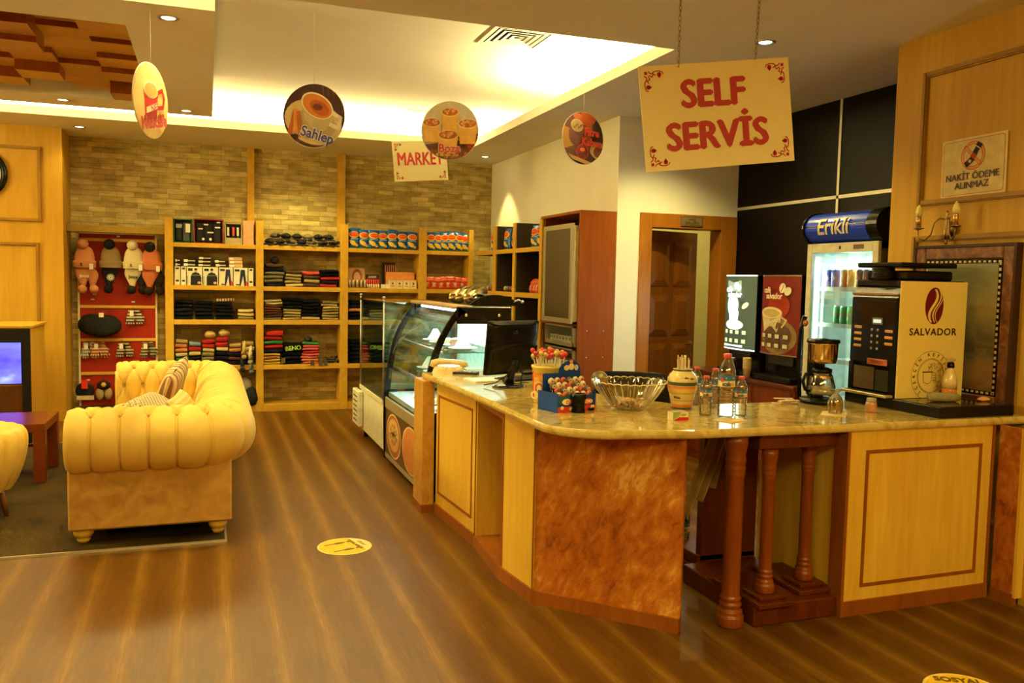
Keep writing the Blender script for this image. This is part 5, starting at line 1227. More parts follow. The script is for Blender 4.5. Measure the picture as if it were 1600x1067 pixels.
# ------------------------------------------------------------------ counter
ZT, TH = .98, .042
def pz(px, py, z=ZT): p = at(px, py, 'z', z); return (p.x, p.y)
front = [pz(659, 581.5), pz(700, 599), pz(755, 621.5), pz(800, 641.5), pz(832, 656.5), pz(846, 662), pz(862, 666), pz(885, 669.3), pz(915, 672), pz(950, 673.5), pz(1000, 672.5), pz(1075, 669), pz(1200, 665), pz(1330, 661), (4.165, 3.285)]
# keep the long right-hand front straight
front[-4] = (front[-4][0], 3.325); front[-3] = (front[-3][0], 3.31); front[-2] = (front[-2][0], 3.295)
outl = front + [(4.165, 4.06), (2.50, 4.06), (2.16, 4.75), (2.14, 5.98)]
wk = thing('worktop', 'polished yellow marble counter top curving round the corner', 'worktop', (2.4, 4.2, ZT - TH)); inv = local(wk)
def inset(poly, d):
    n = len(poly); out = []
    for i in range(n):
        a, b, c = Vector(poly[i - 1]), Vector(poly[i]), Vector(poly[(i + 1) % n])
        n1 = (b - a).normalized(); n2 = (c - b).normalized(); n1 = Vector((-n1.y, n1.x)); n2 = Vector((-n2.y, n2.x)); m_ = (n1 + n2); m_ = m_ / max(.3, m_.dot(n1)) ; out.append((b.x + m_.x * d, b.y + m_.y * d))
    return out
mb = MB(); rings = []
for q in range(7):
    a = -PI / 2 + PI * q / 6; rings.append((inset(outl, .014 * (1 - math.cos(a))), ZT - TH / 2 + TH / 2 * math.sin(a)))
n = len(outl)
for P_, z in rings: mb.v += [Vector((x, y, z)) for x, y in P_]
for q in range(6):
    for i in range(n): mb.f.append((q * n + i, q * n + (i + 1) % n, (q + 1) * n + (i + 1) % n, (q + 1) * n + i)); mb.mi.append(0); mb.sm.append(False)
mb.f += [tuple(range(n))[::-1], tuple(6 * n + i for i in range(n))]; mb.mi += [0, 0]; mb.sm += [False, False]
mb.xf(inv).build('slab', COUNTER, wk)

def slab(mb, p, q, z0, z1, t0, t1, m=0):        # upright board from p to q, between inward offsets t0 and t1
    p, q = Vector(p), Vector(q); d = (q - p).normalized(); n = Vector((-d.y, d.x))
    a, b, c, e = p + n * t0, q + n * t0, q + n * t1, p + n * t1
    return mb.prism([tuple(a), tuple(b), tuple(c), tuple(e)], z0, z1, m)
def along(p, q, s): p, q = Vector(p), Vector(q); return p + (q - p) * s
def inlay(p, q, a, b, z0, z1, w=.016):
    mb = MB(); L = (Vector(q) - Vector(p)).length
    for (s0, s1, y0, y1) in ((a + w, b - w, z0, z0 + w), (a + w, b - w, z1 - w, z1), (a, a + w, z0, z1), (b - w, b, z0, z1)): slab(mb, along(p, q, s0 / L), along(p, q, s1 / L), y0, y1, .012 - .004, .0125)
    return mb
B0, B1, B2, B3, B4, B5 = (1.490, 5.69), (1.539, 4.903), (1.500, 4.30), (1.545, 3.925), (2.080, 3.365), (1.405, 5.715)
ZB = ZT - TH - .001
def cab(name, label, p, q, dep=.55, cat='cabinet'):
    c = (Vector(p) + Vector(q)) / 2; d = (Vector(q) - Vector(p)).normalized(); c = c + Vector((-d.y, d.x)) * dep / 2
    return thing(name, label, cat, (c.x, c.y, 0))
def fold(mb, t, name, mt, label=None): return mb.xf(local(t)).build(name, mt, t, label=label)
t = cab('counter_cabinet', 'light maple counter cabinet with a tall inlaid panel beside the cake display', B0, B1)
fold(slab(MB(), B0, B1, .075, ZB, .012, .55), t, 'body', MAPLE); fold(slab(MB(), B0, B1, 0, .075, 0, .10), t, 'plinth', MAPLE_EDGE); fold(inlay(B0, B1, .05, .72, .155, .85), t, 'inlay', MAPLE_EDGE)
fold(slab(MB(), along(B0, B1, .985), B1, .075, ZB, .008, .55), t, 'edge_strip', MAPLE_EDGE)
t = thing('stone_strip', 'narrow orange stone slab closing the far end of the counter', 'stone slab', (1.45, 5.75, 0)); fold(MB().box(1.408, 1.492, 5.712, 5.98, .06, ZB), t, 'slab', REDST2); fold(MB().box(1.40, 1.495, 5.70, 5.98, 0, .06), t, 'plinth', MAPLE_EDGE)
t = cab('niche_cabinet', 'open niche in the counter with a turned wooden column inside', B1, B2)
fold(slab(MB(), B1, B2, 0, .07, 0, .5), t, 'plinth', MAPLE_EDGE); fold(slab(MB(), B1, B2, .07, ZB, .50, .52), t, 'back_panel', MAPLE); fold(slab(MB(), B1, B2, ZB - .05, ZB, .02, .5), t, 'lintel', MAPLE_EDGE)
fold(slab(MB(), B1, along(B1, B2, .035), .07, ZB, .012, .5), t, 'side_panel', MAPLE); fold(slab(MB(), along(B1, B2, .955), B2, .07, ZB, .012, .5), t, 'side_panel', MAPLE_EDGE)
t = cab('counter_cabinet', 'plain narrow maple panel of the counter left of the red stone', B2, B3, .5)
fold(slab(MB(), B2, B3, .075, ZB, .012, .06), t, 'body', MAPLE); fold(slab(MB(), B2, B3, 0, .075, 0, .10), t, 'plinth', MAPLE_EDGE); fold(slab(MB(), B2, along(B2, B3, .05), .075, ZB, .009, .3), t, 'edge_strip', MAPLE_EDGE); fold(slab(MB(), along(B2, B3, .97), B3, .075, ZB, .009, .2), t, 'edge_strip', MAPLE_EDGE)
t = cab('stone_slab', 'large red-orange veined stone slab facing the counter corner', B3, B4, .1, 'stone slab')
fold(slab(MB(), B3, B4, .07, ZB, .015, .045), t, 'slab', REDST); fold(slab(MB(), B3, B4, 0, .07, 0, .05), t, 'plinth', MAPLE_EDGE)
# turned columns
def column(x, y, z0, z1, r, label, name='turned_column', parent=None, group=None):
    H_ = z1 - z0; R = r
    pr_ = [(1.50, 0), (1.56, .008), (1.56, .050), (1.52, .056), (1.38, .060), (1.40, .075), (1.36, .085), (1.14, .090), (1.12, .100), (1.24, .108), (1.26, .118), (1.12, .126), (1.05, .132), (1.18, .140), (1.20, .150), (1.05, .158), (1.0, .165), (1.0, .30), (1.0, .60), (.98, .78), (1.06, .79), (1.10, .80), (1.02, .81), (1.12, .82), (1.12, .835), (1.03, .845), (1.14, .86), (1.14, .875), (1.05, .89), (1.20, .93), (1.30, .96), (1.30, 1.0)]
    mb = MB().lathe([(a * R, z0 + b * H_) for a, b in pr_], 32)
    if parent is None:
        t = thing(name, label, 'column', (x, y, 0), 0, group); mb.build('shaft', CHERRY, t); return t
    return mb
column(2.385, 3.395, 0, ZB, .043, 'large free-standing turned cherry column under the counter edge')
column(1.62, 4.42, .071, ZB - .05, .030, 'slim turned cherry column inside the open niche of the counter')
t = thing('column_plinth', 'dark cherry stepped plinth under the counter carrying two slim columns', 'plinth', (2.72, 3.60, 0)); inv = local(t)
PD = wood('dark_cherry', (.13, .028, .01), (.08, .016, .006), (9, 9, 1.2), .3, .0)
BX(2.475, 2.965, 3.325, 3.98, 0, .10, 0, .006).xf(inv).build('base', PD, t)
ca, cb_ = at(1194, 922, 'z', .15), at(1255, 902, 'z', .15)
for c in (ca, cb_): BX(c.x - .105, c.x + .105, c.y - .11, c.y + .30, .10, .125, 0, .004).xf(inv).build('step', PD, t); BX(c.x - .075, c.x + .075, c.y - .075, c.y + .075, .125, .145, 0, .004).xf(inv).build('step', PD, t)
t = thing('column_beam', 'dark cherry beam under the worktop resting on two slim columns', 'beam', (2.75, 3.6, .85)); inv = local(t); BX(2.50, 2.962, 3.37, 3.95, .86, ZB, 0, .004).xf(inv).build('beam', PD, t)
for c, n_ in ((ca, 'left'), (cb_, 'right')): column(c.x, c.y, .146, .859, .031, '%s one of the two slim turned cherry columns on the plinth' % n_)
t = thing('column_plinth', 'dark stepped cherry block with an upright panel behind the large column', 'plinth', (2.85, 4.15, 0)); inv = local(t)
BX(2.60, 2.96, 4.00, 4.05, .10, ZB - .02).xf(inv).build('upright_panel', PD, t); BX(2.56, 2.965, 3.99, 4.30, 0, .07, 0, .005).xf(inv).build('step', PD, t); BX(2.58, 2.965, 4.0, 4.28, .07, .13, 0, .005).xf(inv).build('step', PD, t)
# right-hand cabinet
C0, C1 = (2.972, 3.30), (3.950, 3.30)
t = cab('counter_cabinet', 'light maple counter cabinet with a square inlaid panel at the right', C0, C1, .7)
fold(slab(MB(), (2.99, 3.30), C1, .075, ZB, .012, .72), t, 'body', MAPLE); fold(slab(MB(), C0, C1, 0, .075, 0, .10), t, 'plinth', MAPLE_EDGE); fold(slab(MB(), C0, (2.99, 3.30), .075, ZB, .004, .10), t, 'edge_strip', MAPLE_EDGE); fold(slab(MB(), (3.935, 3.30), C1, .075, ZB, .004, .10), t, 'edge_strip', MAPLE_EDGE)
fold(inlay(C0, C1, .122, .895, .14, .842, .018), t, 'inlay', MAPLE_EDGE)
t = thing('stone_strip', 'narrow red stone slab beside the right end of the counter', 'stone slab', (4.0, 3.24, 0)); fold(MB().box(3.972, 4.0, 3.17, 3.298, .06, ZB), t, 'slab', REDST); fold(MB().box(3.966, 4.0, 3.165, 3.298, 0, .06), t, 'plinth', MAPLE_EDGE); fold(MB().box(3.972, 4.02, 3.152, 3.17, .04, ZB), t, 'pale_edge', MAPLE)
wb = MB().box(4.02, XP, -3, 3.17, 0, ZB - .05); o = wb.build('trim_10', OAK); o['kind'] = 'structure'

# ------------------------------------------------------------------ glass cake cabinets
t = thing('cake_display', 'curved glass refrigerated cake display with black side frames and lit shelves', 'display case', (1.85, 6.72, 0)); inv = local(t)
arc = [(1.475, .05), (1.468, .40), (1.470, .58), (1.478, .72), (1.492, .85), (1.515, .98), (1.55, 1.11), (1.595, 1.22), (1.65, 1.32), (1.71, 1.41), (1.745, 1.45)]
YA, YBc = 6.0, 7.44; XB = 2.16
def sidef(y0, y1):
    mb = MB()
    inn = [(x + .052, z) for x, z in arc]; inn[-1] = (1.80, 1.41); inn[-2] = (1.755, 1.385)
    for i in range(len(arc) - 1):
        a, b, c, d = arc[i], arc[i + 1], inn[i + 1], inn[i]; vs = [(p[0], y, p[1]) for y in (y0, y1) for p in (a, b, c, d)]
        mb.add(vs, [(0, 1, 2, 3), (4, 7, 6, 5), (0, 4, 5, 1), (1, 5, 6, 2), (2, 6, 7, 3), (3, 7, 4, 0)])
    mb.box(1.50, XB, y0, y1, .05, .66).box(1.73, XB + .0, y0, y1, 1.325, 1.455, 0, .008)
    return mb
for y0, y1 in ((YA, YA + .03), (YBc - .03, YBc)):
    pz_ = sidef(y0, y1).xf(inv).build('side_frame', BLACK, t)
    BX(1.52, XB - .02, y0 + .012, y0 + .018, .66, 1.33).xf(inv).build('side_glass', GLASS, t)
    if y0 == YA:
        for x, z in ((1.80, 1.39), (2.06, 1.39), (1.487, .33), (1.487, .12)): MB().ball((x, y0 - .002, z), (.013, .006, .013), 0, 10, 6).xf(inv).build('bolt', CHROME, t)
gl = MB(); gl.grid(lambda u, v: (lambda k, f: ((arc[k][0] + (arc[k + 1][0] - arc[k][0]) * f + .012), YA + .03 + (YBc - YA - .06) * u, arc[k][1] + (arc[k + 1][1] - arc[k][1]) * f))(min(8, 2 + int(v * 8)) if v < 1 else 9, (v * 8) % 1 if v < 1 else 1), 4, 24)
gl.xf(inv).build('curved_glass', GLASS, t)
BX(1.70, 1.86, YA + .03, YBc - .03, 1.435, 1.46, 0, .006).xf(inv).build('top_rail', plain((.62, .42, .26), .35, .3), t)
BX(1.86, XB - .01, YA + .03, YBc - .03, 1.44, 1.455).xf(inv).build('top_panel', BLACK, t)
BX(XB - .02, XB, YA + .03, YBc - .03, .10, 1.44).xf(inv).build('rear_panel', plain((.70, .80, .76), .25), t)
BX(1.51, XB - .03, YA + .03, YBc - .03, .60, .64).xf(inv).build('deck', plain((.72, .76, .74), .25, .4), t)
BX(1.478, 1.50, YA + .03, YBc - .03, .50, .60, 0, .008).xf(inv).build('front_rail', ALU, t)
BX(1.485, 1.50, YA + .03, YBc - .03, .10, .50).xf(inv).build('front_panel', plain((.10, .05, .03), .35), t)
MB().box(1.482, 1.50, YA + .03, YBc - .03, .06, .10).xf(inv).build('kick_rail', ALU, t)
A = Art(); 
for cx_, w_, c1_, c2_ in ((-.33, .30, (.60, .36, .14), (.34, .12, .04)), (.33, .31, (.52, .20, .06), (.58, .22, .07))):
    A.poly(ell(cx_, 0, w_, .19, 36), (.68, .50, .26)); A.poly(ell(cx_, 0, w_ * .93, .177, 36), c2_)
    if cx_ > 0: A.poly(ell(cx_, -.01, w_ * .85, .16, 36), c1_)
    else:
        A.poly(ell(cx_, .01, w_ * .75, .14, 30), c1_); A.poly(ell(cx_, .015, w_ * .5, .09, 26), (.40, .16, .05)); A.poly(ell(cx_, .02, w_ * .35, .06, 20), (.66, .44, .18))
        for k in range(8): A.line([(cx_, .02), (cx_ + w_ * .6 * math.cos(k * PI / 4), .02 + .11 * math.sin(k * PI / 4))], .012, (.74, .56, .28), False)
A.put(frame((1.4845, (YA + YBc) / 2, .30), (0, -1, 0), (0, 0, 1)), 'printed_plates', t, inv)
for y in (YA + .10, YBc - .10, (YA + YBc) / 2 + .05):
    for x in (1.54, 2.08):
        if x > 2 or True: mb = MB(); mb.lathe([(.024, -.011), (.028, -.006), (.028, .006), (.024, .011)], 16).xf(Matrix.Translation((x, y, .029)) @ Matrix.Rotation(PI / 2, 4, 'X')); mb.box(x - .02, x + .02, y - .014, y + .014, .045, .065); mb.xf(inv).build('castor', STEEL, t)
for z, x0 in ((.86, 1.56), (1.10, 1.64)):
    BX(x0, XB - .03, YA + .05, YBc - .05, z, z + .008).xf(inv).build('glass_shelf', GLASSG, t); BX(x0 - .008, x0, YA + .05, YBc - .05, z - .006, z + .014).xf(inv).build('shelf_edge', STEEL, t)
TUBE = emit('cool_tube', (.80, 1, .90), 5.0)
MB().rod((1.80, YA + .06, 1.415), (1.80, YBc - .06, 1.415), .010, 0, 10).xf(inv).build('light_tube', TUBE, t)
area('display_light', (1.84, (YA + YBc) / 2, 1.40), .06, 1.25, 11, COOL, (0, 0, 0))
area('display_light', (1.66, (YA + YBc) / 2, .84), .05, 1.25, 3, COOL, (0, .3, 0))
# pastries
def plate(x, y, z, r, label, kind):
    tt = thing('cake_plate', label, 'plate of cake', (x, y, z), random.random() * 6)
    MB().lathe([(0, 0), (r * .6, .002), (r * .95, .012), (r, .018), (r * .93, .016), (0, .006)], 24, cap=False).build('plate', plain((.84, .84, .80), .25), tt)
    if kind == 0: mb = MB(); 
    if kind == 0:
        def cf(u, v): a = 2 * PI * u; rr = r * .62 * (1 - v * .75) * (1 + .10 * math.sin(9 * a + v * 9)); return (rr * math.cos(a), rr * math.sin(a), .008 + .10 * v)
        mb.grid(cf, 36, 10); mb.build('cream_cake', plain((.84, .80, .70), .6), tt)
    elif kind == 1: MB().box(-r * .55, r * .55, -r * .4, r * .4, .008, .055, 0, .008).build('chocolate_cake', plain((.20, .08, .04), .4), tt); MB().box(-r * .55, r * .55, -r * .4, r * .4, .056, .068, 0, .006).build('icing', plain((.62, .48, .36), .4), tt)
    else:
        for k in range(5): a = k * 1.257; MB().ball((r * .5 * math.cos(a), r * .5 * math.sin(a), .03), (.024, .024, .022), 0, 12, 8).build('bun', plain((.62, .36, .12), .5) if k % 2 else plain((.70, .55, .3)), tt)
random.seed(21)
for i, (x, y, z, k) in enumerate(((1.86, 6.28, 1.109, 0), (1.90, 6.58, 1.109, 1), (1.86, 6.90, 1.109, 2), (1.88, 7.2, 1.109, 0), (1.78, 6.25, .869, 0), (1.84, 6.52, .869, 2), (1.80, 6.84, .869, 1), (1.82, 7.16, .869, 0), (1.74, 6.25, .641, 1), (1.76, 6.6, .641, 2), (1.74, 6.95, .641, 1))):
    plate(x, y, z, .115, '%s, %s shelf of the cake display, %s' % (['plate with a white cream cake', 'plate with a chocolate slice', 'plate of small golden buns'][k], ['top', 'middle', 'bottom'][0 if z > 1 else 1 if z > .8 else 2], ['first', 'second', 'third', 'fourth'][i % 4] + ' from near'), k)
# polished rollers on its top
t = thing('curtain_roller', 'three golden polished rolls of the raised cover on top of the cake display', 'polished rolls', (2.0, 6.75, 1.46)); inv = local(t)
GOLD = plain((.72, .60, .34), .16, 1.0, .05, name='polished_gold_steel')
pts_ = [(at(708, 466, 'y', 6.9), at(736, 447, 'y', 6.9)), (at(718, 466, 'y', 6.75), at(748, 447, 'y', 6.75)), (at(731, 468, 'y', 6.6), at(766, 449, 'y', 6.6))]
for (a, b) in pts_:
    a = Vector((a.x, a.y, 1.50)); b = Vector((b.x + .02, b.y + .25, 1.56)); d = (b - a).normalized(); mb = MB().tube([a, a + d * .006, b - d * .006, b], [.036, .044, .044, .036], 0, 20); mb.xf(inv).build('roll', GOLD, t)
MB().tube([(2.28, 6.35, 1.46), (2.20, 6.5, 1.52), (2.10, 6.7, 1.53), (2.0, 7.0, 1.46)], [.012, .014, .014, .012], 0, 10).xf(inv).build('bracket', BLACK, t)
t = thing('cover_bracket', 'black arched bracket on the top panel of the cake display', 'bracket', (2.1, 6.2, 1.456)); 
mb = MB(); n_ = 14; pts2 = [(-.22 + .42 * i / n_, .085 * math.sin(PI * i / n_) ** .7) for i in range(n_ + 1)]
mb.prism([(x, z) for x, z in pts2][::-1], -.012, .012); mb.xf(Matrix.Rotation(PI / 2, 4, 'X')); mb.build('plate', BLACK, t)
mb = MB().tube([(.13, -.02, .03), (.17, -.05, .05), (.20, -.05, .03)], .008, 0, 8); mb.ball((.20, -.05, .035), .014, 0, 8, 6); mb.build('clamp', CHROME, t)

# second, flat glass case
t = thing('glass_display', 'white chest cabinet with a flat glass box on top, beyond the cake display', 'display case', (1.85, 8.2, 0)); inv = local(t)
Y0, Y1, X0, X1_ = 7.56, 8.78, 1.478, 2.16
CW = plain((.80, .78, .66), .35, name='white_enamel')
BX(X0 + .012, X1_, Y0, Y1, .08, .50, 0, .01).xf(inv).build('body', CW, t); BX(X0, X1_ + .005, Y0 - .005, Y1 + .005, .50, .545, 0, .006).xf(inv).build('rim', plain((.72, .66, .5), .4), t)
BX(X0 - .045, X0 + .010, Y1 - .20, Y1 + .16, .12, .49, 0, .012).xf(inv).build('vent_cover', CW, t)
for x in (X0 + .06, X1_ - .06):
    for y in (Y0 + .08, Y1 - .08): MB().cyl(.022, 0, .08, (x, y)).xf(inv).build('foot', BLACKM, t)
for k in range(6): BX(X0 - .047, X0 - .044, Y1 - .13, Y1 + .09, .17 + k * .05, .182 + k * .05).xf(inv).build('vent_slot', BLACKM, t)
for (x0, x1, y0, y1, nm) in ((X0 + .01, X0 + .016, Y0, Y1, 'front_glass'), (X0 + .01, X1_, Y0, Y0 + .006, 'side_glass'), (X0 + .01, X1_, Y1 - .006, Y1, 'side_glass')): BX(x0, x1, y0, y1, .545, 1.43).xf(inv).build(nm, GLASSG, t)
BX(X0 + .005, X1_, Y0 - .003, Y1, 1.43, 1.437).xf(inv).build('top_glass', GLASSG, t)
BX(X1_ - .02, X1_, Y0, Y1, .545, 1.43).xf(inv).build('rear_door', GLASSG, t)
fr = None
for y in (Y0 + .003, Y1 - .003): MB().rod((X0 + .012, y, .545), (X0 + .012, y, 1.44), .008, 0, 8).xf(inv).build('corner_post', STEEL, t)
for y in (Y0 + .003, Y1 - .003): MB().cyl(.011, 1.438, 1.465, (X0 + .012, y)).lathe([(0, 1.465), (.014, 1.467), (.014, 1.485), (0, 1.49)], 12, (X0 + .012, y, 0)).xf(inv).build('corner_cap', STEEL, t)
fr = MB().box(X0 + .004, X0 + .02, Y0, Y1, 1.427, 1.440); fr.xf(inv).build('top_edge', BLACK, t)
BX(X0 + .08, X1_ - .03, Y0 + .02, Y1 - .02, .95, .957).xf(inv).build('glass_shelf', GLASSG, t)
# ------------------------------------------------------------------ things on the counter
def on(px, py, z=ZT): p = at(px, py, 'z', z); return p
YELP = plain((.80, .58, .10), .45, name='yellow_plastic'); R90 = Matrix.Rotation(PI / 2, 4, 'X')
# monitor seen from behind
mp = on(800, 606); t = thing('computer_monitor', 'black computer monitor on a round stand seen from behind', 'monitor', (mp.x, mp.y + .06, ZT), .38)
mb = MB()
def shell(u, v):
    x, z = (u - .5) * .415, v * .335; b = ((1 - abs(2 * u - 1) ** 5) * (1 - abs(2 * v - 1) ** 5)) ** .5
    return (x + (v - .5) * -.02, -.012 - .034 * b - .012 * math.exp(-((v - .62 - .12 * (2 * u - 1) ** 2 * -1) / .04) ** 2) * b, z)
tl = Matrix.Translation((0, 0, .085)) @ Matrix.Rotation(.10, 4, 'X')
mb.grid(shell, 24, 24); mb.xf(tl); mb.build('rear_shell', BLACK, t)
mb = MB().box(-.212, .212, -.014, .012, 0, .338, 0, .006).xf(tl); mb.build('bezel', BLACK, t); mb = MB().box(-.195, .195, .012, .0135, .018, .32).xf(tl); mb.build('screen', plain((.01, .01, .014), .1), t)
text('LG', .030, plain((.05, .05, .05), .3), tl @ Matrix.Translation((-.02, -.0495, .27)) @ R90, t, 'logo', .0008, .01); text('FLATRON', .016, plain((.07, .07, .07), .3), tl @ Matrix.Translation((-.15, -.034, .305)) @ R90, t, 'lettering', .0006, .01)
MB().lathe([(.0, 0), (.105, 0), (.108, .006), (.095, .014), (.03, .022), (0, .024)], 36, sc=(1.1, .85)).build('base', plain((.012, .011, .011), .1, coat=1), t)
MB().tube([(0, .0, .015), (0, -.015, .07), (0, -.03, .13), (0, -.04, .18)], [.036, .026, .026, .034], 0, 14).build('neck', BLACK, t)
MB().tube([(-.02, -.045, .16), (-.06, -.06, .09), (-.09, .02, .03), (-.14, .08, .012)], .004, 0, 6).build('cable', BLACKM, t); MB().tube([(.03, -.045, .16), (.06, -.06, .08), (.10, .0, .02), (.2, .03, .008)], .004, 0, 6).build('cable', BLACKM, t)
p = on(835, 596); t = thing('keyboard', 'black keyboard lying behind the computer monitor', 'keyboard', (p.x - .02, p.y + .12, ZT), .35); BX(-.22, .22, -.07, .07, 0, .018, 0, .004).build('body', BLACKM, t)
for r in range(5): 
    for k in range(14): BX(-.205 + k * .029, -.205 + k * .029 + .024, -.06 + r * .024, -.06 + r * .024 + .019, .018, .024, 0, .002).build('key', BLACK, t)
# phone
p = on(694, 582); t = thing('telephone', 'cream desk telephone with its handset on the far end of the counter', 'telephone', (p.x + .03, p.y + .0, ZT), -.35)
mb = MB()
def ph(u, v): a = 2 * PI * u; k = 1 - .12 * v; x = .115 * k * math.copysign(abs(math.cos(a)) ** .5, math.cos(a)); y = .085 * k * math.copysign(abs(math.sin(a)) ** .5, math.sin(a)); return (x, y, .028 * v * (1 + .5 * y / .085) + .014 * v)
mb.grid(ph, 32, 4); ring = [ph(i / 32, 1) for i in range(32)]; mb.add(ring, [tuple(range(32))]); mb.build('base', plain((.74, .56, .30), .4), t)
MB().tube([(-.12, .02, .04), (-.11, .02, .065), (-.07, .02, .078), (.02, .02, .075), (.08, .02, .072), (.12, .02, .055), (.125, .02, .04)], [.020, .026, .022, .018, .02, .026, .02], 0, 12).build('handset', plain((.76, .58, .30), .35), t)
BX(-.03, .045, -.056, -.05, .028, .048).build('label_strip', PAPER, t)
for r in range(3):
    for k in range(4): BX(-.02 + k * .022, -.006 + k * .022, -.075 + r * .018, -.064 + r * .018, .030, .046, 0, .002).build('key', OFFW, t)
cp_ = [(.11 + .01 * math.sin(k * .9), -.03 + .010 * math.cos(k * .9) - k * .002, .02 + .004 * math.sin(k)) for k in range(26)]; MB().tube([(.115 + k * .0022 + 0 * q[0], q[1] - .03, .012 + .008 * (1 + math.sin(k * 1.9))) for k, q in enumerate(cp_)], .003, 0, 6).build('coiled_cord', CREAM, t)
p = on(728, 584); t = thing('calculator', 'dark pocket calculator beside the telephone', 'calculator', (p.x, p.y, ZT), -.5); BX(-.09, .09, -.045, .045, 0, .014, 0, .004).build('body', BLACKM, t)
for r in range(3):
    for k in range(6): BX(-.075 + k * .022, -.06 + k * .022, -.036 + r * .018, -.024 + r * .018, .014, .018).build('key', plain((.15, .13, .12)), t)
for i, (px, py, w, d, rz, c, lb) in enumerate(((765, 594, .30, .21, .12, (.78, .74, .72), 'white paper pad lying left of the monitor'), (752, 576, .26, .2, -.1, (.82, .80, .76), 'loose white papers lit by the cake display'), (1140, 657, .13, .11, .35, (.80, .62, .36), 'cream paper napkin before the tall water bottle'), (1303, 647, .125, .125, .78, (.82, .66, .36), 'square napkin under the upturned glass cup'))):
    q = on(px, py); o = BX(-w / 2, w / 2, -d / 2, d / 2, 0, .004 if i != 0 else .008).build('paper', plain(c, .8)); o.location = (q.x, q.y, ZT + .0003); o.rotation_euler = (0, 0, rz); tag(o, lb, 'paper')
# lollipop tub
p = on(866, 632); t = thing('lollipop_tub', 'yellow printed tub crowded with lollipops near the counter corner', 'tub', (p.x, p.y + .09, ZT)); TR = .092; tubc = Vector((p.x, p.y + .09, ZT))
MB().lathe([(.078, 0), (.082, .01), (TR, .19), (TR + .006, .195), (TR + .006, .208), (TR - .004, .208), (TR - .008, .18)], 36).build('tub', YELP, t)
def wrapc(R, base=0):     # wraps flat print around a cylinder facing the camera
    return lambda v: None
def cylprint(parent, R, shapes, a0, z0=.0, taper=0):
    A = Art(); [A.poly(s_, c) for s_, c in shapes]
    me = A.mb
    for i, v in enumerate(me.v): a = a0 + v.x / R; r = R + v.z + taper * v.y; me.v[i] = Vector((r * math.cos(a), r * math.sin(a), v.y + z0))
    A.put(Matrix.Identity(4), 'print', parent)
ca0 = math.atan2(-tubc.y, -tubc.x)
cylprint(t, .0835, [(rec(-.20, .20, .0, .185), (.80, .52, .08)), (rrec(-.11, .00, .012, .175, .02), (.66, .05, .02)), (ell(-.055, .15, .04, .018), (.80, .25, .05)), (ell(-.05, .08, .042, .045), (.82, .62, .30)), (ell(-.05, .08, .032, .035), (.70, .12, .03)), (ell(-.05, .085, .014, .02), (.85, .7, .4)), (rec(.03, .12, .10, .16), (.84, .66, .16))], ca0, 0, .052)
F0 = Matrix.Translation(Vector((math.cos(ca0 - .55), math.sin(ca0 - .55), 0)) * .093 + Vector((0, 0, .045))) @ frame((0, 0, 0), (-math.sin(ca0 - .55), math.cos(ca0 - .55), 0), (0, 0, 1))
text('OPP', .06, plain((.82, .72, .5)), F0, t, 'lettering', .001, .04)
random.seed(31); LC = [(.66, .08, .04), (.60, .04, .03), (.70, .24, .06), (.62, .50, .14), (.66, .30, .14), (.45, .05, .04)]
lol = None
def lolly(x, y, z, tx, ty, c, label, group, L=.085, r=.014):
    t = thing('lollipop', label, 'lollipop', (x, y, z), 0, group); e = Vector((tx, ty, 1)).normalized() * L
    MB().rod((0, 0, 0), e, .0022, 0, 6).build('stick', PAPER, t); mb = MB().ball(e, (r, r, r * .95), 0, 10, 7); mb.build('candy', plain(c, .25), t); MB().lathe([(.003, -.022), (.009, -.010), (.012, 0)], 8, tuple(e), cap=False).build('wrapper', plain(mul(c, .8), .3), t)
k = 0
for ring, n in ((0, 1), (.03, 6), (.058, 11), (.080, 14)):
    for j in range(n):
        a = 2 * PI * j / n + ring * 20; lolly(tubc.x + ring * .9 * math.cos(a), tubc.y + ring * .9 * math.sin(a), ZT + .175, math.cos(a) * ring * 2.6, math.sin(a) * ring * 2.6, random.choice(LC), 'wrapped lollipop standing upright in the yellow tub', 'lollipops in the yellow tub', random.uniform(.085, .12)); k += 1
MB().cyl(.080, .165, .172).build('foam_disc', YELP, t)
# candy display box
p = on(884, 642); rz = .25; bx_ = thing('candy_display', 'blue and red printed cardboard display full of round wrapped lollies', 'display box', (p.x + .03, p.y + .04, ZT), rz)
BD, BR2 = plain((.008, .05, .30), .4, spec=.2), plain((.58, .05, .02), .4)
mb = MB().box(-.125, .125, -.075, -.072, 0, .085).box(-.125, -.122, -.075, .10, 0, .10).box(.122, .125, -.075, .10, 0, .10).box(-.125, .125, -.075, .10, 0, .004).box(-.125, .125, .06, .063, 0, .19); mb.build('carton', BD, bx_)
hd = [( -.02, .19), (.125, .19), (.125, .21), (.11, .235), (.085, .25), (.06, .262), (.035, .25), (.0, .235), (-.02, .21)]
mb = MB().prism([(x, y) for x, y in hd], -.0015, .0015); mb.xf(Matrix.Translation((0, .0615, 0)) @ R90); mb.build('header_card', BD, bx_)
A = Art(); A.poly(rec(-.125, .125, 0, .030), (.62, .05, .02)); A.poly([(-.125, .085), (-.02, .085), (-.06, .05), (-.125, .045)], (.02, .10, .22))
for x, y, w, h, c in ((-.07, .055, .030, .016, (.82, .70, .5)), (.0, .045, .035, .018, (.80, .66, .5)), (.07, .05, .03, .017, (.66, .08, .04)), (-.10, .025, .012, .010, (.8, .6, .4)), (-.04, .018, .014, .010, (.82, .7, .5)), (.03, .02, .012, .01, (.70, .3, .1)), (.10, .02, .013, .011, (.8, .62, .4))): A.poly(ell(x, y, w, h, 16), c)
A.put(Matrix.Translation((0, -.0752, 0)) @ R90, 'print', bx_)
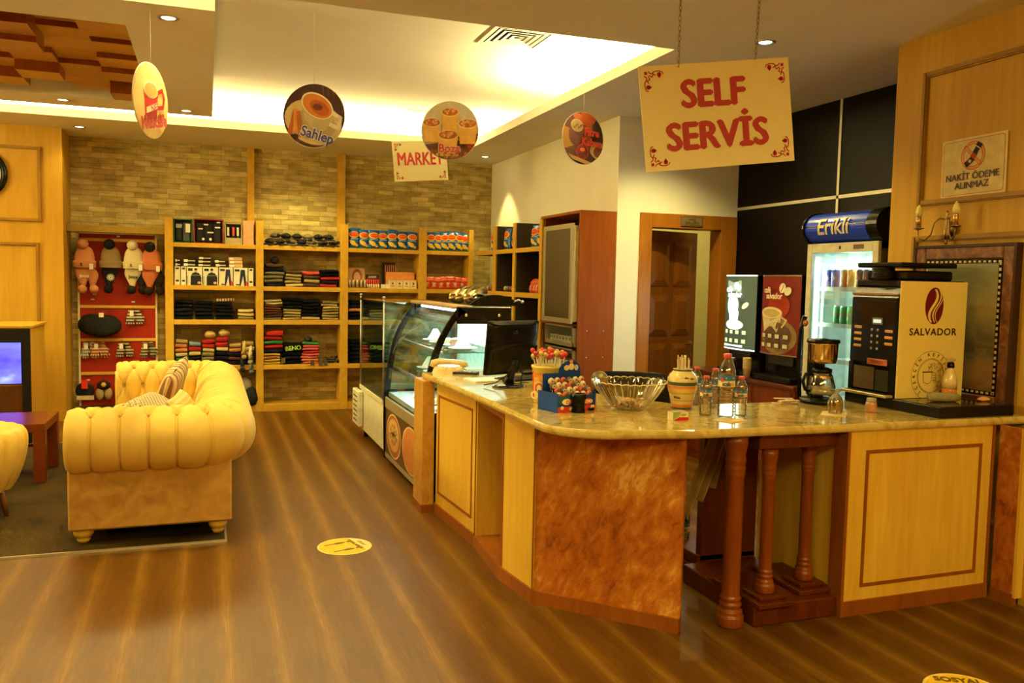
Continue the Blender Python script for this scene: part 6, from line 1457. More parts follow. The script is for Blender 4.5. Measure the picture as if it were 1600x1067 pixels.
for s_, x, z_, sz, c in (('OZMO', -.035, .052, .026, (.58, .04, .02)), ('OZMO', .068, .05, .022, (.85, .8, .6))): text(s_, sz, plain(c), Matrix.Translation((x, -.0765, z_)) @ R90, bx_, 'lettering', .0006, .03)
A = Art(); [A.poly(ell(x, y, w, h, 14), c) for x, y, w, h, c in ((.03, .215, .018, .015, (.8, .62, .3)), (.062, .22, .020, .018, (.82, .66, .4)), (.095, .215, .014, .016, (.5, .55, .6)), (.06, .247, .012, .010, (.78, .30, .08)))]; A.put(Matrix.Translation((0, .0595, 0)) @ R90, 'print', bx_)
A = Art(); A.poly(rec(-.07, .09, 0, .03), (.62, .05, .02)); A.poly(ell(.0, .065, .04, .018, 16), (.82, .7, .5)); A.put(Matrix.Translation((.1252, 0.0, 0)) @ Matrix.Rotation(PI / 2, 4, 'Z') @ R90, 'print', bx_)
Mx = Matrix.Translation(bx_.location) @ Matrix.Rotation(rz, 4, 'Z')
LB2 = [(.70, .52, .32), (.60, .10, .06), (.16, .10, .07), (.74, .62, .42)]; k = 0
for r in range(4):
    for j in range(6):
        q = Mx @ Vector((-.10 + j * .040 + .01 * (r % 2), -.05 + r * .028, .085 + r * .022)); t = thing('round_lolly', 'round wrapped lolly with a swirl face packed in the blue and red display box', 'lollipop', q, rz, 'round lollies in the display box')
        mb = MB().ball((0, 0, 0), (.019, .012, .019), 0, 14, 8); mb.build('candy', plain(LB2[(j + r) % 4], .25), t); A = Art(h=None, z0=0); A.poly(ell(0, 0, .011, .011, 14), LB2[(j + r + 1) % 4]); A.poly(ell(0, 0, .005, .005, 10), (.12, .06, .04)); A.put(Matrix.Translation((0, -.0118, 0)) @ R90, 'swirl', t); MB().rod((0, 0, -.015), (0, .004, -.05), .002, 0, 6).build('stick', PAPER, t)
p = on(903, 644); t = thing('black_pot', 'small black pot with a short black stick before the candy display', 'pot', (p.x, p.y, ZT)); MB().lathe([(.036, 0), (.038, .01), (.034, .02), (.036, .065), (.042, .07), (.042, .095), (.034, .098), (.03, .07)], 24).build('body', BLACK, t)
p = on(919, 641); o = BX(-.032, .032, -.011, .011, 0, .016, 0, .003).build('lighter', BLACK); o.location = (p.x, p.y, ZT); tag(o, 'small black lighter lying beside the black pot', 'lighter')
p = on(937, 611); t = thing('jar_lid', 'round dark jar lid leaning on its edge beside the glass bowl', 'lid', (p.x, p.y + .02, ZT), .5); mb = MB().lathe([(0, 0), (.062, 0), (.062, .02), (.055, .022), (.05, .008), (0, .006)], 28, cap=False).xf(Matrix.Translation((0, 0, .062)) @ Matrix.Rotation(PI / 2 + .1, 4, 'Y')); mb.build('lid', plain((.22, .16, .08), .35, .3), t)
# scalloped glass bowl
p = on(996, 643); bc = Vector((p.x, p.y + .10, ZT)); t = thing('glass_bowl', 'large fluted clear glass bowl with a scalloped rim and wrapped sweets inside', 'bowl', bc)
GB = glass('bowl_glass', (.97, .93, .82), .10, .05)
def bowl(u, v, off=0):
    a = 2 * PI * u; r = (.075 + .122 * v ** .75 - off) * (1 + .018 * abs(math.sin(a * 14)) * v); return (r * math.cos(a), r * math.sin(a), .004 + .142 * v ** 1.15 + (.006 * abs(math.sin(a * 14)) if v > .93 else 0) + off)
mb = MB().grid(bowl, 168, 16).grid(lambda u, v: bowl(u, v, .004), 168, 16, flip=True); mb.lathe([(0, .004), (.075, .004)], 24, cap=False); mb.build('bowl', GB, t)
mb = MB(); pts = [bowl(i / 168, 1) for i in range(168)]; mb.tube(pts, .0028, 0, 6, True); mb.build('rim', plain((.80, .70, .46), .15, coat=1), t)
for k in range(28): a = 2 * PI * k / 28; MB().tube([bowl(k / 28, v) for v in (.08, .3, .6, .88)], .0014, 0, 5).build('flute', plain((.86, .74, .46), .15, coat=1), t)
random.seed(9)
for k in range(46):
    a, q = random.random() * 6.28, random.random() ** .5 * .085; z = ZT + .016 + .016 * (k // 18)
    c = [(.82, .66, .5), (.78, .34, .16), (.84, .72, .55), (.70, .50, .36)][k % 4]
    o = MB().ball((0, 0, 0), (.015, .010, .008), 0, 8, 6).add([(-.013, -.001, 0), (-.025, -.009, .002), (-.025, .009, 0)], [(0, 1, 2)]).add([(.013, 0, 0), (.025, .009, .002), (.025, -.009, 0)], [(0, 1, 2)]).build('wrapped_sweet', plain(c, .4)); o.location = (bc.x + q * math.cos(a), bc.y + q * math.sin(a), z); o.rotation_euler = (random.uniform(-.5, .5), random.uniform(-.4, .4), random.random() * 6); tag(o, 'small wrapped sweet heaped at the bottom of the fluted glass bowl', 'sweet', 'wrapped sweets in the glass bowl')
# striped vase of sticks
p = on(1074, 640); vc = Vector((p.x, p.y + .06, ZT)); t = thing('ceramic_jar', 'cream ceramic jar painted with green and orange bands holding paper sticks', 'jar', vc)
pr_ = [(.052, 0), (.056, .004), (.058, .03), (.068, .07), (.078, .11), (.082, .145), (.080, .165), (.070, .185), (.055, .200), (.050, .208), (.053, .216), (.047, .214), (.045, .2)]
def rr_at(z):
    for (a, z0), (b, z1) in zip(pr_, pr_[1:]):
        if z0 <= z <= z1: return a + (b - a) * (z - z0) / (z1 - z0)
    return .05
MB().lathe(pr_, 40).build('jar', plain((.80, .62, .28), .3, coat=.5), t)
for z0, z1, c in ((.0, .010, (.12, .14, .10)), (.010, .026, (.70, .24, .05)), (.046, .048, (.2, .15, .08)), (.085, .087, (.2, .15, .08)), (.088, .112, (.80, .54, .12)), (.112, .128, (.74, .26, .08)), (.130, .148, (.06, .10, .07)), (.205, .217, (.05, .08, .05))):
    n_ = max(2, int((z1 - z0) / .004)); MB().lathe([(rr_at(z0 + (z1 - z0) * i / n_) + .0008, z0 + (z1 - z0) * i / n_) for i in range(n_ + 1)], 40, cap=False).build('painted_band', plain(c, .35), t)
va = math.atan2(-vc.y, -vc.x)
for (dx, zz) in ((-.040, .066), (.02, .172), (.05, .168), (-.02, .064)):
    a = va + dx / .075; r = rr_at(zz) + .001; MB().ball((r * math.cos(a), r * math.sin(a), zz), (.010, .010, .005), 0, 8, 6).build('leaf_motif', plain((.10, .07, .03), .4), t)
    a += .12; MB().ball((r * math.cos(a), r * math.sin(a), zz - .001), (.006, .006, .004), 0, 8, 6).build('flower_motif', plain((.52, .14, .06), .4), t)
for k in range(22):
    a, q = k * 2.4, .036 * (k / 22) ** .5; x, y = vc.x + q * math.cos(a), vc.y + q * math.sin(a)
    o = BX(-.0045, .0045, -.0008, .0008, 0, .10 + .012 * (k % 3)).build('stir_stick', plain((.82, .66, .46), .7)); o.location = (x, y, ZT + .165); o.rotation_euler = (random.uniform(-.08, .08), random.uniform(-.10, .10), k); tag(o, 'pale paper-wrapped stirring stick standing in the ceramic jar', 'stirring stick', 'stirring sticks in the jar')
p = on(1064, 657); t = thing('small_carton', 'small green, white and red carton in front of the ceramic jar', 'carton', (p.x, p.y + .03, ZT), .05); BX(-.045, .045, -.025, .025, 0, .042, 0, .001).build('box', plain((.78, .66, .46)), t)
A = Art(); A.poly([(-.045, .0), (.045, 0), (.045, .014), (-.01, .016)], (.55, .03, .03)); A.poly([(-.045, .006), (-.045, .042), (-.0, .042), (-.01, .02)], (.34, .42, .10)); A.poly(ell(.015, .027, .018, .006, 12), (.30, .40, .10)); A.put(Matrix.Translation((0, -.0252, 0)) @ R90, 'print', t)
BX(-.0452, .0452, -.0252, .0252, .0405, .0423).build('lid', plain((.42, .28, .20)), t)
# water bottles
WAT = glass('water_bottle_plastic', (.88, .86, .74), .22, .06); CAPR = plain((.60, .05, .03), .35)
def bottle(x, y, H_, R, label, big=False, z=None, tint=None):
    t = thing('water_bottle', label, 'water bottle', (x, y, ZT if z is None else z))
    nk = R * .40 if big else R * .42; rings = []
    zz = 0; body = H_ * .62
    pr_ = [(R * .75, 0), (R * .97, H_ * .02)]
    for k in range(7): z_ = H_ * .05 + k * H_ * .055; pr_ += [(R, z_), (R * .93, z_ + H_ * .022), (R, z_ + H_ * .04)]
    pr_ += [(R, H_ * .48), (R * .985, H_ * .49), (R * .985, H_ * .68), (R, H_ * .69), (R * .92, H_ * .77), (R * .68, H_ * .85), (nk, H_ * .91), (nk, H_ * .94)]
    MB().lathe(pr_, 28).build('bottle', tint or WAT, t)
    MB().lathe([(nk * 1.18, H_ * .935), (nk * 1.22, H_ * .945), (nk * 1.22, H_ * .99), (nk * 1.1, H_)], 20).build('cap', CAPR, t)
    n_ = 24
    for z0, z1, c in ((.49, .585, (.74, .64, .42)), (.585, .675, (.05, .17, .36))):
        MB().lathe([(R * .995, H_ * z0), (R * .995, H_ * z1)], 28, cap=False).build('label', plain(c, .35), t)
    a0 = math.atan2(-y, -x)
    cylprint(t, R * 1.0, [(ell(-.55 * R, H_ * .60, .22 * R, .26 * R, 14), (.60, .06, .04)), (rec(-.1 * R, .9 * R, H_ * .62, H_ * .635), (.7, .7, .66)), (ell(.6 * R, H_ * .53, .35 * R, .2 * R), (.66, .42, .16))], a0)
    F = Matrix.Translation(Vector((math.cos(a0), math.sin(a0), 0)) * (R * 1.0) + Vector((0, 0, H_ * .535))) @ frame((0, 0, 0), (-math.sin(a0), math.cos(a0), 0), (0, 0, 1))
    def cyl(co): a = co.x / R; return ((R + .002) * math.sin(a), co.y, (R + .002) * math.cos(a) - R)
    text('ıcık', .55 * R * 1.3, plain((.03, .04, .10)), F, t, 'lettering', .0004, .035, 1, fn=cyl)
    return t
for (px, py, H_, R, lb, b_) in ((1141, 654, .325, .043, 'tall clear water bottle with a red cap, largest on the counter', True), (1107, 650, .205, .031, 'small water bottle with a red cap left of the tall bottle', False), (1121, 637, .215, .031, 'small water bottle behind, between the left and the tall bottle', False), (1162, 651, .205, .031, 'small water bottle with a red cap right of the tall bottle', False), (1092, 634, .215, .031, 'small water bottle half hidden behind the ceramic jar', False)):
    q = on(px, py); bottle(q.x, q.y + R, H_, R, lb, b_)
bottle(2.70, 4.36, .33, .045, 'large water bottle standing on the floor behind the counter gap', True, 0.0, glass('green_bottle_plastic', (.62, .72, .50), .2, .08))
# sugar sachets
q = on(1228, 631)
for k in range(7):
    o = BX(-.055, .055, -.012, .012, 0, .004, 0, .001).build('sugar_stick', plain((.74, .54, .34), .6)); o.location = (q.x + random.uniform(-.04, .04), q.y + random.uniform(-.03, .03), ZT + .001 + k * .0043); o.rotation_euler = (0, 0, random.uniform(-.9, .9)); tag(o, 'paper sugar stick in the loose heap left of the filter coffee maker', 'sugar stick', 'heap of sugar sticks')
# filter coffee maker
q = on(1284, 634); t = thing('coffee_maker', 'black filter coffee maker with a glass jug and a shiny steel band', 'coffee maker', (q.x + .075, q.y + .10, ZT), -.35)
MB().lathe([(.115, 0), (.12, .01), (.115, .03), (.07, .034)], 36, sc=(1, .95)).build('base', BLACK, t)
MB().box(-.05, .05, .07, .13, .02, .36, 0, .02).build('tower', BLACK, t)
MB().lathe([(.076, .235), (.082, .26), (.085, .345), (.088, .35)], 32, sc=(1, .95)).build('filter_holder', plain((.62, .42, .20), .14, 1.0), t)
MB().lathe([(.09, .35), (.094, .356), (.09, .372), (.0, .378)], 32, sc=(1, .95)).build('lid', BLACK, t)
MB().lathe([(.06, .036), (.075, .05), (.078, .10), (.062, .16), (.05, .18)], 32, cap=False).build('glass_jug', glass('jug_glass', (.80, .80, .72), .25, .05), t)
MB().lathe([(.052, .175), (.056, .18), (.056, .2), (.03, .21), (0, .212)], 28).build('jug_lid', BLACK, t); MB().lathe([(.0645, .15), (.0625, .162)], 28, cap=False).build('jug_band', plain((.50, .30, .12), .2, .8), t)
MB().tube([(-.055, -.01, .165), (-.10, -.02, .17), (-.118, -.025, .13), (-.10, -.02, .08), (-.075, -.015, .07)], .010, 0, 8).build('jug_handle', BLACK, t)
MB().lathe([(0, .052), (.068, .054), (.070, .095), (0, .096)], 24).build('milky_drink', plain((.70, .70, .60), .4), t)
MB().tube([(-.09, .1, .02), (-.105, .1, .25), (-.10, .1, .42), (-.085, .08, .50)], [.012, .014, .013, .016], 0, 8).build('side_arm', BLACK, t); MB().ball((-.084, .07, .46), (.016, .01, .02), 0, 10, 6).build('knob', plain((.5, .25, .1), .2, .8), t)
# upturned glass cup, jar
q = on(1311, 648); t = thing('glass_cup', 'clear stemmed glass cup with a handle standing upside down on a napkin', 'cup', (q.x, q.y + .03, ZT + .0046)); CG = glass('cup_glass', (.80, .68, .46), .25, .04)
MB().lathe([(.034, 0), (.036, .01), (.037, .055), (.030, .085), (.016, .10), (.013, .108), (.030, .122), (.034, .126), (.0, .127)], 28, cap=False).build('cup', CG, t)
MB().tube([(-.034, -.01, .075), (-.055, -.015, .075), (-.064, -.017, .055), (-.058, -.016, .032), (-.036, -.01, .025)], .005, 0, 8).build('handle', CG, t)
for k in range(9): a = 2 * PI * k / 9; MB().tube([(.035 * math.cos(a), .035 * math.sin(a), .004), (.0375 * math.cos(a), .0375 * math.sin(a), .052), (.031 * math.cos(a), .031 * math.sin(a), .083)], .0018, 0, 5).build('flute', plain((.34, .22, .09), .15, coat=1), t)
q = on(1366, 645); t = thing('spice_jar', 'small jar of reddish powder with a grey lid on the counter', 'jar', (q.x, q.y + .025, ZT)); MB().lathe([(.026, 0), (.030, .005), (.030, .045), (.026, .056), (.022, .06)], 20).build('jar', plain((.50, .22, .09), .15, coat=1), t); MB().lathe([(.024, .058), (.026, .062), (.024, .078), (.0, .08)], 20).build('lid', plain((.35, .34, .28), .4), t)
# coffee machine on its black base
CXF, CYN = 3.597, 3.647
t = thing('machine_base', 'flat black base with a glossy top under the coffee machine', 'base', (3.85, 3.6, ZT)); inv = local(t)
BX(3.578, 4.10, 3.325, 4.03, ZT + .0005, ZT + .058, 0, .004).xf(inv).build('body', BLACK, t); BX(3.60, 4.085, 3.34, 3.63, ZT + .058, ZT + .060).xf(inv).build('drip_plate', plain((.10, .06, .03), .12, .6), t)
ZM = ZT + .0605
t = thing('coffee_machine', 'tall black automatic coffee machine with a large cream printed side panel', 'coffee machine', (3.84, 3.84, ZM)); inv = local(t)
CXB = 4.06
mb = MB().box(CXF + .03, CXB, CYN + .012, 4.02, ZM, 1.70, 0, .004); mb.xf(inv).build('body', BLACK, t)
BX(CXF, 4.075, CYN, CYN + .012, ZM, 1.695, 0, .001).xf(inv).build('side_panel', plain((.86, .66, .20), .5, name='cream_side_panel', spec=.2, var=.02), t)
mb = MB().box(CXF - .006, CXF + .03, CYN + .02, 4.02, 1.22, 1.60, 0, .006); mb.prism([(0, 0)] * 3, 0, 0) if False else None
mb.box(CXF - .006, CXF + .03, CYN + .02, CYN + .055, ZM, 1.22); mb.box(CXF - .006, CXF + .03, 3.985, 4.02, ZM, 1.22); mb.xf(inv).build('front', BLACK, t)
mb = MB(); mb.add([(CXF - .006, CYN + .02, 1.60), (CXF - .006, 4.02, 1.60), (CXF + .06, 4.02, 1.70), (CXF + .06, CYN + .02, 1.70)], [(0, 1, 2, 3)]); mb.add([(CXF - .006, CYN + .02, 1.60), (CXF + .06, CYN + .02, 1.70), (CXF + .06, CYN + .02, 1.60)], [(0, 1, 2)]); mb.xf(inv).build('sloped_hood', plain((.03, .02, .018), .15), t)
MB().box(CXF - .004, CXF + .062, CYN + .02, 4.02, 1.615, 1.625).box(CXF + .03, CXF + .07, CYN + .02, 4.02, 1.66, 1.668).xf(inv).build('hood_trim', BRASS, t)
BX(CXF + .005, CXF + .028, CYN + .02, 4.02, ZM, ZM + .02).xf(inv).build('sill', BLACK, t)
BX(CXF - .008, CXF - .005, CYN + .03, 3.96, 1.44, 1.58).xf(inv).build('door_window', plain((.012, .005, .003), .12), t)
MB().box(CXF - .007, CXF - .004, CYN + .06, CYN + .16, ZM + .03, 1.19).xf(inv).build('cup_bay', plain((.03, .028, .018), .15), t); MB().box(CXF - .007, CXF - .004, CYN + .17, 3.975, ZM + .03, 1.20).xf(inv).build('cup_bay', plain((.13, .085, .035), .25), t)
BX(CXF - .06, CXF, CYN + .02, 4.02, ZM, ZM + .016, 0, .004).xf(inv).build('cup_tray', plain((.60, .50, .26), .35, .6), t); BX(CXF - .05, CXF - .006, CYN + .04, 4.0, ZM + .016, ZM + .018).xf(inv).build('cup_grille', BLACKM, t)
BB = plain((.72, .36, .10), .35)
for r in range(4):
    if r < 4: BX(CXF - .012, CXF - .006, 3.925, 3.985, 1.425 - r * .036 - .008, 1.425 - r * .036 + .008, 0, .003).xf(inv).build('selection_button', BB, t)
    if r < 3: BX(CXF - .012, CXF - .006, CYN + .04, CYN + .10, 1.412 - r * .036 - .008, 1.412 - r * .036 + .008, 0, .003).xf(inv).build('selection_button', BB, t)
    for dy in (.155, .20): MB().ball((CXF - .008, CYN + dy, 1.415 - r * .036), (.004, .008, .008), 0, 8, 6).xf(inv).build('round_button', STEEL, t)
BX(CXF - .010, CXF - .006, CYN + .12, CYN + .20, 1.445, 1.485, 0, .002).xf(inv).build('display', plain((.16, .17, .16), .2), t); BX(CXF - .0105, CXF - .010, CYN + .13, CYN + .19, 1.455, 1.475).xf(inv).build('display_window', emit('dim_display', (.45, .55, .50), .5), t)
BX(CXF - .016, CXF - .006, CYN + .07, CYN + .22, 1.215, 1.25, 0, .003).xf(inv).build('name_badge', plain((.62, .16, .06), .35), t)
FSY = frame((CXF - .0165, CYN + .145, 1.232), (0, -1, 0), (0, 0, 1)); text('TREVISO', .026, plain((.14, .04, .02)), FSY, t, 'lettering', .0004, .02, 1.0, inv=inv)
for k in range(9): BX(CXF + .002, CXF + .006, 4.021, 4.024, ZM + .02 + k * .02, ZM + .036 + k * .02).xf(inv).build('light_strip_segment', emit('strip_light', (.75, .85, 1), 1.1) if k % 3 != 1 else plain((.5, .05, .05)), t)
FP = frame((3.835, CYN - .0003, 1.36), (1, 0, 0), (0, 0, 1)); INK = (.065, .008, .02); A = Art()
A.poly(ell(-.0, .20, .066, .103, 40), (.16, .008, .018))
BG = (.86, .66, .20)
def sband(off, w): 
    L_ = []; Rr_ = []
    for k in range(15): v = -1 + 2 * k / 14; x = off + .030 * math.sin(v * 2.6) - .004 * v; ww = w * (1 - .35 * abs(v)); L_.append((x - ww, .20 + v * .093)); Rr_.append((x + ww, .20 + v * .093))
    return L_, Rr_
for off, w in ((-.008, .011), (.018, .0055), (.034, .003)):
    L_, R_ = sband(off, w); A.k += 1
    for i in range(14): A.poly([L_[i], R_[i], R_[i + 1], L_[i + 1]], BG, False)
A.put(FP, 'bean_logo', t, inv)
text('SALVADOR', .056, plain((.03, .008, .01)), FP @ Matrix.Translation((0, .052, 0)), t, 'lettering', .0004, .012, 1.12, inv=inv, spacing=1.12)
A = Art(); cx_, cy_ = .0, -.195; R1 = .140
for R_ in (R1, R1 * .70, R1 * .66): A.line([(cx_ + R_ * math.cos(a * PI / 24), cy_ + R_ * math.sin(a * PI / 24)) for a in range(49)], .0016, INK)
A.put(FP, 'emblem_ring', t, inv); A = Art(); A.line([(cx_ - .055, cy_ + .02), (cx_ - .05, cy_ - .035), (cx_ - .02, cy_ - .045), (cx_ + .005, cy_ - .035), (cx_ + .01, cy_ + .02), (cx_ - .055, cy_ + .02)], .0022, INK); A.line([(cx_ - .058, cy_ + .022), (cx_ + .014, cy_ + .022)], .006, (.05, .015, .01))
for k in range(4): A.line([(cx_ + .012, cy_ + .014 - k * .014), (cx_ + .032, cy_ + .018 - k * .014), (cx_ + .042, cy_ + .006 - k * .013), (cx_ + .016, cy_ + .002 - k * .014)], .0022, INK)
random.seed(17)
for k in range(46):
    a = random.uniform(-1.2, 1.9); q = random.uniform(.045, .074); x, y = cx_ + q * math.cos(a), cy_ + q * math.sin(a); b_ = a + PI / 2 + random.uniform(-.6, .6); A.line([(x, y), (x + .012 * math.cos(b_), y + .012 * math.sin(b_))], .0018, INK)
for k in range(3): A.line([(cx_ - .045 + k * .02, cy_ + .03), (cx_ - .04 + k * .02, cy_ + .045), (cx_ - .048 + k * .02, cy_ + .06)], .0018, INK)
A.put(FP, 'round_emblem', t, inv)
W_ = 'İÇERÇİN KEYİFLİ KAHVE '
for i, ch in enumerate(W_):
    if ch == ' ': continue
    a = PI * 1.28 - i * (2 * PI / len(W_)); text(ch, .026, plain(INK), FP @ Matrix.Translation((cx_ + R1 * .86 * math.cos(a), cy_ + R1 * .86 * math.sin(a), 0)) @ Matrix.Rotation(a - PI / 2, 4, 'Z'), t, 'emblem_letter', .0003, .01, inv=inv)
t = thing('bean_hopper', 'black bean hopper tray on top of the coffee machine', 'bean hopper', (3.75, 3.85, 1.701)); inv = local(t)
BX(3.67, 4.0, 3.68, 4.0, 1.701, 1.755, 0, .01).xf(inv).build('tray', BLACK, t); BX(3.61, 4.02, 3.67, 4.015, 1.772, 1.80, 0, .008).xf(inv).build('lid', BLACK, t)
MB().lathe([(.05, 1.701), (.055, 1.72), (.06, 1.773)], 24, (3.645, 3.84, 0)).xf(inv).build('round_hopper', plain((.015, .012, .01), .1), t)
for k in range(5): MB().lathe([(.061, 0), (.063, .003), (.061, .006)], 24, (3.645, 3.84, 1.71 + k * .012), cap=False).xf(inv).build('ring', BLACKM, t)
q = on(1440, 622, ZM); t = thing('cleaning_cloth', 'rolled grey-green cleaning cloth lying on the black base', 'cloth', (3.78, 3.50, ZM))
mb = MB().tube([(-.085, .02, .024), (-.05, .012, .026), (0, .0, .024), (.05, -.012, .026), (.09, -.02, .022)], [.020, .027, .025, .028, .018], 0, 16)
for v in mb.v: v += Vector((0, 0, .004 * noise.noise(v * 40)))
mb.build('cloth', knit((.42, .36, .20)), t)
t = thing('spray_bottle', 'spray bottle of clear and orange liquid with a black collar before the cream panel', 'spray bottle', (3.885, 3.56, ZM)); 
MB().lathe([(.036, 0), (.039, .004), (.039, .062)], 28).build('orange_liquid', plain((.74, .20, .03), .15, coat=.6), t); MB().lathe([(.039, .062), (.039, .10), (.034, .13), (.022, .165), (.015, .18)], 28).build('bottle', plain((.78, .58, .28), .2, coat=.5), t)
MB().lathe([(.020, .18), (.021, .183), (.019, .205), (.014, .21)], 20).build('collar', BLACK, t); MB().box(-.03, .022, -.010, .010, .208, .232, 0, .006).box(.020, .038, -.004, .004, .218, .226, 0, .002).build('nozzle_head', plain((.55, .38, .14), .4), t); MB().box(-.038, -.028, -.005, .005, .175, .215, 0, .003).build('trigger', plain((.5, .3, .1), .4), t)
t = thing('sponge', 'orange half-round sponge lying at the right end of the black base', 'sponge', (4.03, 3.46, ZM)); MB().ball((0, 0, 0), (.045, .03, .026), 0, 16, 8, lambda d: 1 if d.z > 0 else .05).build('sponge', plain((.78, .36, .14), .9), t)

# ------------------------------------------------------------------ painting, sconce, no-cash sign on the right wall
t = thing('framed_painting', 'large framed landscape painting leaning on the wall behind the coffee machine', 'painting', (XP - .03, 3.745, .985)); inv = local(t); y0, y1, z0, z1 = 3.40, 4.085, .985, 1.905
mb = MB(); FR2 = marble('mottled_red_gold_frame', [(.3, (.04, .008, .004)), (.5, (.16, .045, .012)), (.7, (.34, .13, .03))], (9, 9, 9), (0, 0, 0), .35, 1.0)
for a, b, c, d in ((y0 + .075, y1 - .075, z0, z0 + .075), (y0 + .075, y1 - .075, z1 - .075, z1), (y0, y0 + .075, z0, z1), (y1 - .075, y1, z0, z1)): mb.box(XP - .045, XP - .002, a, b, c, d, 0, .008)
mb.xf(inv).build('frame', FR2, t)
mb = MB()
for a, b, c, d in ((y0 - .012, y1 + .012, z0 - .004, z0 + .008), (y0 - .012, y1 + .012, z1 - .004, z1 + .012), (y0 - .012, y0 + .004, z0 + .008, z1 - .004), (y1 - .004, y1 + .012, z0 + .008, z1 - .004)): mb.box(XP - .05, XP - .002, a, b, c, d)
mb.xf(inv).build('outer_lip', plain((.05, .02, .012), .3), t)
mb = MB(); mb.box(XP - .040, XP - .002, y0 + .075, y1 - .075, z0 + .075, z1 - .075); mb.xf(inv).build('inner_border', BLACK, t)
bd_ = MB(); st = .0165
n1 = int((y1 - y0 - .17) / st); n2 = int((z1 - z0 - .17) / st)
for k in range(n1):
    if k % 2 == 0:
        for z in (z0 + .083, z1 - .095): bd_.box(XP - .043, XP - .040, y0 + .085 + k * st, y0 + .085 + k * st + st, z, z + .012)
for k in range(n2):
    if k % 2 == 0:
        for y in (y0 + .083, y1 - .095): bd_.box(XP - .043, XP - .040, y, y + .012, z0 + .085 + k * st, z0 + .085 + k * st + st)
bd_.xf(inv).build('checked_border', plain((.66, .48, .30), .4), t)
BX(XP - .0425, XP - .040, y0 + .10, y1 - .10, z0 + .10, z1 - .10).xf(inv).build('canvas', painting_mat(), t)

t = thing('wall_sconce', 'old brass wall sconce with two candle bulbs under the no-cash sign', 'wall light', (XP, 3.86, 2.03)); BULB = plain((.80, .66, .20), .3, coat=.3, name='candle_bulb')
MB().ball((-.02, 0, -.02), (.022, .045, .05), 0, 16, 10).build('back_plate', BRASS, t); MB().lathe([(.004, -.11), (.012, -.10), (.006, -.09), (.016, -.075), (.024, -.05), (.018, -.02), (.008, .02), (.014, .04), (.006, .05), (.012, .07), (.004, .09)], 14, (-.05, 0, 0)).build('finial', BRASS, t)
for s_ in (-1, 1):
    dy, dz = s_ * .135, (0 if s_ > 0 else .0); e = (-.13, dy, -.01)
    MB().tube([(-.05, 0, .035), (-.07, dy * .25, .045), (-.09, dy * .40, .02), (-.10, dy * .50, -.05), (-.115, dy * .72, -.085), (-.128, dy * .95, -.075), (-.13, dy, -.045), e], .0045, 0, 8).build('arm', BRASS, t)
    MB().lathe([(.008, -.012), (.032, -.004), (.034, 0), (.010, .002)], 20, e).build('drip_pan', BRASS, t); MB().lathe([(.016, .0), (.016, .062), (.013, .066)], 16, e).build('candle_tube', plain((.62, .42, .16), .25, 1.0), t)
    MB().lathe([(.010, .062), (.019, .08), (.021, .097), (.014, .12), (.004, .138), (0, .142)], 16, e).build('candle_bulb', BULB, t)

s1, s2, s3 = at(1469, 311, 'x', XP - .012), at(1570, 297, 'x', XP - .012), at(1473, 222, 'x', XP - .012)
sw = abs(s2.y - s1.y); shh = s3.z - s1.z
FS2 = frame((XP - .012, (s1.y + s2.y) / 2, (s1.z + s3.z) / 2), (0, -1, 0), (0, 0, 1)) @ Matrix.Rotation(.012, 4, 'Z')
t = thing('no_cash_sign', 'white notice reading NAKİT ÖDEME ALINMAZ on the right oak wall', 'sign', tuple(FS2.translation)); inv = local(t)
MB().box(-sw / 2, sw / 2, -shh / 2, shh / 2, -.004, 0).xf(inv @ FS2).build('board', plain((.78, .60, .34), .5), t)
A = Art(); RC2 = (.42, .07, .03); A.poly(rrec(-sw / 2 + .012, sw / 2 - .012, -shh / 2 + .012, shh / 2 - .012, .018), RC2); A.poly(rrec(-sw / 2 + .015, sw / 2 - .015, -shh / 2 + .015, shh / 2 - .015, .016), (.68, .55, .28))
cy_ = .062; R_ = .082
A.poly(ell(0, cy_, R_, R_, 40), RC2); A.poly(ell(0, cy_, R_ - .004, R_ - .004, 40), (.74, .34, .15)); A.poly(ell(0, cy_, R_ - .016, R_ - .016, 40), RC2); A.poly(ell(0, cy_, R_ - .0195, R_ - .0195, 40), (.68, .55, .28))
K = (.02, .012, .012)
def rot_(pts, a, cx, cy): return [(cx + x * math.cos(a) - y * math.sin(a), cy + x * math.sin(a) + y * math.cos(a)) for x, y in pts]
A.line([(-.050, cy_ + .050), (.050, cy_ - .050)], .019, RC2); A.line([(-.048, cy_ + .048), (.048, cy_ - .048)], .014, (.74, .34, .15))
A.poly(rot_(rec(-.032, .032, -.017, .017), .62, -.022, cy_ - .034), K); A.poly(ell(-.018, cy_ - .031, .010, .010, 14), (.68, .55, .28)); A.poly(rot_([(-.018, -.02), (.018, -.02), (.022, .016), (-.014, .020)], -.5, .008, cy_ + .002), (.40, .07, .03)); A.poly(rot_(rec(-.016, .016, -.022, .022), -.6, .026, cy_ + .028), K); A.poly(rot_(rec(-.017, .017, -.003, .003), -.6, .036, cy_ + .043), (.8, .7, .5)); A.poly(rot_(rec(-.019, .019, -.012, .012), -.6, .044, cy_ + .055), K)
A.put(FS2, 'print', t, inv)
for s_, y_ in (('NAKİT ÖDEME', -.056), ('ALINMAZ', -.107)): text(s_, .054, plain((.06, .015, .02)), FS2 @ Matrix.Translation((0, y_, .004)), t, 'lettering', .0004, .0, 1.0, inv=inv, thick=.0011)

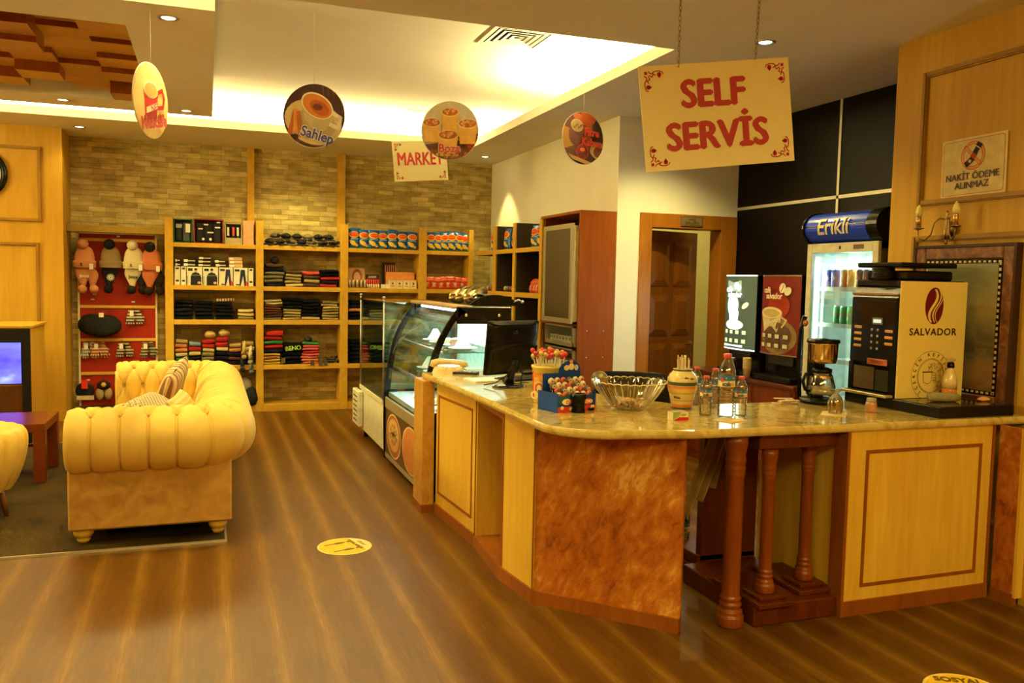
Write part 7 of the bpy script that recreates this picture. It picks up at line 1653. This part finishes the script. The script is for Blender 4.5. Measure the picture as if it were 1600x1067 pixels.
# ------------------------------------------------------------------ drinks fridge
FXX = 4.35; fy0, fy1 = 4.64, 5.375
t = thing('drinks_fridge', 'tall drinks fridge with a lit glass door and a blue rounded name board on top', 'fridge', (4.64, 5.0, 0)); inv = local(t)
FW = plain((.62, .58, .46), .4, name='fridge_enamel'); INW = plain((.82, .88, .84), .4)
mb = MB().box(FXX + .03, 4.915, fy0, fy0 + .03, 0, 1.98).box(FXX + .03, 4.915, fy1 - .03, fy1, 0, 1.98).box(4.89, 4.915, fy0, fy1, 0, 1.98).box(FXX + .03, 4.915, fy0, fy1, 1.93, 1.98).box(FXX + .03, 4.915, fy0, fy1, 0, .30); mb.xf(inv).build('housing', plain((.08, .07, .06), .4), t)
MB().box(4.88, 4.89, fy0 + .03, fy1 - .03, .30, 1.93).box(FXX + .04, 4.89, fy0 + .03, fy0 + .034, .30, 1.93).box(FXX + .04, 4.89, fy1 - .034, fy1 - .03, .30, 1.93).xf(inv).build('liner', INW, t)
d = MB()
for a, b, c_, e in ((fy0, fy0 + .055, .30, 1.98), (fy1 - .055, fy1, .30, 1.98), (fy0 + .055, fy1 - .055, .30, .37), (fy0 + .055, fy1 - .055, 1.91, 1.98)): d.box(FXX, FXX + .03, a, b, c_, e, 0, .003)
dd = d.xf(inv).build('door', FW, t); BX(FXX + .010, FXX + .016, fy0 + .05, fy1 - .05, .37, 1.91).xf(inv).build('pane', GLASS, dd)
MB().box(FXX - .002, FXX, fy0 + .14, fy0 + .24, 1.93, 1.962).xf(inv).build('thermometer', plain((.10, .04, .02)), dd); MB().ball((FXX, fy0 + .38, 1.945), (.003, .012, .014), 0, 8, 6).xf(inv).build('lock', BLACK, dd)
for z in (1.645, 1.37, 1.10, .80): BX(FXX + .10, 4.87, fy0 + .04, fy1 - .04, z - .008, z).xf(inv).build('shelf', plain((.72, .78, .74), .3), t); BX(FXX + .095, FXX + .10, fy0 + .04, fy1 - .04, z - .02, z + .012).xf(inv).build('price_rail', plain((.70, .76, .70), .3), t)
BX(FXX + .06, FXX + .075, fy1 - .05, fy1 - .036, .42, 1.88).xf(inv).build('light_tube', TUBE, t)
l1 = area('fridge_light', (FXX + .09, fy1 - .07, 1.15), .03, 1.3, 9, COOL); l1.rotation_euler = Vector((.35, -1, 0)).to_track_quat('-Z', 'Y').to_euler(); area('fridge_light', (4.62, 5.0, 1.92), .3, .5, 4, COOL)
hb_ = MB(); zc_, n_ = 2.095, 16
prof_ = [(4.915, 1.985)] + [(FXX + .10 - .135 * math.cos(-PI / 2 + PI * k / n_), zc_ + .115 * math.sin(-PI / 2 + PI * k / n_)) for k in range(n_ + 1)] + [(4.915, 2.21)]
hb_.v = []; 
def ext(mb, pr, ya, yb, m=0):
    n = len(pr); mb.add([(x, ya, z) for x, z in pr] + [(x, yb, z) for x, z in pr], [(i, (i + 1) % n, n + (i + 1) % n, n + i) for i in range(n)] + [tuple(range(n))[::-1], tuple(range(n, 2 * n))], m); return mb
NB = plain((.004, .04, .70), .3, coat=.12, name='blue_header'); ext(hb_, prof_, fy0 + .08, fy1 + .0); hb_.xf(inv).build('name_board', NB, t)
big = [(FXX + .10 - .150 * math.cos(-PI / 2 + PI * k / n_), zc_ + .126 * math.sin(-PI / 2 + PI * k / n_)) for k in range(n_ + 1)]; big = [(4.915, 1.98)] + big + [(4.915, 2.222)]
ext(MB(), big, fy0 - .02, fy0 + .08).xf(inv).build('end_cap', BLACK, t); ext(MB(), big, fy1, fy1 + .018).xf(inv).build('end_cap', BLACK, t)
MB().rod((FXX - .036, fy0 + .09, zc_ + .012), (FXX - .036, fy1, zc_ + .012), .003, 0, 6).xf(inv).build('trim_line', CHROME, t)
Fh = frame((FXX - .037, (fy0 + fy1) / 2 + .06, zc_), (0, -1, 0), (0, 0, 1))
def curv(co): z_ = co.y; q = max(-.99, min(.99, z_ / .115)); return (co.x, co.y, co.z - .135 * (1 - math.sqrt(1 - q * q)))
text('Erikli', .165, plain((.78, .66, .48)), Fh, t, 'lettering', .0008, .018, 1.0, fn=curv, inv=inv, z=.006, shear=.12)
def can(x, y, z, c, c2, label, group, dark=False):
    t = thing('drink_can', label, 'drink can', (x, y, z), 0, group)
    MB().lathe([(.026, 0), (.031, .006), (.031, .128), (.026, .138)], 24).build('body', plain(c, .25, .3), t); MB().lathe([(.026, .138), (.027, .143), (.023, .141), (0, .140)], 20).build('lid', CHROME, t)
    a0 = PI; cylprint(t, .0313, [(ell(0, .078, .019, .019, 18), c2), (rec(-.017, .017, .074, .082), (.7, .08, .05) if not dark else (.8, .75, .7))], a0)
for i, (y, c, c2, cn, dk) in enumerate(((5.275, (.03, .03, .30), (.8, .8, .8), 'blue', 0), (5.205, (.03, .03, .30), (.8, .8, .8), 'blue', 0), (5.105, (.78, .32, .03), (.82, .6, .1), 'orange', 0), (5.035, (.78, .32, .03), (.82, .6, .1), 'orange', 0), (4.945, (.10, .04, .04), (.60, .06, .05), 'dark red', 1), (4.878, (.10, .04, .04), (.60, .06, .05), 'dark red', 1), (4.811, (.10, .04, .04), (.60, .06, .05), 'dark red', 1))):
    can(FXX + .135, y, 1.646, c, c2, '%s drink can on the upper fridge shelf, %s' % (cn, place(i, 7)), 'cans in the fridge', dk)
for i, y in enumerate((5.165, 5.095, 5.02)): can(FXX + .135, y, 1.371, (.06, .42, .08), (.66, .10, .04), 'green drink can on the lower fridge shelf, %s' % place(i, 3), 'cans in the fridge')

# ------------------------------------------------------------------ back bar and drink dispensers
t = thing('back_bar', 'dark red wooden back bar along the dark wall', 'cabinet', (4.62, 6.2, 0)); inv = local(t); ZBB = .86
BX(4.33, 4.92, 5.44, 7.05, ZBB - .03, ZBB, 0, .003).xf(inv).build('top', plain((.09, .02, .012), .3), t); BX(4.36, 4.92, 5.46, 7.03, 0, ZBB - .03).xf(inv).build('body', wood('mahogany_front', (.20, .04, .018), (.14, .025, .012), (9, 9, 1)), t)
for k in range(3): BX(4.35, 4.36, 5.49 + k * .52, 5.98 + k * .52, .08, ZBB - .06, 0, .003).xf(inv).build('door', wood('mahogany_front', (.2, .04, .018), (.14, .025, .012)), t)
def dispenser(y0, y1, label, lit):
    t = thing('drinks_dispenser', label, 'drinks machine', (4.62, (y0 + y1) / 2, ZBB)); inv = local(t); z0, z1 = 1.09, 1.735; xf = 4.40; yc, w = (y0 + y1) / 2, y1 - y0
    MB().box(xf + .06, 4.90, y0, y1, z0, z1 + .015, 0, .01).box(xf + .12, 4.90, y0, y1, ZBB, z0).box(xf - .02, xf + .12, y0, y1, ZBB, ZBB + .05, 0, .008).xf(inv).build('housing', BLACK, t)
    def cx(v): q = v.x / (w / 2); return Vector((v.x, v.y, v.z + .075 * (1 - q * q)))
    F = frame((xf + .06, yc, (z0 + z1) / 2), (0, -1, 0), (0, 0, 1)); h = z1 - z0
    mb = MB(); mb.grid(lambda u, v: ((u - .5) * w, (v - .5) * h, .035 * (1 - (2 * u - 1) ** 2)), 20, 1, smooth=True)
    base = emit('lit_panel', (.30, .62, .38), .045, (.05, .07, .05)) if lit else plain((.16, .010, .006), .4, spec=.2)
    mb.xf(inv @ F).build('front_panel', base, t)
    for zz in (-h / 2 - .008, h / 2): mb = MB(); mb.grid(lambda u, v, zz=zz: ((u - .5) * w, zz + .010 * v, .037 * (1 - (2 * u - 1) ** 2) + .002), 20, 1); mb.xf(inv @ F).build('panel_rim', emit('lit_rim', (.9, 1, .92), 1.6) if lit else plain((.35, .25, .15), .3, .7), t)
    hf = lambda x, y: .035 * (1 - (2 * x / w) ** 2); A = Art(h=hf, z0=.0035, step=.0004, em=0)
    if lit:
        A.em = 1.0; A.poly(ell(-.16 * w, .10 * h, .20 * w, .16 * h), (.85, .95, .85)); A.poly(rec(-.38 * w, .12 * w, .27 * h, .44 * h), (.16, .20, .14))
        A.poly([(-.30 * w, .02 * h), (-.24 * w, -.16 * h), (.02 * w, -.16 * h), (.06 * w, .02 * h)], (.9, 1, .92)); A.poly(ell(-.1 * w, -.17 * h, .30 * w, .07 * h), (.80, .90, .72)); A.poly(ell(.24 * w, .10 * h, .10 * w, .035 * h, rot=.5), (.5, .5, .26)); A.poly(rec(-w * .46, w * .2, -h * .475, -h * .445), (.85, .95, .85))
        BC, bb = (.40, .42, .22), (.03, .04, .03)
    else:
        A.poly(ell(.02 * w, .12 * h, .28 * w, .17 * h), (.30, .03, .012)); A.poly(ell(.02 * w, -.27 * h, .44 * w, .23 * h), (.24, .15, .06)); A.poly(ell(.0, -.26 * h, .36 * w, .17 * h), (.10, .05, .03))
        A.poly([(-.46 * w, .02 * h), (-.36 * w, -.22 * h), (.02 * w, -.22 * h), (.14 * w, .02 * h)], (.60, .50, .32)); A.poly(ell(-.16 * w, .03 * h, .30 * w, .075 * h), (.74, .62, .40)); A.poly(ell(-.16 * w, .025 * h, .24 * w, .052 * h), (.50, .36, .12)); A.line([(.12 * w, -.02 * h), (.24 * w, -.06 * h), (.14 * w, -.15 * h)], .03 * w, (.62, .52, .34)); BC, bb = (.62, .54, .40), (.05, .03, .02)
    for r in range(2):
        for k in range(4): x, y = (-.36 + k * .20) * w, (-.27 - r * .12) * h; A.poly(rec(x - .07 * w, x + .07 * w, y - .036 * h, y + .036 * h), bb); A.poly(rec(x - .052 * w, x + .052 * w, y - .026 * h, y + .026 * h), BC)
    X_, Y_ = .16 * w, .33 * h
    if not lit: A.poly(ell(X_ - .02 * w, Y_ + .02 * h, .085 * w, .055 * h, rot=1.1), (.80, .74, .6)); A.poly(ell(X_ + .10 * w, Y_ - .02 * h, .08 * w, .05 * h, rot=.5), (.80, .74, .6)); A.line([(X_ - .05 * w, Y_ - .02 * h), (X_ - .01 * w, Y_ + .02 * h), (X_ + .01 * w, Y_ + .06 * h)], .014 * w, (.25, .02, .01))
    else: A.poly(ell(-.02 * w, .37 * h, .07 * w, .045 * h, rot=1.0), (.9, 1, .9)); A.poly(ell(.06 * w, .34 * h, .07 * w, .04 * h), (.9, 1, .9))
    A.put(F, 'print', t, inv)
    tm = emit('lit_letters', (.9, 1, .92), 1.3) if lit else plain((.80, .72, .56)); f = lambda co: (co.x, co.y, co.z + hf(co.x, 0) + .006)
    def sh(dx, dy): return lambda co: (co.x + dx, co.y + dy, co.z + hf(co.x + dx, 0) + .018)
    for s_, dx, dy in (('cafè', -.25, .32), ('salvador', -.06, .245)): text(s_, .068, tm, F, t, 'lettering', .0004, .022, .95, fn=sh(dx * w, dy * h), inv=inv)
    BX(xf + .05, xf + .12, y0 + .05, y1 - .12, 1.0, 1.085, 0, .005).xf(inv).build('outlet', BLACKM, t); BX(xf + .121, xf + .125, y0 + .04, y1 - .04, ZBB + .06, 1.07).xf(inv).build('cup_bay', plain((.16, .10, .05), .3), t)
    if lit: q = area('panel_light', (xf - .03, yc, 1.4), .3, .6, 2.2, (.8, 1, .85)); q.rotation_euler = Vector((-1, 0, 0)).to_track_quat('-Z', 'Y').to_euler()
dispenser(6.14, 6.60, 'drinks machine with a bright backlit pale green front panel', True)
dispenser(5.56, 6.06, 'drinks machine with a dark red panel picturing a coffee cup', False)
for i in range(7):
    o = MB().lathe([(.026, 0), (.036, .085), (.037, .088), (.034, .088), (.025, .004)], 20).build('paper_cup', plain((.74, .56, .26), .6)); o.location = (4.36, 6.10, ZBB + .001 + i * .014); tag(o, 'paper cup in the nested stack before the backlit drinks machine, %s' % (['lowest', 'second', 'third', 'fourth', 'fifth', 'sixth', 'topmost'][i]), 'paper cup', 'stack of paper cups')
o = MB().lathe([(.03, 0), (.04, .03), (.04, .15), (.03, .16)], 20).build('glass_jar', glass('amber_jar', (.6, .45, .2), .2, .1)); o.location = (4.36, 6.32, ZBB); tag(o, 'clear glass jar under the backlit drinks machine', 'jar')

# ------------------------------------------------------------------ chair behind the counter
t = thing('office_chair', 'black leather chair with a studded back behind the counter', 'chair', (2.66, 4.98, 0), .0)
mb = MB()
def cb2(u, v):
    a = 2 * PI * v; x = (u - .5) * .56; bow = .06 * (1 - (2 * u - 1) ** 2); e = (1 - abs(2 * u - 1) ** 8) ** .5
    return (x, bow - .03 * math.sin(a) * (.4 + .6 * e), .885 + .175 * math.cos(a) * (.75 + .25 * e) + .012 * (2 * u - 1) * -1)
mb.grid(cb2, 30, 20); mb.build('backrest', plain((.012, .011, .012), .3, bmp=.1, name='black_leather'), t)
for k in range(17): u = .04 + k * .0575; x = (u - .5) * .56; MB().ball((x, .06 * (1 - (2 * u - 1) ** 2) - .030, 1.015), (.005, .003, .005), 0, 8, 6).build('stud', STEEL, t)
MB().ball((0, .28, .50), (.27, .26, .055), 0, 22, 10).build('seat', plain((.012, .011, .012), .3, name='black_leather'), t); MB().box(-.03, .03, .06, .10, .48, .78, 0, .01).build('back_support', BLACKM, t); MB().cyl(.03, .08, .47, (0, .28)).build('gas_column', STEEL, t)
for k in range(5): a = k * 2 * PI / 5; MB().rod((0, .28, .09), (.27 * math.cos(a), .28 + .27 * math.sin(a), .06), .022, 0, 8, .015).build('foot_spoke', BLACKM, t); MB().ball((.27 * math.cos(a), .28 + .27 * math.sin(a), .027), .027, 0, 10, 6).build('castor', BLACKM, t)
# draped cloth in the gap under the counter
t = thing('draped_cloth', 'brown cloth hanging in folds in the gap under the worktop', 'cloth', (2.66, 3.98, .93)); inv = local(t)
mb = MB()
def cl(u, v):
    x0 = 2.62 + (2.76 - 2.62) * u; tpx = v; w = 1 + .4 * v; fold_ = math.sin(u * 15 + v * 2) * .030 + math.sin(u * 31 + 2 + v * 3) * .010
    x = 2.715 + (u - .5) * .20 * (.55 + .45 * v) - .17 * v ** 1.2; z = .935 - v * (.40 + .18 * (1 - u) ) ; return (x, 3.98 + fold_ * (.4 + v * .6), z + .01 * math.sin(u * 17))
mb.grid(cl, 50, 24); mb.grid(lambda u, v: tuple(Vector(cl(u, v)) + Vector((0, .006, 0))), 50, 24, flip=True); mb.xf(inv).build('cloth', velvet_mat('brown_cloth', (.42, .25, .075), (.26, .14, .04), 8), t)
mb = MB(); mb.grid(lambda u, v: (2.66 + .12 * u * (1 - v * .3), 3.955 + .03 * math.sin(u * 5), .935 - .12 * v * (1 - u * .9)), 10, 6); mb.xf(inv).build('pale_corner', plain((.74, .60, .28), .6), t)
